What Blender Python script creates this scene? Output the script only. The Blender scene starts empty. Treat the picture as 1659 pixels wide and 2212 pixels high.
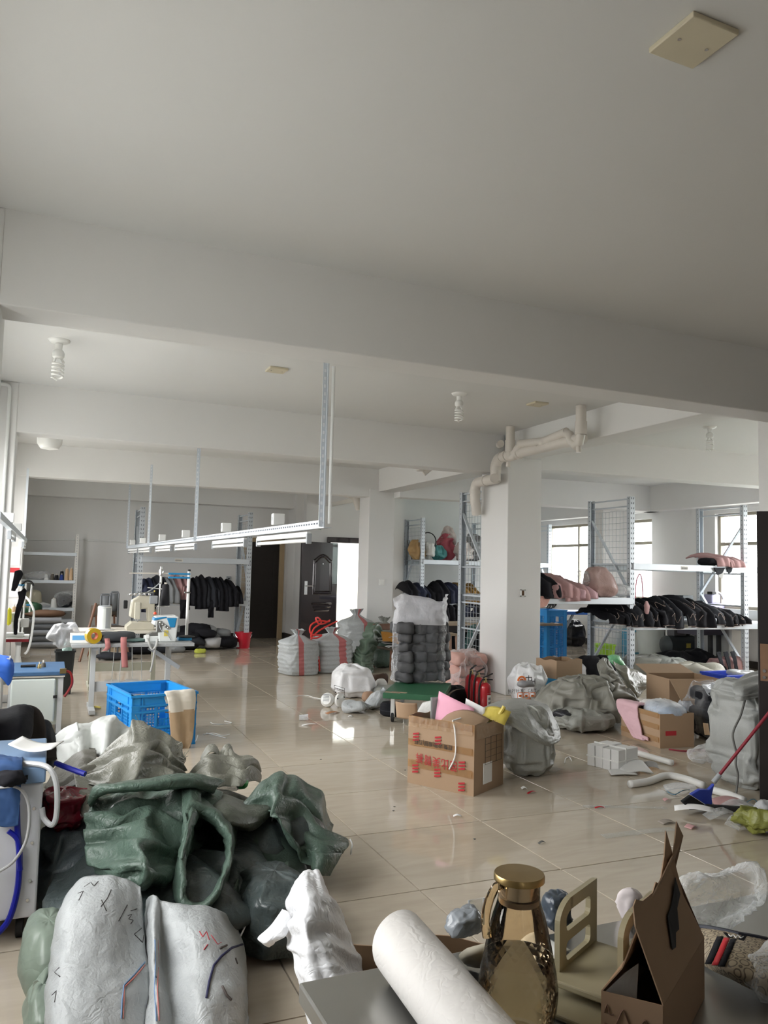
import bpy, bmesh, math, random
import numpy as np
from mathutils import Vector, Matrix, noise
C = bpy.context.scene.collection
SC = bpy.context.scene
random.seed(7)
PI = math.pi

# ------------------------------------------------------------------ camera
IW, IH, FPX, CAMH = 1659, 2212, 1705.0, 1.5
YAW, PITCH, ROLL = 0.39819, 0.07472, -0.02381
def cam_axes():
    cy, sy, cp, sp = math.cos(YAW), math.sin(YAW), math.cos(PITCH), math.sin(PITCH)
    f = np.array([sy*cp, cy*cp, sp]); r = np.array([cy, -sy, 0.0]); d = -np.cross(r, f)
    cr, sr = math.cos(ROLL), math.sin(ROLL)
    return cr*r + sr*d, -sr*r + cr*d, f
AX, AD, AF = cam_axes()
cam = bpy.data.objects.new('camera', bpy.data.cameras.new('camera'))
C.objects.link(cam)
cam.matrix_world = Matrix(((AX[0], -AD[0], -AF[0], 0), (AX[1], -AD[1], -AF[1], 0), (AX[2], -AD[2], -AF[2], CAMH), (0, 0, 0, 1)))
cam.data.sensor_fit = 'HORIZONTAL'; cam.data.sensor_width = 36.0
cam.data.lens = FPX/IW*36.0
cam.data.clip_start = 0.05; cam.data.clip_end = 300
SC.camera = cam

# ------------------------------------------------------------------ sky, exposure
SKY = 16.0
w = bpy.data.worlds.new('sky'); SC.world = w; w.use_nodes = True
nt = w.node_tree; nt.nodes.clear()
tc = nt.nodes.new('ShaderNodeTexCoord'); sep = nt.nodes.new('ShaderNodeSeparateXYZ')
rmp = nt.nodes.new('ShaderNodeValToRGB'); bg = nt.nodes.new('ShaderNodeBackground'); wo = nt.nodes.new('ShaderNodeOutputWorld')
mp = nt.nodes.new('ShaderNodeMath'); mp.operation = 'MULTIPLY_ADD'; mp.inputs[1].default_value = 0.5; mp.inputs[2].default_value = 0.5
nt.links.new(tc.outputs['Generated'], sep.inputs[0]); nt.links.new(sep.outputs['Z'], mp.inputs[0]); nt.links.new(mp.outputs[0], rmp.inputs[0])
nt.links.new(rmp.outputs[0], bg.inputs[0]); nt.links.new(bg.outputs[0], wo.inputs[0]); bg.inputs[1].default_value = SKY
cr = rmp.color_ramp
cr.elements[0].position = 0.0; cr.elements[0].color = (0.28, 0.27, 0.25, 1)
cr.elements[1].position = 1.0; cr.elements[1].color = (1.0, 0.99, 0.98, 1)
e = cr.elements.new(0.47); e.color = (0.40, 0.39, 0.37, 1)
e = cr.elements.new(0.52); e.color = (0.86, 0.853, 0.848, 1)
SC.view_settings.view_transform = 'Standard'; SC.view_settings.look = 'None'
SC.view_settings.gamma = 1.0; SC.view_settings.use_curve_mapping = False
SC.view_settings.exposure = 0.0
SC.cycles.use_denoising = True
SC.cycles.max_bounces = 10; SC.cycles.diffuse_bounces = 6; SC.cycles.glossy_bounces = 4
SC.cycles.transparent_max_bounces = 16; SC.cycles.transmission_bounces = 8
SC.cycles.caustics_reflective = False; SC.cycles.caustics_refractive = False
SC.cycles.sample_clamp_indirect = 6.0

# ------------------------------------------------------------------ where a sight line meets the floor, a plane, a wall
def ray(x, y): return AX*((x-IW/2)/FPX) + AD*((y-IH/2)/FPX) + AF
def P(x, y, z=0.0):
    d = ray(x, y); t = (z-CAMH)/d[2]; return Vector((d[0]*t, d[1]*t, z))
def PY(x, y, Y):
    d = ray(x, y); t = Y/d[1]; return Vector((d[0]*t, Y, CAMH+d[2]*t))
def PX(x, y, X):
    d = ray(x, y); t = X/d[0]; return Vector((X, d[1]*t, CAMH+d[2]*t))
def depth(p): return float(np.dot(AF, np.array([p[0], p[1], p[2]-CAMH])))
def S(px, p): return px*depth(p)/FPX
def zat(p, y, x=None):
    """height of the point above p's floor spot that is seen at picture row y"""
    lo, hi = 0.0, 3.6
    for _ in range(40):
        m = (lo+hi)/2; c = np.array([p[0], p[1], m-CAMH])
        yy = FPX*float(np.dot(AD, c))/float(np.dot(AF, c))+IH/2
        if yy > y: lo = m
        else: hi = m
    return (lo+hi)/2

# ------------------------------------------------------------------ materials
MATS = {}
def lk(t, a, b): t.links.new(a, b)
def M(name, col, rough=0.5, metal=0.0, var=0.08, vs=6.0, bump=0.0, bs=40.0, spec=0.5, crumple=0.0, cs=9.0, rand=0.0, emit=None, coat=0.0, alpha=1.0, sheen=0.0, trans=0.0, ior=1.45):
    if name in MATS: return MATS[name]
    m = bpy.data.materials.new(name); m.use_nodes = True; t = m.node_tree
    b = t.nodes['Principled BSDF']
    b.inputs['Roughness'].default_value = rough; b.inputs['Metallic'].default_value = metal
    b.inputs['Specular IOR Level'].default_value = spec; b.inputs['Coat Weight'].default_value = coat
    b.inputs['Alpha'].default_value = alpha; b.inputs['Sheen Weight'].default_value = sheen
    b.inputs['Transmission Weight'].default_value = trans; b.inputs['IOR'].default_value = ior
    tcn = t.nodes.new('ShaderNodeTexCoord')
    n = t.nodes.new('ShaderNodeTexNoise'); n.inputs['Scale'].default_value = vs; n.inputs['Detail'].default_value = 5
    lk(t, tcn.outputs['Object'], n.inputs['Vector'])
    mx = t.nodes.new('ShaderNodeMix'); mx.data_type = 'RGBA'
    c = Vector(col[:3])
    mx.inputs['A'].default_value = (*[max(0, v*(1-var)) for v in c], 1); mx.inputs['B'].default_value = (*[min(1, v*(1+var)) for v in c], 1)
    lk(t, n.outputs['Fac'], mx.inputs['Factor']); out = mx.outputs['Result']
    if rand > 0:
        oi = t.nodes.new('ShaderNodeObjectInfo'); hs = t.nodes.new('ShaderNodeHueSaturation')
        ma = t.nodes.new('ShaderNodeMath'); ma.operation = 'MULTIPLY_ADD'; ma.inputs[1].default_value = 2*rand; ma.inputs[2].default_value = 1-rand
        lk(t, oi.outputs['Random'], ma.inputs[0]); lk(t, ma.outputs[0], hs.inputs['Value']); lk(t, out, hs.inputs['Color']); out = hs.outputs['Color']
    lk(t, out, b.inputs['Base Color'])
    h = None
    if bump > 0 or crumple > 0:
        bp = t.nodes.new('ShaderNodeBump'); bp.inputs['Strength'].default_value = 1.0; bp.inputs['Distance'].default_value = 0.016
        if bump > 0:
            n2 = t.nodes.new('ShaderNodeTexNoise'); n2.inputs['Scale'].default_value = bs; n2.inputs['Detail'].default_value = 3
            lk(t, tcn.outputs['Object'], n2.inputs['Vector'])
            m2 = t.nodes.new('ShaderNodeMath'); m2.operation = 'MULTIPLY'; m2.inputs[1].default_value = bump; lk(t, n2.outputs['Fac'], m2.inputs[0]); h = m2.outputs[0]
        if crumple > 0:
            v = t.nodes.new('ShaderNodeTexVoronoi'); v.feature = 'DISTANCE_TO_EDGE'; v.inputs['Scale'].default_value = cs
            nn = t.nodes.new('ShaderNodeTexNoise'); nn.inputs['Scale'].default_value = cs*0.7; nn.inputs['Detail'].default_value = 3
            av = t.nodes.new('ShaderNodeMix'); av.data_type = 'RGBA'; av.blend_type = 'LINEAR_LIGHT'; av.inputs['Factor'].default_value = 0.25
            lk(t, tcn.outputs['Object'], nn.inputs['Vector']); lk(t, tcn.outputs['Object'], av.inputs['A']); lk(t, nn.outputs['Color'], av.inputs['B'])
            lk(t, av.outputs['Result'], v.inputs['Vector'])
            m3 = t.nodes.new('ShaderNodeMath'); m3.operation = 'MULTIPLY'; m3.inputs[1].default_value = crumple*1.6; lk(t, v.outputs['Distance'], m3.inputs[0])
            if h is None: h = m3.outputs[0]
            else:
                a = t.nodes.new('ShaderNodeMath'); a.operation = 'ADD'; lk(t, h, a.inputs[0]); lk(t, m3.outputs[0], a.inputs[1]); h = a.outputs[0]
        lk(t, h, bp.inputs['Height']); lk(t, bp.outputs['Normal'], b.inputs['Normal'])
    if emit:
        b.inputs['Emission Color'].default_value = (*emit[:3], 1); b.inputs['Emission Strength'].default_value = emit[3]
    MATS[name] = m; return m
def glass_pane(name, col=(0.965, 0.97, 0.972), refl=0.08):
    m = bpy.data.materials.new(name); m.use_nodes = True; t = m.node_tree; t.nodes.clear()
    tr = t.nodes.new('ShaderNodeBsdfTransparent'); tr.inputs[0].default_value = (*col, 1)
    g = t.nodes.new('ShaderNodeBsdfGlossy'); g.inputs['Roughness'].default_value = 0.02
    mx = t.nodes.new('ShaderNodeMixShader'); mx.inputs[0].default_value = refl
    o = t.nodes.new('ShaderNodeOutputMaterial')
    lk(t, tr.outputs[0], mx.inputs[1]); lk(t, g.outputs[0], mx.inputs[2]); lk(t, mx.outputs[0], o.inputs[0]); return m
def film(name, col=(0.9, 0.92, 0.93), a=0.3, rough=0.18, cs=14.0, crumple=0.5, fac=0.5):
    """clear plastic film: see-through with crinkled glossy highlights"""
    if name in MATS: return MATS[name]
    m = bpy.data.materials.new(name); m.use_nodes = True; t = m.node_tree; t.nodes.clear()
    tcn = t.nodes.new('ShaderNodeTexCoord')
    v = t.nodes.new('ShaderNodeTexNoise'); v.inputs['Scale'].default_value = cs; v.inputs['Detail'].default_value = 4
    lk(t, tcn.outputs['Object'], v.inputs['Vector'])
    bp = t.nodes.new('ShaderNodeBump'); bp.inputs['Strength'].default_value = crumple; bp.inputs['Distance'].default_value = 0.05
    lk(t, v.outputs['Fac'], bp.inputs['Height'])
    tr = t.nodes.new('ShaderNodeBsdfTransparent'); tr.inputs[0].default_value = (*col, 1)
    pb = t.nodes.new('ShaderNodeBsdfPrincipled'); pb.inputs['Base Color'].default_value = (*col, 1); pb.inputs['Roughness'].default_value = rough
    lk(t, bp.outputs['Normal'], pb.inputs['Normal'])
    lw = t.nodes.new('ShaderNodeLayerWeight'); lw.inputs['Blend'].default_value = 0.35; lk(t, bp.outputs['Normal'], lw.inputs['Normal'])
    ma = t.nodes.new('ShaderNodeMath'); ma.operation = 'MULTIPLY_ADD'; ma.inputs[1].default_value = fac; ma.inputs[2].default_value = a; ma.use_clamp = True
    lk(t, lw.outputs['Facing'], ma.inputs[0])
    mx = t.nodes.new('ShaderNodeMixShader'); o = t.nodes.new('ShaderNodeOutputMaterial')
    lk(t, ma.outputs[0], mx.inputs[0]); lk(t, tr.outputs[0], mx.inputs[1]); lk(t, pb.outputs[0], mx.inputs[2]); lk(t, mx.outputs[0], o.inputs[0])
    MATS[name] = m; return m
def tile_mat():
    m = bpy.data.materials.new('polished_tile'); m.use_nodes = True; t = m.node_tree; b = t.nodes['Principled BSDF']
    b.inputs['Roughness'].default_value = 0.07; b.inputs['Specular IOR Level'].default_value = 0.6
    tcn = t.nodes.new('ShaderNodeTexCoord'); oi = t.nodes.new('ShaderNodeObjectInfo')
    mpn = t.nodes.new('ShaderNodeMapping'); mpn.inputs['Scale'].default_value = (1.2, 6.0, 1)
    cx = t.nodes.new('ShaderNodeCombineXYZ'); mu = t.nodes.new('ShaderNodeMath'); mu.operation = 'MULTIPLY'; mu.inputs[1].default_value = 50
    lk(t, oi.outputs['Random'], mu.inputs[0])
    for i in range(3): lk(t, mu.outputs[0], cx.inputs[i])
    lk(t, cx.outputs[0], mpn.inputs['Location']); lk(t, tcn.outputs['Object'], mpn.inputs['Vector'])
    n = t.nodes.new('ShaderNodeTexNoise'); n.inputs['Scale'].default_value = 2.2; n.inputs['Detail'].default_value = 7; n.inputs['Distortion'].default_value = 1.0
    lk(t, mpn.outputs[0], n.inputs['Vector'])
    r = t.nodes.new('ShaderNodeValToRGB'); lk(t, n.outputs['Fac'], r.inputs[0])
    r.color_ramp.elements[0].position = 0.3; r.color_ramp.elements[0].color = (0.475, 0.41, 0.325, 1)
    r.color_ramp.elements[1].position = 0.72; r.color_ramp.elements[1].color = (0.535, 0.47, 0.38, 1)
    hs = t.nodes.new('ShaderNodeHueSaturation'); ma = t.nodes.new('ShaderNodeMath'); ma.operation = 'MULTIPLY_ADD'; ma.inputs[1].default_value = 0.1; ma.inputs[2].default_value = 0.95
    lk(t, oi.outputs['Random'], ma.inputs[0]); lk(t, ma.outputs[0], hs.inputs['Value']); lk(t, r.outputs[0], hs.inputs['Color']); lk(t, hs.outputs[0], b.inputs['Base Color'])
    n3 = t.nodes.new('ShaderNodeTexNoise'); n3.inputs['Scale'].default_value = 3.0; lk(t, tcn.outputs['Object'], n3.inputs['Vector'])
    r3 = t.nodes.new('ShaderNodeMapRange'); r3.inputs['To Min'].default_value = 0.03; r3.inputs['To Max'].default_value = 0.08; lk(t, n3.outputs['Fac'], r3.inputs[0]); lk(t, r3.outputs[0], b.inputs['Roughness'])
    return m

# ------------------------------------------------------------------ mesh helpers
def rotm(rx=0, ry=0, rz=0): return Matrix.Rotation(rz, 3, 'Z') @ Matrix.Rotation(ry, 3, 'Y') @ Matrix.Rotation(rx, 3, 'X')
class MB:
    def __init__(s): s.v = []; s.f = []; s.m = []; s.uv = None
    def add(s, v, f, mi=0):
        k = len(s.v); s.v += [tuple(a) for a in v]; s.f += [tuple(i+k for i in q) for q in f]; s.m += [mi]*len(f); return s
    def box(s, c, d, r=None, mi=0):
        c = Vector(c); h = Vector(d)/2; vs = []
        for x in (-1, 1):
            for y in (-1, 1):
                for z in (-1, 1):
                    p = Vector((x*h.x, y*h.y, z*h.z)); vs.append(c+(r @ p if r else p))
        return s.add(vs, [(0, 1, 3, 2), (4, 6, 7, 5), (0, 4, 5, 1), (2, 3, 7, 6), (0, 2, 6, 4), (1, 5, 7, 3)], mi)
    def lo(s, a, b, mi=0):
        a, b = Vector(a), Vector(b); return s.box((a+b)/2, (abs(b.x-a.x), abs(b.y-a.y), abs(b.z-a.z)), None, mi)
    def bar(s, a, b, w, h=None, up=(0, 0, 1), mi=0):
        """rectangular bar from a to b; w across, h along up"""
        h = h or w; a, b = Vector(a), Vector(b); d = (b-a).normalized(); u = Vector(up)
        if abs(d.dot(u)) > 0.98: u = Vector((0, 1, 0))
        x = d.cross(u).normalized(); u = x.cross(d).normalized(); vs = []
        for p in (a, b):
            for i, j in ((-1, -1), (1, -1), (1, 1), (-1, 1)): vs.append(p+x*i*w/2+u*j*h/2)
        return s.add(vs, [(3, 2, 1, 0), (4, 5, 6, 7), (0, 1, 5, 4), (1, 2, 6, 5), (2, 3, 7, 6), (3, 0, 4, 7)], mi)
    def tube(s, pts, r, n=8, mi=0, caps=True, closed=False):
        pts = [Vector(p) for p in pts]; N = len(pts); rs = r if hasattr(r, '__len__') else [r]*N
        vs = []; fs = []; x = None
        for i, p in enumerate(pts):
            if closed: d = pts[(i+1) % N]-pts[i-1]
            else: d = pts[min(i+1, N-1)]-pts[max(i-1, 0)]
            d = d.normalized() if d.length > 1e-9 else Vector((0, 0, 1))
            if x is None:
                u = Vector((0, 0, 1)) if abs(d.z) < 0.9 else Vector((1, 0, 0)); x = d.cross(u).normalized()
            else: x = (x-d*x.dot(d)).normalized()
            y = d.cross(x)
            for k in range(n):
                a = 2*PI*k/n; vs.append(p+(x*math.cos(a)+y*math.sin(a))*rs[i])
        for i in range(N if closed else N-1):
            for k in range(n):
                a, b = i*n+k, i*n+(k+1) % n; c, d2 = ((i+1) % N)*n+(k+1) % n, ((i+1) % N)*n+k; fs.append((a, b, c, d2))
        if caps and not closed: fs.append(tuple(reversed(range(n)))); fs.append(tuple((N-1)*n+k for k in range(n)))
        return s.add(vs, fs, mi)
    def lathe(s, prof, c=(0, 0, 0), n=24, mi=0, axis=None, capb=True, capt=True):
        """profile of (radius, height) turned about z (or about axis from c)"""
        c = Vector(c); R = Vector((0, 0, 1)).rotation_difference(Vector(axis)).to_matrix() if axis else None
        vs = []; fs = []
        for (r, z) in prof:
            for k in range(n):
                a = 2*PI*k/n; p = Vector((r*math.cos(a), r*math.sin(a), z)); vs.append(c+(R @ p if R else p))
        for i in range(len(prof)-1):
            for k in range(n): fs.append((i*n+k, i*n+(k+1) % n, (i+1)*n+(k+1) % n, (i+1)*n+k))
        if capb and prof[0][0] > 1e-6: fs.append(tuple(reversed(range(n))))
        if capt and prof[-1][0] > 1e-6: fs.append(tuple((len(prof)-1)*n+k for k in range(n)))
        return s.add(vs, fs, mi)
    def prism(s, poly, a, b, mi=0, f=None):
        """polygon of (u, v) pushed from depth a to b; f maps (u, v, depth) to a point"""
        f = f or (lambda u, v, d: (u, v, d)); n = len(poly)
        vs = [f(u, v, a) for u, v in poly]+[f(u, v, b) for u, v in poly]
        fs = [tuple(reversed(range(n))), tuple(range(n, 2*n))]+[(i, (i+1) % n, n+(i+1) % n, n+i) for i in range(n)]
        return s.add(vs, fs, mi)
    def grid(s, A, mi=0, cu=False, cv=False):
        A = np.asarray(A); n, m = A.shape[:2]; k = []
        for i in range(n if cu else n-1):
            for j in range(m if cv else m-1):
                i2, j2 = (i+1) % n, (j+1) % m; k.append((i*m+j, i*m+j2, i2*m+j2, i2*m+j))
        return s.add(A.reshape(-1, 3).tolist(), k, mi)
    def build(s, name, mat, parent=None, o=None, bev=0, sub=0, smooth=35, thick=0, off=0):
        me = bpy.data.meshes.new(name); vs = s.v
        if o is not None: ox, oy, oz = o; vs = [(a[0]-ox, a[1]-oy, a[2]-oz) for a in vs]
        me.from_pydata(vs, [], s.f); mats = mat if isinstance(mat, (list, tuple)) else [mat]
        for x in mats: me.materials.append(x)
        if len(mats) > 1: me.polygons.foreach_set('material_index', s.m)
        bm = bmesh.new(); bm.from_mesh(me); bmesh.ops.recalc_face_normals(bm, faces=bm.faces); bm.to_mesh(me); bm.free()
        if smooth:
            me.polygons.foreach_set('use_smooth', [True]*len(me.polygons))
            if smooth < 180: me.set_sharp_from_angle(angle=math.radians(smooth))
        ob = bpy.data.objects.new(name, me); C.objects.link(ob)
        if parent is not None: ob.parent = parent
        if o is not None: ob.location = o
        if thick:
            q = ob.modifiers.new('thick', 'SOLIDIFY'); q.thickness = thick; q.offset = off
        if bev:
            q = ob.modifiers.new('bevel', 'BEVEL'); q.width = bev; q.segments = 2; q.limit_method = 'ANGLE'; q.angle_limit = math.radians(40)
        if sub:
            q = ob.modifiers.new('sub', 'SUBSURF'); q.levels = sub; q.render_levels = sub
        return ob
def tag(o, label=None, cat=None, group=None, kind=None):
    if label: o['label'] = label
    if cat: o['category'] = cat
    if group: o['group'] = group
    if kind: o['kind'] = kind
    return o
def thing(name, label, cat, loc=(0, 0, 0), rz=0.0, group=None, rx=0.0, ry=0.0):
    o = bpy.data.objects.new(name, None); C.objects.link(o); o.empty_display_size = 0.1
    o.location = loc; o.rotation_euler = (rx, ry, rz); return tag(o, label, cat, group)
def dup(root, loc, rz=None, label=None, group=None, scale=None):
    r = root.copy(); C.objects.link(r); r.location = loc
    if rz is not None: r.rotation_euler = (0, 0, rz)
    if label: r['label'] = label
    if group: r['group'] = group
    if scale: r.scale = scale
    for ch in list(root.children):
        c = ch.copy(); C.objects.link(c); c.parent = r
        for g in list(ch.children):
            d = g.copy(); C.objects.link(d); d.parent = c
    return r
def struct(mb, name, mat, **k): return tag(mb.build(name, mat, **k), kind='structure')
def arc(c, r, a0, a1, n, ax=(1, 0, 0), ay=(0, 0, 1)):
    c, ax, ay = Vector(c), Vector(ax), Vector(ay)
    return [c+ax*r*math.cos(a0+(a1-a0)*i/n)+ay*r*math.sin(a0+(a1-a0)*i/n) for i in range(n+1)]
def spline(pts, n=8):
    """smooth line through the points"""
    pts = [np.array(p, float) for p in pts]; out = []
    for i in range(len(pts)-1):
        a, b, c, d = pts[max(i-1, 0)], pts[i], pts[i+1], pts[min(i+2, len(pts)-1)]
        for k in range(n):
            t = k/n; out.append(0.5*((2*b)+(c-a)*t+(2*a-5*b+4*c-d)*t*t+(3*b-a-3*c+d)*t**3))
    out.append(pts[-1]); return [Vector(p) for p in out]
def nz(p, seed=0, s=1.0): return noise.noise(Vector((p[0]*s+seed*7.3, p[1]*s+seed*3.1, p[2]*s-seed*5.7)))
ROTS = [Matrix.Rotation(0.6, 3, 'X') @ Matrix.Rotation(0.9, 3, 'Z'), Matrix.Rotation(1.9, 3, 'Y') @ Matrix.Rotation(-0.5, 3, 'X'), Matrix.Rotation(-1.1, 3, 'Z') @ Matrix.Rotation(0.8, 3, 'Y'), Matrix.Rotation(2.3, 3, 'X') @ Matrix.Rotation(0.3, 3, 'Z')]
def fold(p, seed=0, s=1.0, oct=3):
    """cloth-like creases: long sharp ridges running in several directions"""
    t = 0.0; a = 1.0; q0 = Vector((p[0]*s+seed*7.3, p[1]*s+seed*3.1, p[2]*s-seed*5.7)); q0 = q0+noise.noise_vector(q0*.5)*.6; f = 1.0
    for i in range(oct):
        q = ROTS[(i+seed) % 4] @ q0*f; q.x *= .38
        r = 1.0-min(1.0, abs(noise.noise(q))*2.6); t += a*(r*r*1.15-.33)*(1 if i != 2 else -1); f *= 1.9; a *= 0.5
    return t
# ------------------------------------------------------------------ setting
HC, HB = 3.3, 2.8
WALL = M('wall_paint', (0.73, 0.725, 0.715), 0.62, var=0.03, vs=1.3, bump=0.12, bs=6)
CEIL = M('ceiling_paint', (0.70, 0.70, 0.69), 0.7, var=0.045, vs=0.7, bump=0.08, bs=3)
GROUT = M('grout', (0.27, 0.24, 0.20), 0.8)
ALU = M('champagne_frame', (0.33, 0.30, 0.24), 0.4, 0.3)
PANE = glass_pane('window_glass')
TILE = tile_mat()
DARKBASE = M('dark_baseboard', (0.03, 0.027, 0.025), 0.3)
# floor with separate tiles
floor = struct(MB().lo((-0.8, -6.0, -0.16), (11.2, 18.4, -0.006)), 'floor', GROUT, smooth=0)
tm = None; TX, TY, X0, Y0 = 0.80, 0.82, 1.69, 3.47
far = MB(); g = 0.0035
for i in range(-4, 13):
    for j in range(-11, 18):
        x, y = X0+TX*i, Y0+TY*j
        x1, y1 = min(x+TX, 11.1), min(y+TY, 18.3); x0, y0 = max(x, -0.75), max(y, -5.95)
        if x1-x0 < 0.05 or y1-y0 < 0.05: continue
        full = x1-x0 > TX-0.01 and y1-y0 > TY-0.01
        seen = full and 1.3 < y < 13.4 and -1.0 < x < 0.86*y+2.2
        if seen:
            if tm is None:
                t = MB().box((0, 0, -0.004), (TX-2*g, TY-2*g, 0.008)).build('tile', TILE, floor, smooth=0, bev=0.0012); tm = t
            else:
                t = tm.copy(); C.objects.link(t); t.parent = floor
            t.location = (x+TX/2, y+TY/2, random.uniform(-0.0004, 0.0004))
        else: far.lo((x0+g, y0+g, -0.008), (x1-g, y1-g, 0.0))
tag(far.build('tile_field', TILE, floor, smooth=0), kind='stuff')
struct(MB().lo((-0.9, -6.1, HC), (11.3, 17.0, HC+0.15)), 'ceiling', CEIL, smooth=0)
def wall_open(axis, at, thick, a0, a1, z0, z1, holes):
    """wall slab across axis at `at` with rectangular holes (a, b, zlow, zhigh)"""
    mb = MB(); hs = sorted(holes)
    def blk(p, q, zl, zh):
        if q-p < 1e-4 or zh-zl < 1e-4: return
        if axis == 'x': mb.lo((at, p, zl), (at+thick, q, zh))
        else: mb.lo((p, at, zl), (q, at+thick, zh))
    c = a0
    for (p, q, zl, zh) in hs: blk(c, p, z0, z1); blk(p, q, z0, zl); blk(p, q, zh, z1); c = q
    blk(c, a1, z0, z1); return mb
LW = [(-4.5, -3.2, 0.95, 2.72), (1.6, 3.9, 0.95, 2.72), (5.05, 8.3, 0.95, 2.72), (9.3, 12.7, 0.95, 2.72), (14.0, 15.2, 0.95, 2.72)]  # last opening is unseen, added to brighten the far bay
RW = [(4.9, 6.9, 0.98, 2.68), (7.3, 10.86, 0.98, 2.68), (12.5, 13.3, 1.05, 2.68), (13.9, 16.1, 1.05, 2.68)]
struct(wall_open('x', -0.99, 0.24, -6.1, 17.0, 0, HC, LW), 'wall_left', WALL, smooth=0)
struct(wall_open('x', 11.1, 0.24, -6.1, 17.0, 0, HC, RW), 'wall_right', WALL, smooth=0)
struct(MB().lo((5.7, 4.25, 0), (11.3, 4.45, HC)), 'wall_front_right', WALL, smooth=0)
struct(MB().lo((-0.99, -6.2, 0), (11.3, -6.0, HC)), 'wall_front', WALL, smooth=0)
struct(wall_open('y', 16.75, 0.22, -0.99, 5.0, 0, HC, [(3.86, 4.62, 0.0, 2.08)]), 'wall_back', WALL, smooth=0)
struct(wall_open('y', 16.0, 0.2, 4.95, 7.0, 0, HC, [(5.5, 6.42, 0.0, 2.12)]), 'wall_back_entrance', WALL, smooth=0)
struct(MB().lo((4.78, 16.2, 0), (5.0, 16.97, HC)), 'wall_back_return', WALL, smooth=0)
struct(MB().lo((7.0, 16.0, 0), (7.2, 16.97, HC)).lo((7.0, 16.75, 0), (11.3, 16.97, HC)), 'wall_back_right', WALL, smooth=0)
def beam(name, xl, yl, xr, yr, zb, dep):
    poly = [(xl, yl), (xr, yr), (xr, yr+dep), (xl, yl+dep)]
    return struct(MB().prism(poly, zb, HC+0.02), name, WALL, smooth=0, bev=0.008)
beam('beam', -0.9, 4.355, 6.1, 4.45, 2.8, 0.28)
beam('beam', -0.9, 8.62, 5.37, 8.78, 2.8, 0.26)
beam('beam', 5.6, 8.56, 11.2, 8.28, 2.86, 0.3)
beam('beam', -0.9, 13.04, 5.3, 12.87, 2.8, 0.27)
beam('beam', 5.6, 12.62, 11.2, 12.24, 2.8, 0.3)
beam('beam', -0.9, 16.5, 4.98, 16.35, 2.79, 0.45)
def beam_y(x0, x1, y0, y1, zb): return struct(MB().lo((x0, y0, zb), (x1, y1, HC+0.02)), 'beam', WALL, smooth=0, bev=0.008)
beam_y(5.34, 5.68, 4.6, 8.7, 2.98); beam_y(5.3, 5.66, 9.0, 13.0, 2.9); beam_y(10.85, 11.2, 8.4, 17.0, 2.8)
beam_y(5.2, 5.55, 13.0, 16.1, 2.86)
def column(x0, x1, y0, y1, z=HC): return struct(MB().lo((x0, y0, 0), (x1, y1, z)), 'column', WALL, smooth=0, bev=0.012)
column(5.28, 5.78, 8.53, 9.2, 2.985); column(5.13, 5.62, 12.87, 13.35, 2.95); column(5.55, 6.1, 4.43, 4.95); column(9.96, 10.68, 12.58, 13.05)
for y0, xr in ((4.355, -0.30), (8.62, -0.375), (13.04, -0.385), (16.5, -0.47)):
    struct(MB().lo((-0.8, y0, 0), (xr, y0+0.45, HC)), 'column', WALL, smooth=0, bev=0.01)
struct(MB().lo((-0.75, 16.735, 0), (3.8, 16.752, 0.12)), 'baseboard_back', DARKBASE, smooth=0)
struct(MB().lo((4.63, 16.735, 0), (4.78, 16.752, 0.12)).lo((4.76, 16.2, 0), (4.782, 16.75, 0.12)).lo((4.9, 15.985, 0), (5.5, 16.002, 0.12)), 'baseboard_entrance', DARKBASE, smooth=0)
struct(MB().lo((11.085, 4.45, 0), (11.1, 16.7, 0.12)), 'baseboard_right', DARKBASE, smooth=0)
# windows
def window(n, x, y0, y1, z0, z1, mull, tr=None):
    t = thing('window_%d' % n, None, None, (x, (y0+y1)/2, z0)); t['kind'] = 'structure'
    w_, h_ = y1-y0, z1-z0; hw = w_/2; mb = MB(); f = 0.055
    mb.lo((-.04, -hw, 0), (.04, hw, f)).lo((-.04, -hw, h_-f), (.04, hw, h_)).lo((-.04, -hw, 0), (.04, -hw+f, h_)).lo((-.04, hw-f, 0), (.04, hw, h_))
    tr = tr or h_*0.68
    mb.lo((-.035, -hw, tr), (.035, hw, tr+0.06))
    ys = [-hw+w_*k/mull for k in range(1, mull)]
    for q in ys: mb.lo((-.033, q-.028, 0), (.033, q+.028, h_))
    fr = mb.build('frame', ALU, t, smooth=0, bev=0.004)
    es = [-hw]+ys+[hw]
    for a, b in zip(es[:-1], es[1:]):
        for zl, zh in ((f, tr), (tr+0.06, h_-f)):
            MB().lo((-.004, a+.03, zl), (.004, b-.03, zh)).build('pane', PANE, t, smooth=0)
for i, (a, b, zl, zh) in enumerate(LW): window(i+1, -0.87, a, b, zl, zh, 3)
for i, (a, b, zl, zh) in enumerate(RW): window(i+6, 11.22, a, b, zl, zh, 1 if b-a < 1.2 else 2, 1.12)
# outside: yard below and the pale block across it
struct(MB().lo((-60, -60, -7.2), (80, 80, -7.0)), 'ground_outside', M('yard_concrete', (0.36, 0.36, 0.34), 0.9), smooth=0)
bl = tag(MB().lo((24, 2, -7), (30, 14, 3.2)).lo((23.8, 1.8, 3.2), (30.2, 14.2, 3.5)).build('building', M('mint_render', (0.62, 0.78, 0.74), 0.8), smooth=0), 'pale mint building seen through the far window', 'building')
# hall beyond the entrance: a lit passage open to the sky on one side
struct(MB().lo((4.4, 18.25, 0), (9.0, 18.4, 3.0)), 'wall_passage', M('passage_paint', (0.86, 0.90, 0.85), 0.5), smooth=0)
struct(MB().lo((4.3, 16.97, 0), (4.4, 18.4, 3.0)), 'wall_passage_left', WALL, smooth=0)
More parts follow.
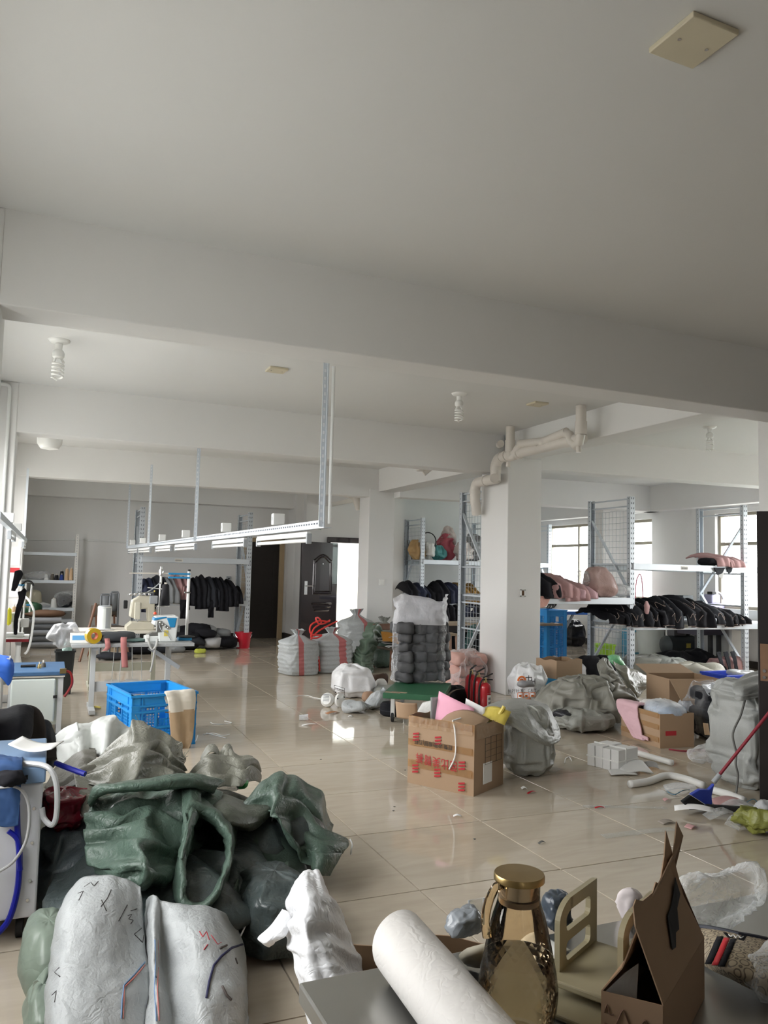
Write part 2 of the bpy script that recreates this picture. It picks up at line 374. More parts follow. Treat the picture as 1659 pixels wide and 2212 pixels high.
# daylight portals in the window openings
for k, (a, b, zl, zh) in enumerate(LW+RW):
    L = bpy.data.lights.new('window_portal', 'AREA'); L.shape = 'RECTANGLE'; L.size = zh-zl; L.size_y = b-a; L.cycles.is_portal = True
    o = bpy.data.objects.new('window_portal', L); C.objects.link(o)
    left = k < len(LW)
    o.location = (-1.02 if left else 11.36, (a+b)/2, (zl+zh)/2); o.rotation_euler = (0, -PI/2 if left else PI/2, 0)
# ------------------------------------------------------------------ common materials
RACK = M('rack_paint', (0.60, 0.645, 0.69), 0.38, 0.25, var=0.04)
WHITEM = M('white_enamel', (0.78, 0.79, 0.78), 0.35, var=0.03)
PVC = M('pvc_pipe', (0.66, 0.62, 0.57), 0.35, var=0.08, vs=3)
BLACK = M('black_rubber', (0.012, 0.012, 0.013), 0.6)
DARK = M('dark_slot', (0.12, 0.135, 0.16), 0.8)
CHROME = M('chrome', (0.75, 0.75, 0.76), 0.18, 1.0, var=0.02)
STEEL = M('brushed_steel', (0.50, 0.50, 0.48), 0.3, 1.0, var=0.12, vs=4)
GREYP = M('grey_plastic', (0.33, 0.35, 0.37), 0.45)
PAPER = M('white_paper', (0.80, 0.80, 0.79), 0.75, var=0.03)
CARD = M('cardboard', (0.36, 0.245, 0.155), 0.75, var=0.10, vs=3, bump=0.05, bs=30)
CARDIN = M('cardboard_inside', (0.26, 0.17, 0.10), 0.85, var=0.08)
BLUEP = M('blue_crate_plastic', (0.02, 0.27, 0.66), 0.38, var=0.05)
TAPEF = film('packing_tape', (0.85, 0.72, 0.52), 0.10, 0.12, 20, 0.25, .2)
def wires(mb, p0, u, v, nu, nv, r=0.003, mi=0):
    """grid of thin wires spanning u and v from p0"""
    p0, u, v = Vector(p0), Vector(u), Vector(v)
    for i in range(nu+1): a = p0+u*(i/nu); mb.bar(a, a+v, 2*r, 2*r, (1, 0, 0), mi)
    for j in range(nv+1): a = p0+v*(j/nv); mb.bar(a, a+u, 2*r, 2*r, (1, 0, 0), mi)
    return mb

# ------------------------------------------------------------------ storage racks
def rack(label, xs, yf, yr, h, levels, mesh=(0, 1), braces='Z', group=None, slots=True, pw=0.085, name='storage_rack', xr=None, flip=(0, 0, 0)):
    """bays along x: front posts at yf, rear posts at yr"""
    o = Vector((xs[0], yf, 0)); t = thing(name, label, 'rack', o, 0, group); D = yr-yf
    for i, x in enumerate(xs):
        X = x-xs[0]
        for y in (0, D):
            p = MB(); s = 1 if y == 0 else -1
            p.lo((X-pw/2, y-.004, 0), (X+pw/2, y+.004, h)).lo((X-pw/2, y, 0), (X-pw/2+.006, y+s*.07, h)).lo((X+pw/2-.006, y, 0), (X+pw/2, y+s*.07, h))
            p.lo((X-pw/2-.02, y-.03, 0), (X+pw/2+.02, y+.05 if s > 0 else y+.03, 0.006))
            ob = p.build('post', RACK, t, smooth=0)
            if slots:
                q = MB(); n = int(h/0.075)
                for k in range(n):
                    z = 0.05+k*0.075
                    for e in (-1, 1):
                        R = rotm(0, e*0.28, 0); q.box((X+e*pw*0.22, y-s*.0055, z), (0.010, 0.003, 0.030), R)
                        q.box((X-pw/2-.0015, y+s*.035, z), (0.002, 0.012, 0.012))
                tag(q.build('slot_row', DARK, ob, smooth=0), kind='stuff')
        def br(y0, z0, y1, z1, w_=0.034): MB().bar((X, y0, z0), (X, y1, z1), w_, 0.022).build('brace', RACK, t, smooth=0)
        br(.03, h-.03, D-.03, h-.03, .025); br(.03, h-.14, D-.03, h-.14, .03)
        zz = np.linspace(h-.32, 0.12, 3)
        for k in range(2):
            a, b = (D-.04, .04) if (k+flip[i]) % 2 == 0 else (.04, D-.04)
            br(a, zz[k], b, zz[k+1], .045)
        for z in levels: z = z[0] if isinstance(z, tuple) else z; br(.03, z-.12, D-.03, z-.12, .03)
        if i in mesh:
            m = wires(MB(), (X+.012, .04, .1), (0, D-.08, 0), (0, 0, h-.3), 11, 26, 0.0022)
            tag(m.build('mesh_panel', M('mesh_wire', (0.42, 0.45, 0.47), 0.4, 0.3), t, smooth=0), kind='stuff')
    x0, x1 = 0, (xr or xs[-1])-xs[0]
    X00 = xs[0]; LV = [(z, x0, x1) for z in levels if not isinstance(z, tuple)]+[(z[0], z[1]-X00, z[2]-X00) for z in levels if isinstance(z, tuple)]
    for z, x0, x1 in LV:
        for y in (0.0, D):
            MB().lo((x0, y-.03, z-.10), (x1, y+.02, z)).build('shelf_beam', RACK, t, smooth=0, bev=0.006)
        n = max(1, int((x1-x0)/0.75))
        for k in range(n):
            a, b = x0+(x1-x0)*k/n, x0+(x1-x0)*(k+1)/n
            MB().lo((a+.004, .03, z-.03), (b-.004, D-.03, z-.005)).build('shelf_panel', RACK, t, smooth=0)
        for k in range(1):
            X = x0+(x1-x0)*.3
            lab = MB()
            for q in range(2):
                if q == 0: lab.lo((X, -.0325, z-.078), (X+.14, -.0305, z-.025))
                else:
                    for r in range(9): lab.lo((X+.012+r*.013, -.0338, z-.07), (X+.018+r*.013, -.0328, z-.04), 1)
            lab.build('sticker', [M('label_sticker', (0.72, 0.70, 0.64), 0.6), DARK], t, smooth=0)
    return t
RF, RR, RH = 9.4, 10.4, 2.7
def lvl(x, y, row): return zat(PY(x, row, y), row)
zB1 = PY(1260, 1290, RF).z; zB2 = PY(1240, 1216, RF+.0).z; zC1 = PY(1450, 1346, RF).z; zC2 = PY(1450, 1219, RF).z
rack('long blue-grey rack row behind the big column, loaded with garments', [5.64, 7.98, 10.25], RF, RR, RH, [(zB1, 5.64, 7.98), (zC1, 7.98, 11.0), (zC2, 7.98, 11.0)], flip=(0, 0, 1))
A1 = PY(955, 1210, 15.58).z
rack('blue-grey rack along the far wall behind the bagged bale', [7.46, 9.2, 10.75], 15.5, 16.4, 2.68, [A1, PY(950, 1300, 15.5).z], flip=(1, 0, 0), mesh=(0,), name='storage_rack')
zL1 = PY(420, 1205, 14.75).z; zL2 = PY(500, 1297, 14.75).z
rack('grey rack on the far left wall loaded with black and pink garments', [1.50, 3.47], 14.75, 15.7, 2.55, [zL1, zL2, 0.12], mesh=(1,))
# light shelving in the far left corner
sy = 16.1; s0 = PY(168, 1154, sy); sh = s0.z
t = thing('shelving_unit', 'light grey shelving unit in the far left corner holding thread cones', 'shelf', (s0.x, sy, 0))
for X in (-1.75, 0):
    for y in (0, .42):
        p = MB().lo((X-.03, y-.003, 0), (X+.03, y+.003, sh)).lo((X-.03, y, 0), (X-.025, y+(.04 if y == 0 else -.04), sh))
        ob = p.build('post', M('shelf_post', (0.62, 0.61, 0.58), 0.4, 0.1), t, smooth=0)
        q = MB()
        for k in range(int(sh/.05)): q.box((X, y-.0045, .04+k*.05), (.012, .002, .022))
        tag(q.build('slot_row', GREYP, ob, smooth=0), kind='stuff')
SHELFZ = [PY(110, r, sy).z for r in (1193, 1253, 1313)]
for z in SHELFZ+[0.45]: MB().lo((-1.75, -.01, z-.06), (0, .42, z)).build('shelf_board', RACK, t, smooth=0, bev=.004)

# ------------------------------------------------------------------ ceiling lamps and plates
LAMPW = M('lamp_white', (0.80, 0.80, 0.78), 0.3)
def cfl(x, y, label, z=HC, k=1.0, L=0.12):
    t = thing('ceiling_lamp', label, 'lamp', (x, y, z), 0, 'spiral lamps on the ceiling')
    MB().lathe([(.02*k, -.028), (.062*k, -.02), (.075*k, -.008), (.078*k, 0)], n=28).build('base_plate', LAMPW, t)
    MB().lathe([(.024*k, -.075*k), (.026*k, -.03)], n=20).build('socket', LAMPW, t)
    MB().lathe([(.030*k, -.135*k), (.040*k, -.125*k), (.043*k, -.098*k), (.036*k, -.08*k), (.024*k, -.07*k)], n=24).build('ballast', LAMPW, t)
    pts = []; n = 110; R = .037*k
    for i in range(n+1):
        u = i/n; a = 2*PI*4.6*u; pts.append((R*math.cos(a), R*math.sin(a), -.16*k-L*k*u))
    m = MB().tube([(R*.5, 0, -.13*k), (R*.8, 0, -.15*k)]+pts+[(0, 0, -.17*k-L*k)], .0085*k, 8)
    m.tube([(-R*.5, 0, -.13*k), (-R*.8, .01, -.17*k)], .0085*k, 8); m.build('spiral_tube', M('lamp_glass', (0.86, 0.86, 0.84), 0.2), t)
    return t
b1 = P(128, 735, HC); cfl(b1.x, b1.y, 'white spiral lamp on the ceiling near the left wall, largest of them', k=1.12)
b1 = P(992, 850, HC); cfl(b1.x, b1.y, 'white spiral lamp on the ceiling left of the drain pipes', k=1.0)
b1 = P(1533, 922, HC); cfl(b1.x, b1.y, 'white spiral lamp on the ceiling right of the drain pipes')
b1 = PY(676, 985, 10.6); cfl(b1.x, b1.y, 'small spiral lamp half hidden by the second beam', k=.8)
b1 = P(1453, 1045, HC)
t = thing('ceiling_lamp', 'small white cylinder lamp on the ceiling of the right window bay', 'lamp', (b1.x, 10.9, HC))
MB().lathe([(.03, -.30), (.055, -.28), (.055, -.12), (.04, -.10), (.04, 0)]).build('lamp_shade', LAMPW, t)
t = thing('ceiling_lamp', 'white dome lamp peeking under the second beam near the left wall', 'lamp', (PY(108, 945, 10.9).x, 10.9, HC))
MB().lathe([(.0, -.36), (.11, -.34), (.15, -.28), (.155, -.16), (.12, -.12), (.05, -.1), (.03, 0)]).build('lamp_shade', LAMPW, t)
PLATE = M('beige_plate', (0.62, 0.56, 0.42), 0.5)
for (x, y, s, lab) in ((1497, 83, .2, 'beige square cover plate on the ceiling above the camera, the largest'), (598, 797, .17, 'beige cover plate on the ceiling beside the near light hanger'), (1161, 871, .17, 'small beige cover plate on the ceiling beside the drain pipes')):
    p = P(x, y, HC); t = thing('ceiling_plate', lab, 'cover plate', p, 0.02)
    MB().lo((-s/2, -s/2, -.02), (s/2, s/2, 0)).build('plate', PLATE, t, bev=.004)
    for e in (-1, 1): MB().lathe([(.006, -.023), (.006, -.018)], (s*.3*e, 0, 0), 10).build('screw', CHROME, t)

# ------------------------------------------------------------------ hanging light rail
RA = PY(700, 1131, 4.72); RB = PY(275, 1182, 15.0)
def on_line(a, b, x):
    lo, hi = 0.0, 1.0
    for _ in range(40):
        m = (lo+hi)/2; q = a+(b-a)*m; c = np.array([q.x, q.y, q.z-CAMH]); px = FPX*float(AX @ c)/float(AF @ c)+IW/2
        if px > x: lo = m
        else: hi = m
    return a+(b-a)*lo
t = thing('light_rail', 'long slotted metal rail hung from the beams carrying tube lights', 'light rail', RA)
def loc(v, o): return Vector(v)-Vector(o)
m = MB(); m.bar((0, 0, 0), RB-RA, .006, .05); m.bar((.025, 0, -.024), RB-RA+Vector((.025, 0, -.024)), .05, .005); rl = m.build('rail', RACK, t, smooth=0)
m = MB(); dv = (RB-RA)
for k in range(150):
    q = dv*(k/150*.75)+Vector((0, .02, .005)); m.box(q, (.009, .03, .011))
tag(m.build('slot_row', DARK, rl, smooth=0), kind='stuff')
for (bx, top) in ((698, HB+.0), (424, HB), (322, 3.0), (276, 3.0)):
    q = on_line(RA, RB, bx)-RA; z1 = top-RA.z+.02
    h_ = MB().lo((q.x-.004, q.y-.022, q.z-.02), (q.x+.004, q.y+.022, z1)).lo((q.x-.03, q.y-.003, q.z-.02), (q.x, q.y+.003, z1)).build('hanger', RACK, t, smooth=0)
    s_ = MB(); n = int((z1-q.z)/.05)
    for k in range(n): s_.box((q.x-.016, q.y-.0045, q.z+.03+k*.05), (.012, .003, .02))
    tag(s_.build('slot_row', M('slot_grey', (0.75, 0.77, 0.8), 0.5), h_, smooth=0), kind='stuff')
MB().tube([(.035, .0, .0), (.035, .0, HB-RA.z)], .011, 10).build('conduit', WHITEM, t)
TUBEW = M('tube_glass', (0.83, 0.84, 0.83), 0.25)
def tube_light(c, d, L, label, group='tube lights under the rails'):
    d = Vector(d).normalized(); t = thing('tube_light', label, 'light', c, 0, group); a, b = -d*L/2, d*L/2
    MB().bar(a, b, .03, .035).build('housing', WHITEM, t, smooth=0, bev=.004)
    MB().tube([a+Vector((0, 0, -.042)), b+Vector((0, 0, -.042))], .0135, 14).build('tube', TUBEW, t)
    for e in (a, b): MB().box(e+Vector((0, 0, -.03)), (.036, .025, .07)).build('end_cap', GREYP, t, smooth=0, bev=.004)
    return t
def socket_box(c, label):
    t = thing('socket_box', label, 'socket', c, 0, 'white sockets standing on the light rail')
    MB().lo((-.045, -.03, 0), (.045, .03, .085)).build('box', WHITEM, t, smooth=0, bev=.006)
    MB().lo((-.0465, -.012, .03), (-.0445, .012, .06)).build('outlet', GREYP, t, smooth=0)
ordn = ['nearest', 'second', 'third', 'fourth', 'fifth', 'farthest']
for k, (xa, xb, xs) in enumerate(((668, 545, 600), (527, 453, 488), (420, 373, 401), (366, 333, 350), (321, 297, 308), (294, 275, 286))):
    a, b = on_line(RA, RB, xa), on_line(RA, RB, xb); c = (a+b)/2+Vector((.03, 0, -.055))
    tube_light(c, b-a, min((b-a).length, 1.25), 'white tube light under the long rail, %s from the near hanger' % ordn[k].replace('nearest', 'first').replace('farthest', 'sixth'))
    socket_box(on_line(RA, RB, xs)+Vector((0, 0, .03)), 'white socket standing on the long rail, %s from the near hanger' % ordn[k].replace('nearest', 'first').replace('farthest', 'sixth'))
la, lb = P(-6, 1112, 1.82), P(55, 1168, 1.8)
t = thing('light_rail', 'short metal light rail end at the left edge above the sewing table', 'light rail', lb)
MB().bar(la-lb, (0, 0, 0), .04, .05).build('rail', RACK, t, smooth=0)
MB().bar((-.02, 0, 0), (-.02, 0, HC-lb.z-.5), .03, .006).build('hanger', RACK, t, smooth=0)
tube_light(la*.72+lb*.28+Vector((.02, 0, -.06)), lb-la, .8, 'white tube light under the left edge rail, nearer to the frame edge')
tube_light(la*.2+lb*.8+Vector((.02, 0, -.06)), lb-la, .6, 'white tube light under the left edge rail, at its free end')
socket_box(P(18, 1128, 1.86), 'white socket on the left edge rail, larger one'); socket_box(P(37, 1147, 1.85), 'white socket on the left edge rail with a black plug')
# pipe on the left pilaster
q0 = PY(22, 832, 8.6); q1 = PY(17, 1118, 8.6)
struct(MB().tube([(q0.x-.25, 8.59, q0.z)]+arc((q0.x-.04, 8.59, q0.z-.04), .04, PI/2, 0, 5)+[(q0.x, 8.59, 0.9)], .017, 10), 'trim_conduit', WHITEM)

# ------------------------------------------------------------------ drain pipes by the big column
px_ = 5.13
o = PX(1090, 985, px_)
t = thing('drain_pipe', 'off-white plastic drain pipe stepping around the head of the big column', 'pipe', o)
def L(v): return Vector(v)-o
s1, s2 = P(1107, 897, HC), P(1262, 892, HC)
s1.x = px_+.02; s2.x = px_+.02; s1.y = PX(1107, 920, px_).y; s2.y = PX(1260, 920, px_).y
def pipe(pts, r, name='pipe'): return MB().tube([L(p) for p in pts], r, 16).build(name, PVC, t)
def coup(p, d, r, l=.05): d = Vector(d).normalized()*l/2; return MB().tube([L(Vector(p)-d), L(Vector(p)+d)], r, 16).build('coupling', PVC, t)
m0, m1 = PX(1240, 951, px_), PX(1105, 982, px_)
z_ = (m0.z+m1.z)/2
R_ = .065
pipe([(px_, s2.y, z_), (px_, PX(1085, 985, px_).y, z_)], R_*.95)
yc = PX(1071, 1000, px_).y; zc = PX(1068, 1035, px_).z; y2 = PX(1028, 1045, px_).y; zd = PX(1031, 1090, px_).z
ya = PX(1085, 985, px_).y
pipe([(px_, ya, z_)]+[(px_, ya+(yc-ya)*math.sin(a), z_-(.12)*(1-math.cos(a))) for a in np.linspace(.2, PI/2, 6)]+[(px_, yc, zc+.06)], R_*1.05, 'elbow')
pipe([(px_, yc, z_-.1), (px_, yc, zc-.03)], R_)
pipe([(px_, yc-.02, zc), (px_, y2-.05, zc)], R_)
pipe([(px_, y2-.08, zc)]+[(px_, y2-.08+.1*math.sin(a), zc-.1*(1-math.cos(a))) for a in np.linspace(.2, PI/2, 5)]+[(px_, y2+.02, zd+.05), (px_+.015, y2+.02, zd), (px_+.05, y2+.05, zd-.12)], R_*1.02, 'elbow')
for p, d in (((px_, yc, zc+.13), (0, 0, 1)), ((px_, (yc+y2)/2, zc), (0, 1, 0)), ((px_, y2+.02, zc-.12), (0, 0, 1)), ((px_, ya-.1, z_), (0, 1, 0)), ((px_, ya-.38, z_), (0, 1, 0))): coup(p, d, R_*1.12)
MB().lathe([(.06, -.02), (.06, .02)], L((px_-.05, yc-.05, zc)), 18, axis=(-.3, -1, -.1)).build('cleanout_cap', PVC, t)
for sy_ in (s1.y, s2.y):
    r = .055; zt = z_-.02; dirn = 1 if sy_ == s1.y else 1
    pipe([(px_-.03, sy_, HC-.003), (px_-.03, sy_, zt+.06)], r)
    coup((px_-.03, sy_, zt+.12), (0, 0, 1), r*1.15, .14)
    pipe([(px_-.03, sy_, zt+.06), (px_-.03, sy_+.03, zt-.03), (px_-.03, sy_+.09, zt-.05), (px_-.03, sy_+.16, zt), (px_-.03, sy_+.2, zt+.08), (px_-.03, sy_+.27, zt+.11)] if sy_ == s2.y else [(px_-.03, sy_, zt+.06), (px_-.03, sy_-.03, zt-.03), (px_-.03, sy_-.09, zt-.02), (px_-.03, sy_-.16, zt+.06), (px_-.03, sy_-.24, zt+.11)], r*.9, 'trap')
    MB().lathe([(.028, -.03), (.028, .03)], L((px_-.03, sy_+.04, zt-.1)), 14).build('drain_plug', PVC, t)
pipe([(px_-.03, s1.y-.22, z_+.10), (px_-.03, (s1.y+s2.y)/2-.05, z_+.05), (px_-.01, (s1.y+s2.y)/2+.1, z_+.03)], .05)
pipe([(px_-.03, s2.y+.25, z_+.10), (px_-.03, (s1.y+s2.y)/2+.02, z_+.05)], .05)
MB().lathe([(.045, -.05), (.045, .05)], L((px_-.02, s1.y+.25, z_+.16)), 16, axis=(-.4, -1, 0)).build('cleanout_cap', PVC, t)
e0 = PY(768, 1078, 13.6)
t = thing('drain_elbow', 'small drain pipe elbow under the ceiling left of the farther column', 'pipe', e0)
MB().tube([(-.35, .1, .12), (-.12, .05, .1), (0, 0, .04), (.06, 0, -.12), (.07, 0, -.2)], [.07, .075, .08, .075, .06], 14).build('elbow', PVC, t)
e0 = PY(925, 1022, 9.6)
t = thing('drain_stub', 'pair of short drain stubs poking below the second beam', 'pipe', e0)
MB().tube([(-.13, 0, .8), (-.13, 0, .02)], .045, 12).tube([(.02, 0, .8), (.02, 0, .06), (-.06, .03, .0)], .05, 12).build('pipe', PVC, t)

# ------------------------------------------------------------------ switches
p = PY(824, 1258, 12.87)
t = thing('light_switch', 'white square light switch on the farther column', 'switch', p)
MB().lo((-.055, -.02, -.055), (.055, 0, .055)).build('plate', LAMPW, t, smooth=0, bev=.006); MB().lo((-.03, -.026, -.035), (.035, -.018, .035)).build('rocker', LAMPW, t, smooth=0, bev=.004)
p = PY(683, 1140, 15.98); t = thing('exit_sign', 'small white emergency light box above the open steel door', 'sign', (p.x, 15.98, p.z)); MB().lo((-.10, -.05, -.06), (.12, 0, .07)).build('body', LAMPW, t, smooth=0, bev=.01); MB().lo((.02, -.055, -.04), (.10, -.048, .05)).build('panel', M('sign_green', (.03, .14, .09), .4), t, smooth=0)
p = PY(494, 1250, 16.74); t = thing('wall_socket', 'small dark wall socket on the far left wall behind the garment rack', 'socket', p); MB().lo((-.05, -.015, -.05), (.05, 0, .05)).build('plate', GREYP, t, smooth=0, bev=.005); MB().lo((-.02, -.018, -.015), (.02, -.014, .015)).build('slots', BLACK, t, smooth=0)
p = PY(1129, 1281, 8.53)
t = thing('wall_socket', 'open wall socket with its cover missing on the big column', 'socket', p)
MB().lo((-.035, -.012, -.045), (.035, 0, -.033)).lo((-.035, -.012, .033), (.035, 0, .045)).lo((-.035, -.012, -.045), (-.02, 0, .045)).lo((.02, -.012, -.045), (.035, 0, .045)).build('frame', LAMPW, t, smooth=0)
MB().lo((-.02, -.004, -.033), (.02, -.001, .033)).build('box', M('rust_box', (.10, .05, .02), .8), t, smooth=0)
# ------------------------------------------------------------------ doors
DB = M('dark_bronze_door', (0.022, 0.014, 0.016), 0.22, 0.3, var=0.2, coat=0.6)
d0, d1 = PY(652, 1170, 15.55), PY(729, 1171, 15.9)
d0.z = d1.z = 0
dw = (d1-d0).length; da = math.atan2(d1.y-d0.y, d1.x-d0.x)
t = thing('door_1', 'dark bronze steel entrance door standing open against the wall', None, d0, da); t['kind'] = 'structure'
DH = 2.07
MB().lo((0, -.03, .01), (dw, .03, DH)).build('leaf', DB, t, smooth=0, bev=.006)
def ring(poly, w_, y0, y1, mb):
    n = len(poly); cx = sum(p[0] for p in poly)/n; cz = sum(p[1] for p in poly)/n; A = []
    for (o_, dd) in ((0, y0), (w_*.5, y1), (w_, y0)):
        A.append([(u+(cx-u)*min(.9, o_/max(.05, math.hypot(u-cx, v-cz))), dd, v+(cz-v)*min(.9, o_/max(.05, math.hypot(u-cx, v-cz)))) for u, v in poly])
    return mb.grid(np.array(A), cv=True)
def archpoly(x0, x1, z0, z1):
    pts = [(x0, z0), (x1, z0), (x1, z1-.14)]
    for k in range(9):
        u = k/8; pts.append((x1-(x1-x0)*u, z1-.14+.14*math.sin(PI*u)**1.2))
    pts.append((x0, z1-.14)); return pts
m = MB()
for q in (0, .045): ring(archpoly(dw*.3+q, dw*.84-q, .98+q, 1.83-q), .035, -.03, -.05, m)
for z in (.82, .75, .68):
    m.grid(np.array([[(dw*.3+(.82-z)*.5, -.03, z), (dw*.84-(.82-z)*.5, -.03, z)], [(dw*.3+(.82-z)*.5, -.055, z-.025), (dw*.84-(.82-z)*.5, -.055, z-.025)], [(dw*.3+(.82-z)*.5, -.03, z-.05), (dw*.84-(.82-z)*.5, -.03, z-.05)]]))
m.build('moulding', DB, t, smooth=60)
MB().lo((.07, -.045, .98), (.15, -.028, 1.26)).build('lock_plate', CHROME, t, smooth=0, bev=.006)
MB().tube([(.11, -.05, 1.16), (.11, -.08, 1.16), (.25, -.085, 1.16)], .011, 8).build('handle', CHROME, t)
MB().lathe([(.012, 0), (.012, .012)], (dw*.57, -.03, 1.62), 12, axis=(0, -1, 0)).build('peephole', CHROME, t)
struct(MB().lo((5.42, 15.94, 2.08), (6.5, 16.02, 2.2)).lo((5.43, 15.95, 0), (5.5, 16.02, 2.1)).lo((6.42, 15.95, 0), (6.5, 16.02, 2.1)), 'trim_1', DB, smooth=0, bev=.01)
BROWND = M('dark_brown_wood', (0.018, 0.014, 0.012), 0.45, var=0.3, vs=12)
OAK = M('oak_trim', (0.40, 0.30, 0.18), 0.5)
t = thing('door_2', 'dark brown door in the far left wall beside the rack', None, (4.62, 16.80, 0)); t['kind'] = 'structure'
MB().lo((-.76, -.02, .0), (0, .02, 2.07)).build('leaf', BROWND, t, smooth=0, bev=.003)
MB().lo((-.62, -.026, .2), (-.58, -.018, 1.9)).lo((-.14, -.026, .2), (-.10, -.018, 1.9)).build('moulding', BROWND, t, smooth=0)
struct(MB().lo((4.60, 16.70, 0), (4.70, 16.78, 2.15)).lo((3.80, 16.70, 2.06), (4.70, 16.78, 2.15)).lo((3.78, 16.70, 0), (3.86, 16.78, 2.15)), 'trim_2', OAK, smooth=0, bev=.006)
# door edge at the right of the frame
a, b = Vector((4.41, 3.95, 0)), Vector((4.98, 3.36, 0)); da = math.atan2(b.y-a.y, b.x-a.x)
t = thing('door_3', 'dark brown door leaf standing open at the right edge', None, a, da); t['kind'] = 'structure'
MB().lo((0, -.022, .01), ((b-a).length, .022, 1.965)).build('leaf', M('dark_door_lacquer', (0.016, 0.011, 0.011), 0.4, var=0.2), t, smooth=0, bev=.003)
p = PY(1650, 1390, 3.93); q = PY(1650, 1470, 3.93)
MB().lo((.012, -.0265, q.z), (.17, -.022, p.z)).build('board_patch', M('plywood_patch', (.23, .13, .075), .7, var=.25, vs=10), t, smooth=0)
for z in (PY(1650, 1448, 3.93).z, PY(1650, 1462, 3.93).z): MB().lathe([(.012, 0), (.011, .008)], (.035, -.0265, z), 12, axis=(0, -1, 0)).build('lock_cylinder', CHROME, t)
# cable strips along the back wall, posters
p0, p1, p2 = PY(55, 1166, 16.33), PY(215, 1164, 16.33), PY(275, 1171, 16.33)
struct(MB().tube([(p0.x-.2, 16.735, p0.z), (p1.x, 16.735, p1.z)], .014, 6).tube([(p1.x-.2, 16.735, p1.z-.03), (p2.x, 16.735, p2.z)], .014, 6), 'trim_cable', WHITEM)
for (x0, y0, x1, y1, lab, ch) in ((8, 1180, 51, 1222, 'white wall poster on the left pilaster, upper one', 0), (6, 1226, 51, 1290, 'white wall poster with a red band on the left pilaster', 1), (4, 1294, 50, 1345, 'white wall poster on the left pilaster, lowest one', 0)):
    a, b = PY(x0, y0, 13.03), PY(x1, y1, 13.03); t = thing('wall_poster', lab, 'poster', (a.x, 13.03, b.z))
    MB().lo((0, -.004, 0), (-.41-a.x, 0, a.z-b.z)).build('sheet', PAPER, t, smooth=0)
    if ch: MB().lo((0, -.006, a.z-b.z-.07), (-.41-a.x, -.003, a.z-b.z)).build('red_band', M('red_print', (.55, .03, .04), .5), t, smooth=0)
# ------------------------------------------------------------------ boxes and crates
def crate(name, label, loc_, rz, w_, d_, h_, mat, group=None, parts=3):
    """moulded crate with ribbed rim, ribs and lattice walls; w along local x, d along local y"""
    t = thing(name, label, 'crate', loc_, rz, group); hx, hy = w_/2, d_/2; T = .012
    MB().lo((-hx+.01, -hy+.01, .0), (hx-.01, hy-.01, .018)).build('bottom', mat, t, smooth=0)
    walls = (((1, 0), hy, w_, -1), ((1, 0), hy, w_, 1), ((0, 1), hx, d_, -1), ((0, 1), hx, d_, 1))
    for (ax, off, ln, sg) in walls:
        def f(u, v, dd): return (u, sg*(off-.012)+sg*dd, v) if ax[0] else (sg*(off-.012)+sg*dd, u, v)
        m = MB(); q = ln/2
        def blk(u0, u1, v0, v1, d0=-.004, d1=.008):
            a, b = f(u0, v0, d0), f(u1, v1, d1); m.lo(a, b)
        blk(-q, q, h_-.09, h_-.012, -.004, .004)
        blk(-q-.006, q+.006, h_-.02, h_, -.006, .022); blk(-q, q, h_-.10, h_-.085, -.004, .016)
        for z in (.0, h_*.36, h_*.66): blk(-q, q, z, z+.016, -.004, .014)
        blk(-q, -q+.07, 0, h_, -.004, .01); blk(q-.07, q, 0, h_, -.004, .01)
        blk(-.13*ln-.008, -.13*ln+.008, 0, h_-.09, -.004, .014); blk(.13*ln-.008, .13*ln+.008, 0, h_-.09, -.004, .014)
        for k in (-.34, .34): blk(ln*k-.005, ln*k+.005, 0, h_, -.002, .012)
        m.build('side_frame', mat, t, smooth=0)
        lat = MB(); m = lat
        us = np.arange(-q+.07, q-.06, .026); vs = np.arange(.02, h_-.1, .026)
        hand = lambda u, v: abs(u) < .13*ln and h_-.20 < v < h_-.13
        for u in us:
            if abs(u) < .13*ln: blk(u-.004, u+.004, 0, h_-.20, -.002, .003)
            else: blk(u-.004, u+.004, 0, h_-.09, -.002, .003)
        for v in vs:
            if h_-.20 < v < h_-.13: blk(-q, -.13*ln, v-.004, v+.004, -.002, .003); blk(.13*ln, q, v-.004, v+.004, -.002, .003)
            else: blk(-q, q, v-.004, v+.004, -.002, .003)
        tag(lat.build('lattice', mat, t, smooth=0), kind='stuff')
    return t
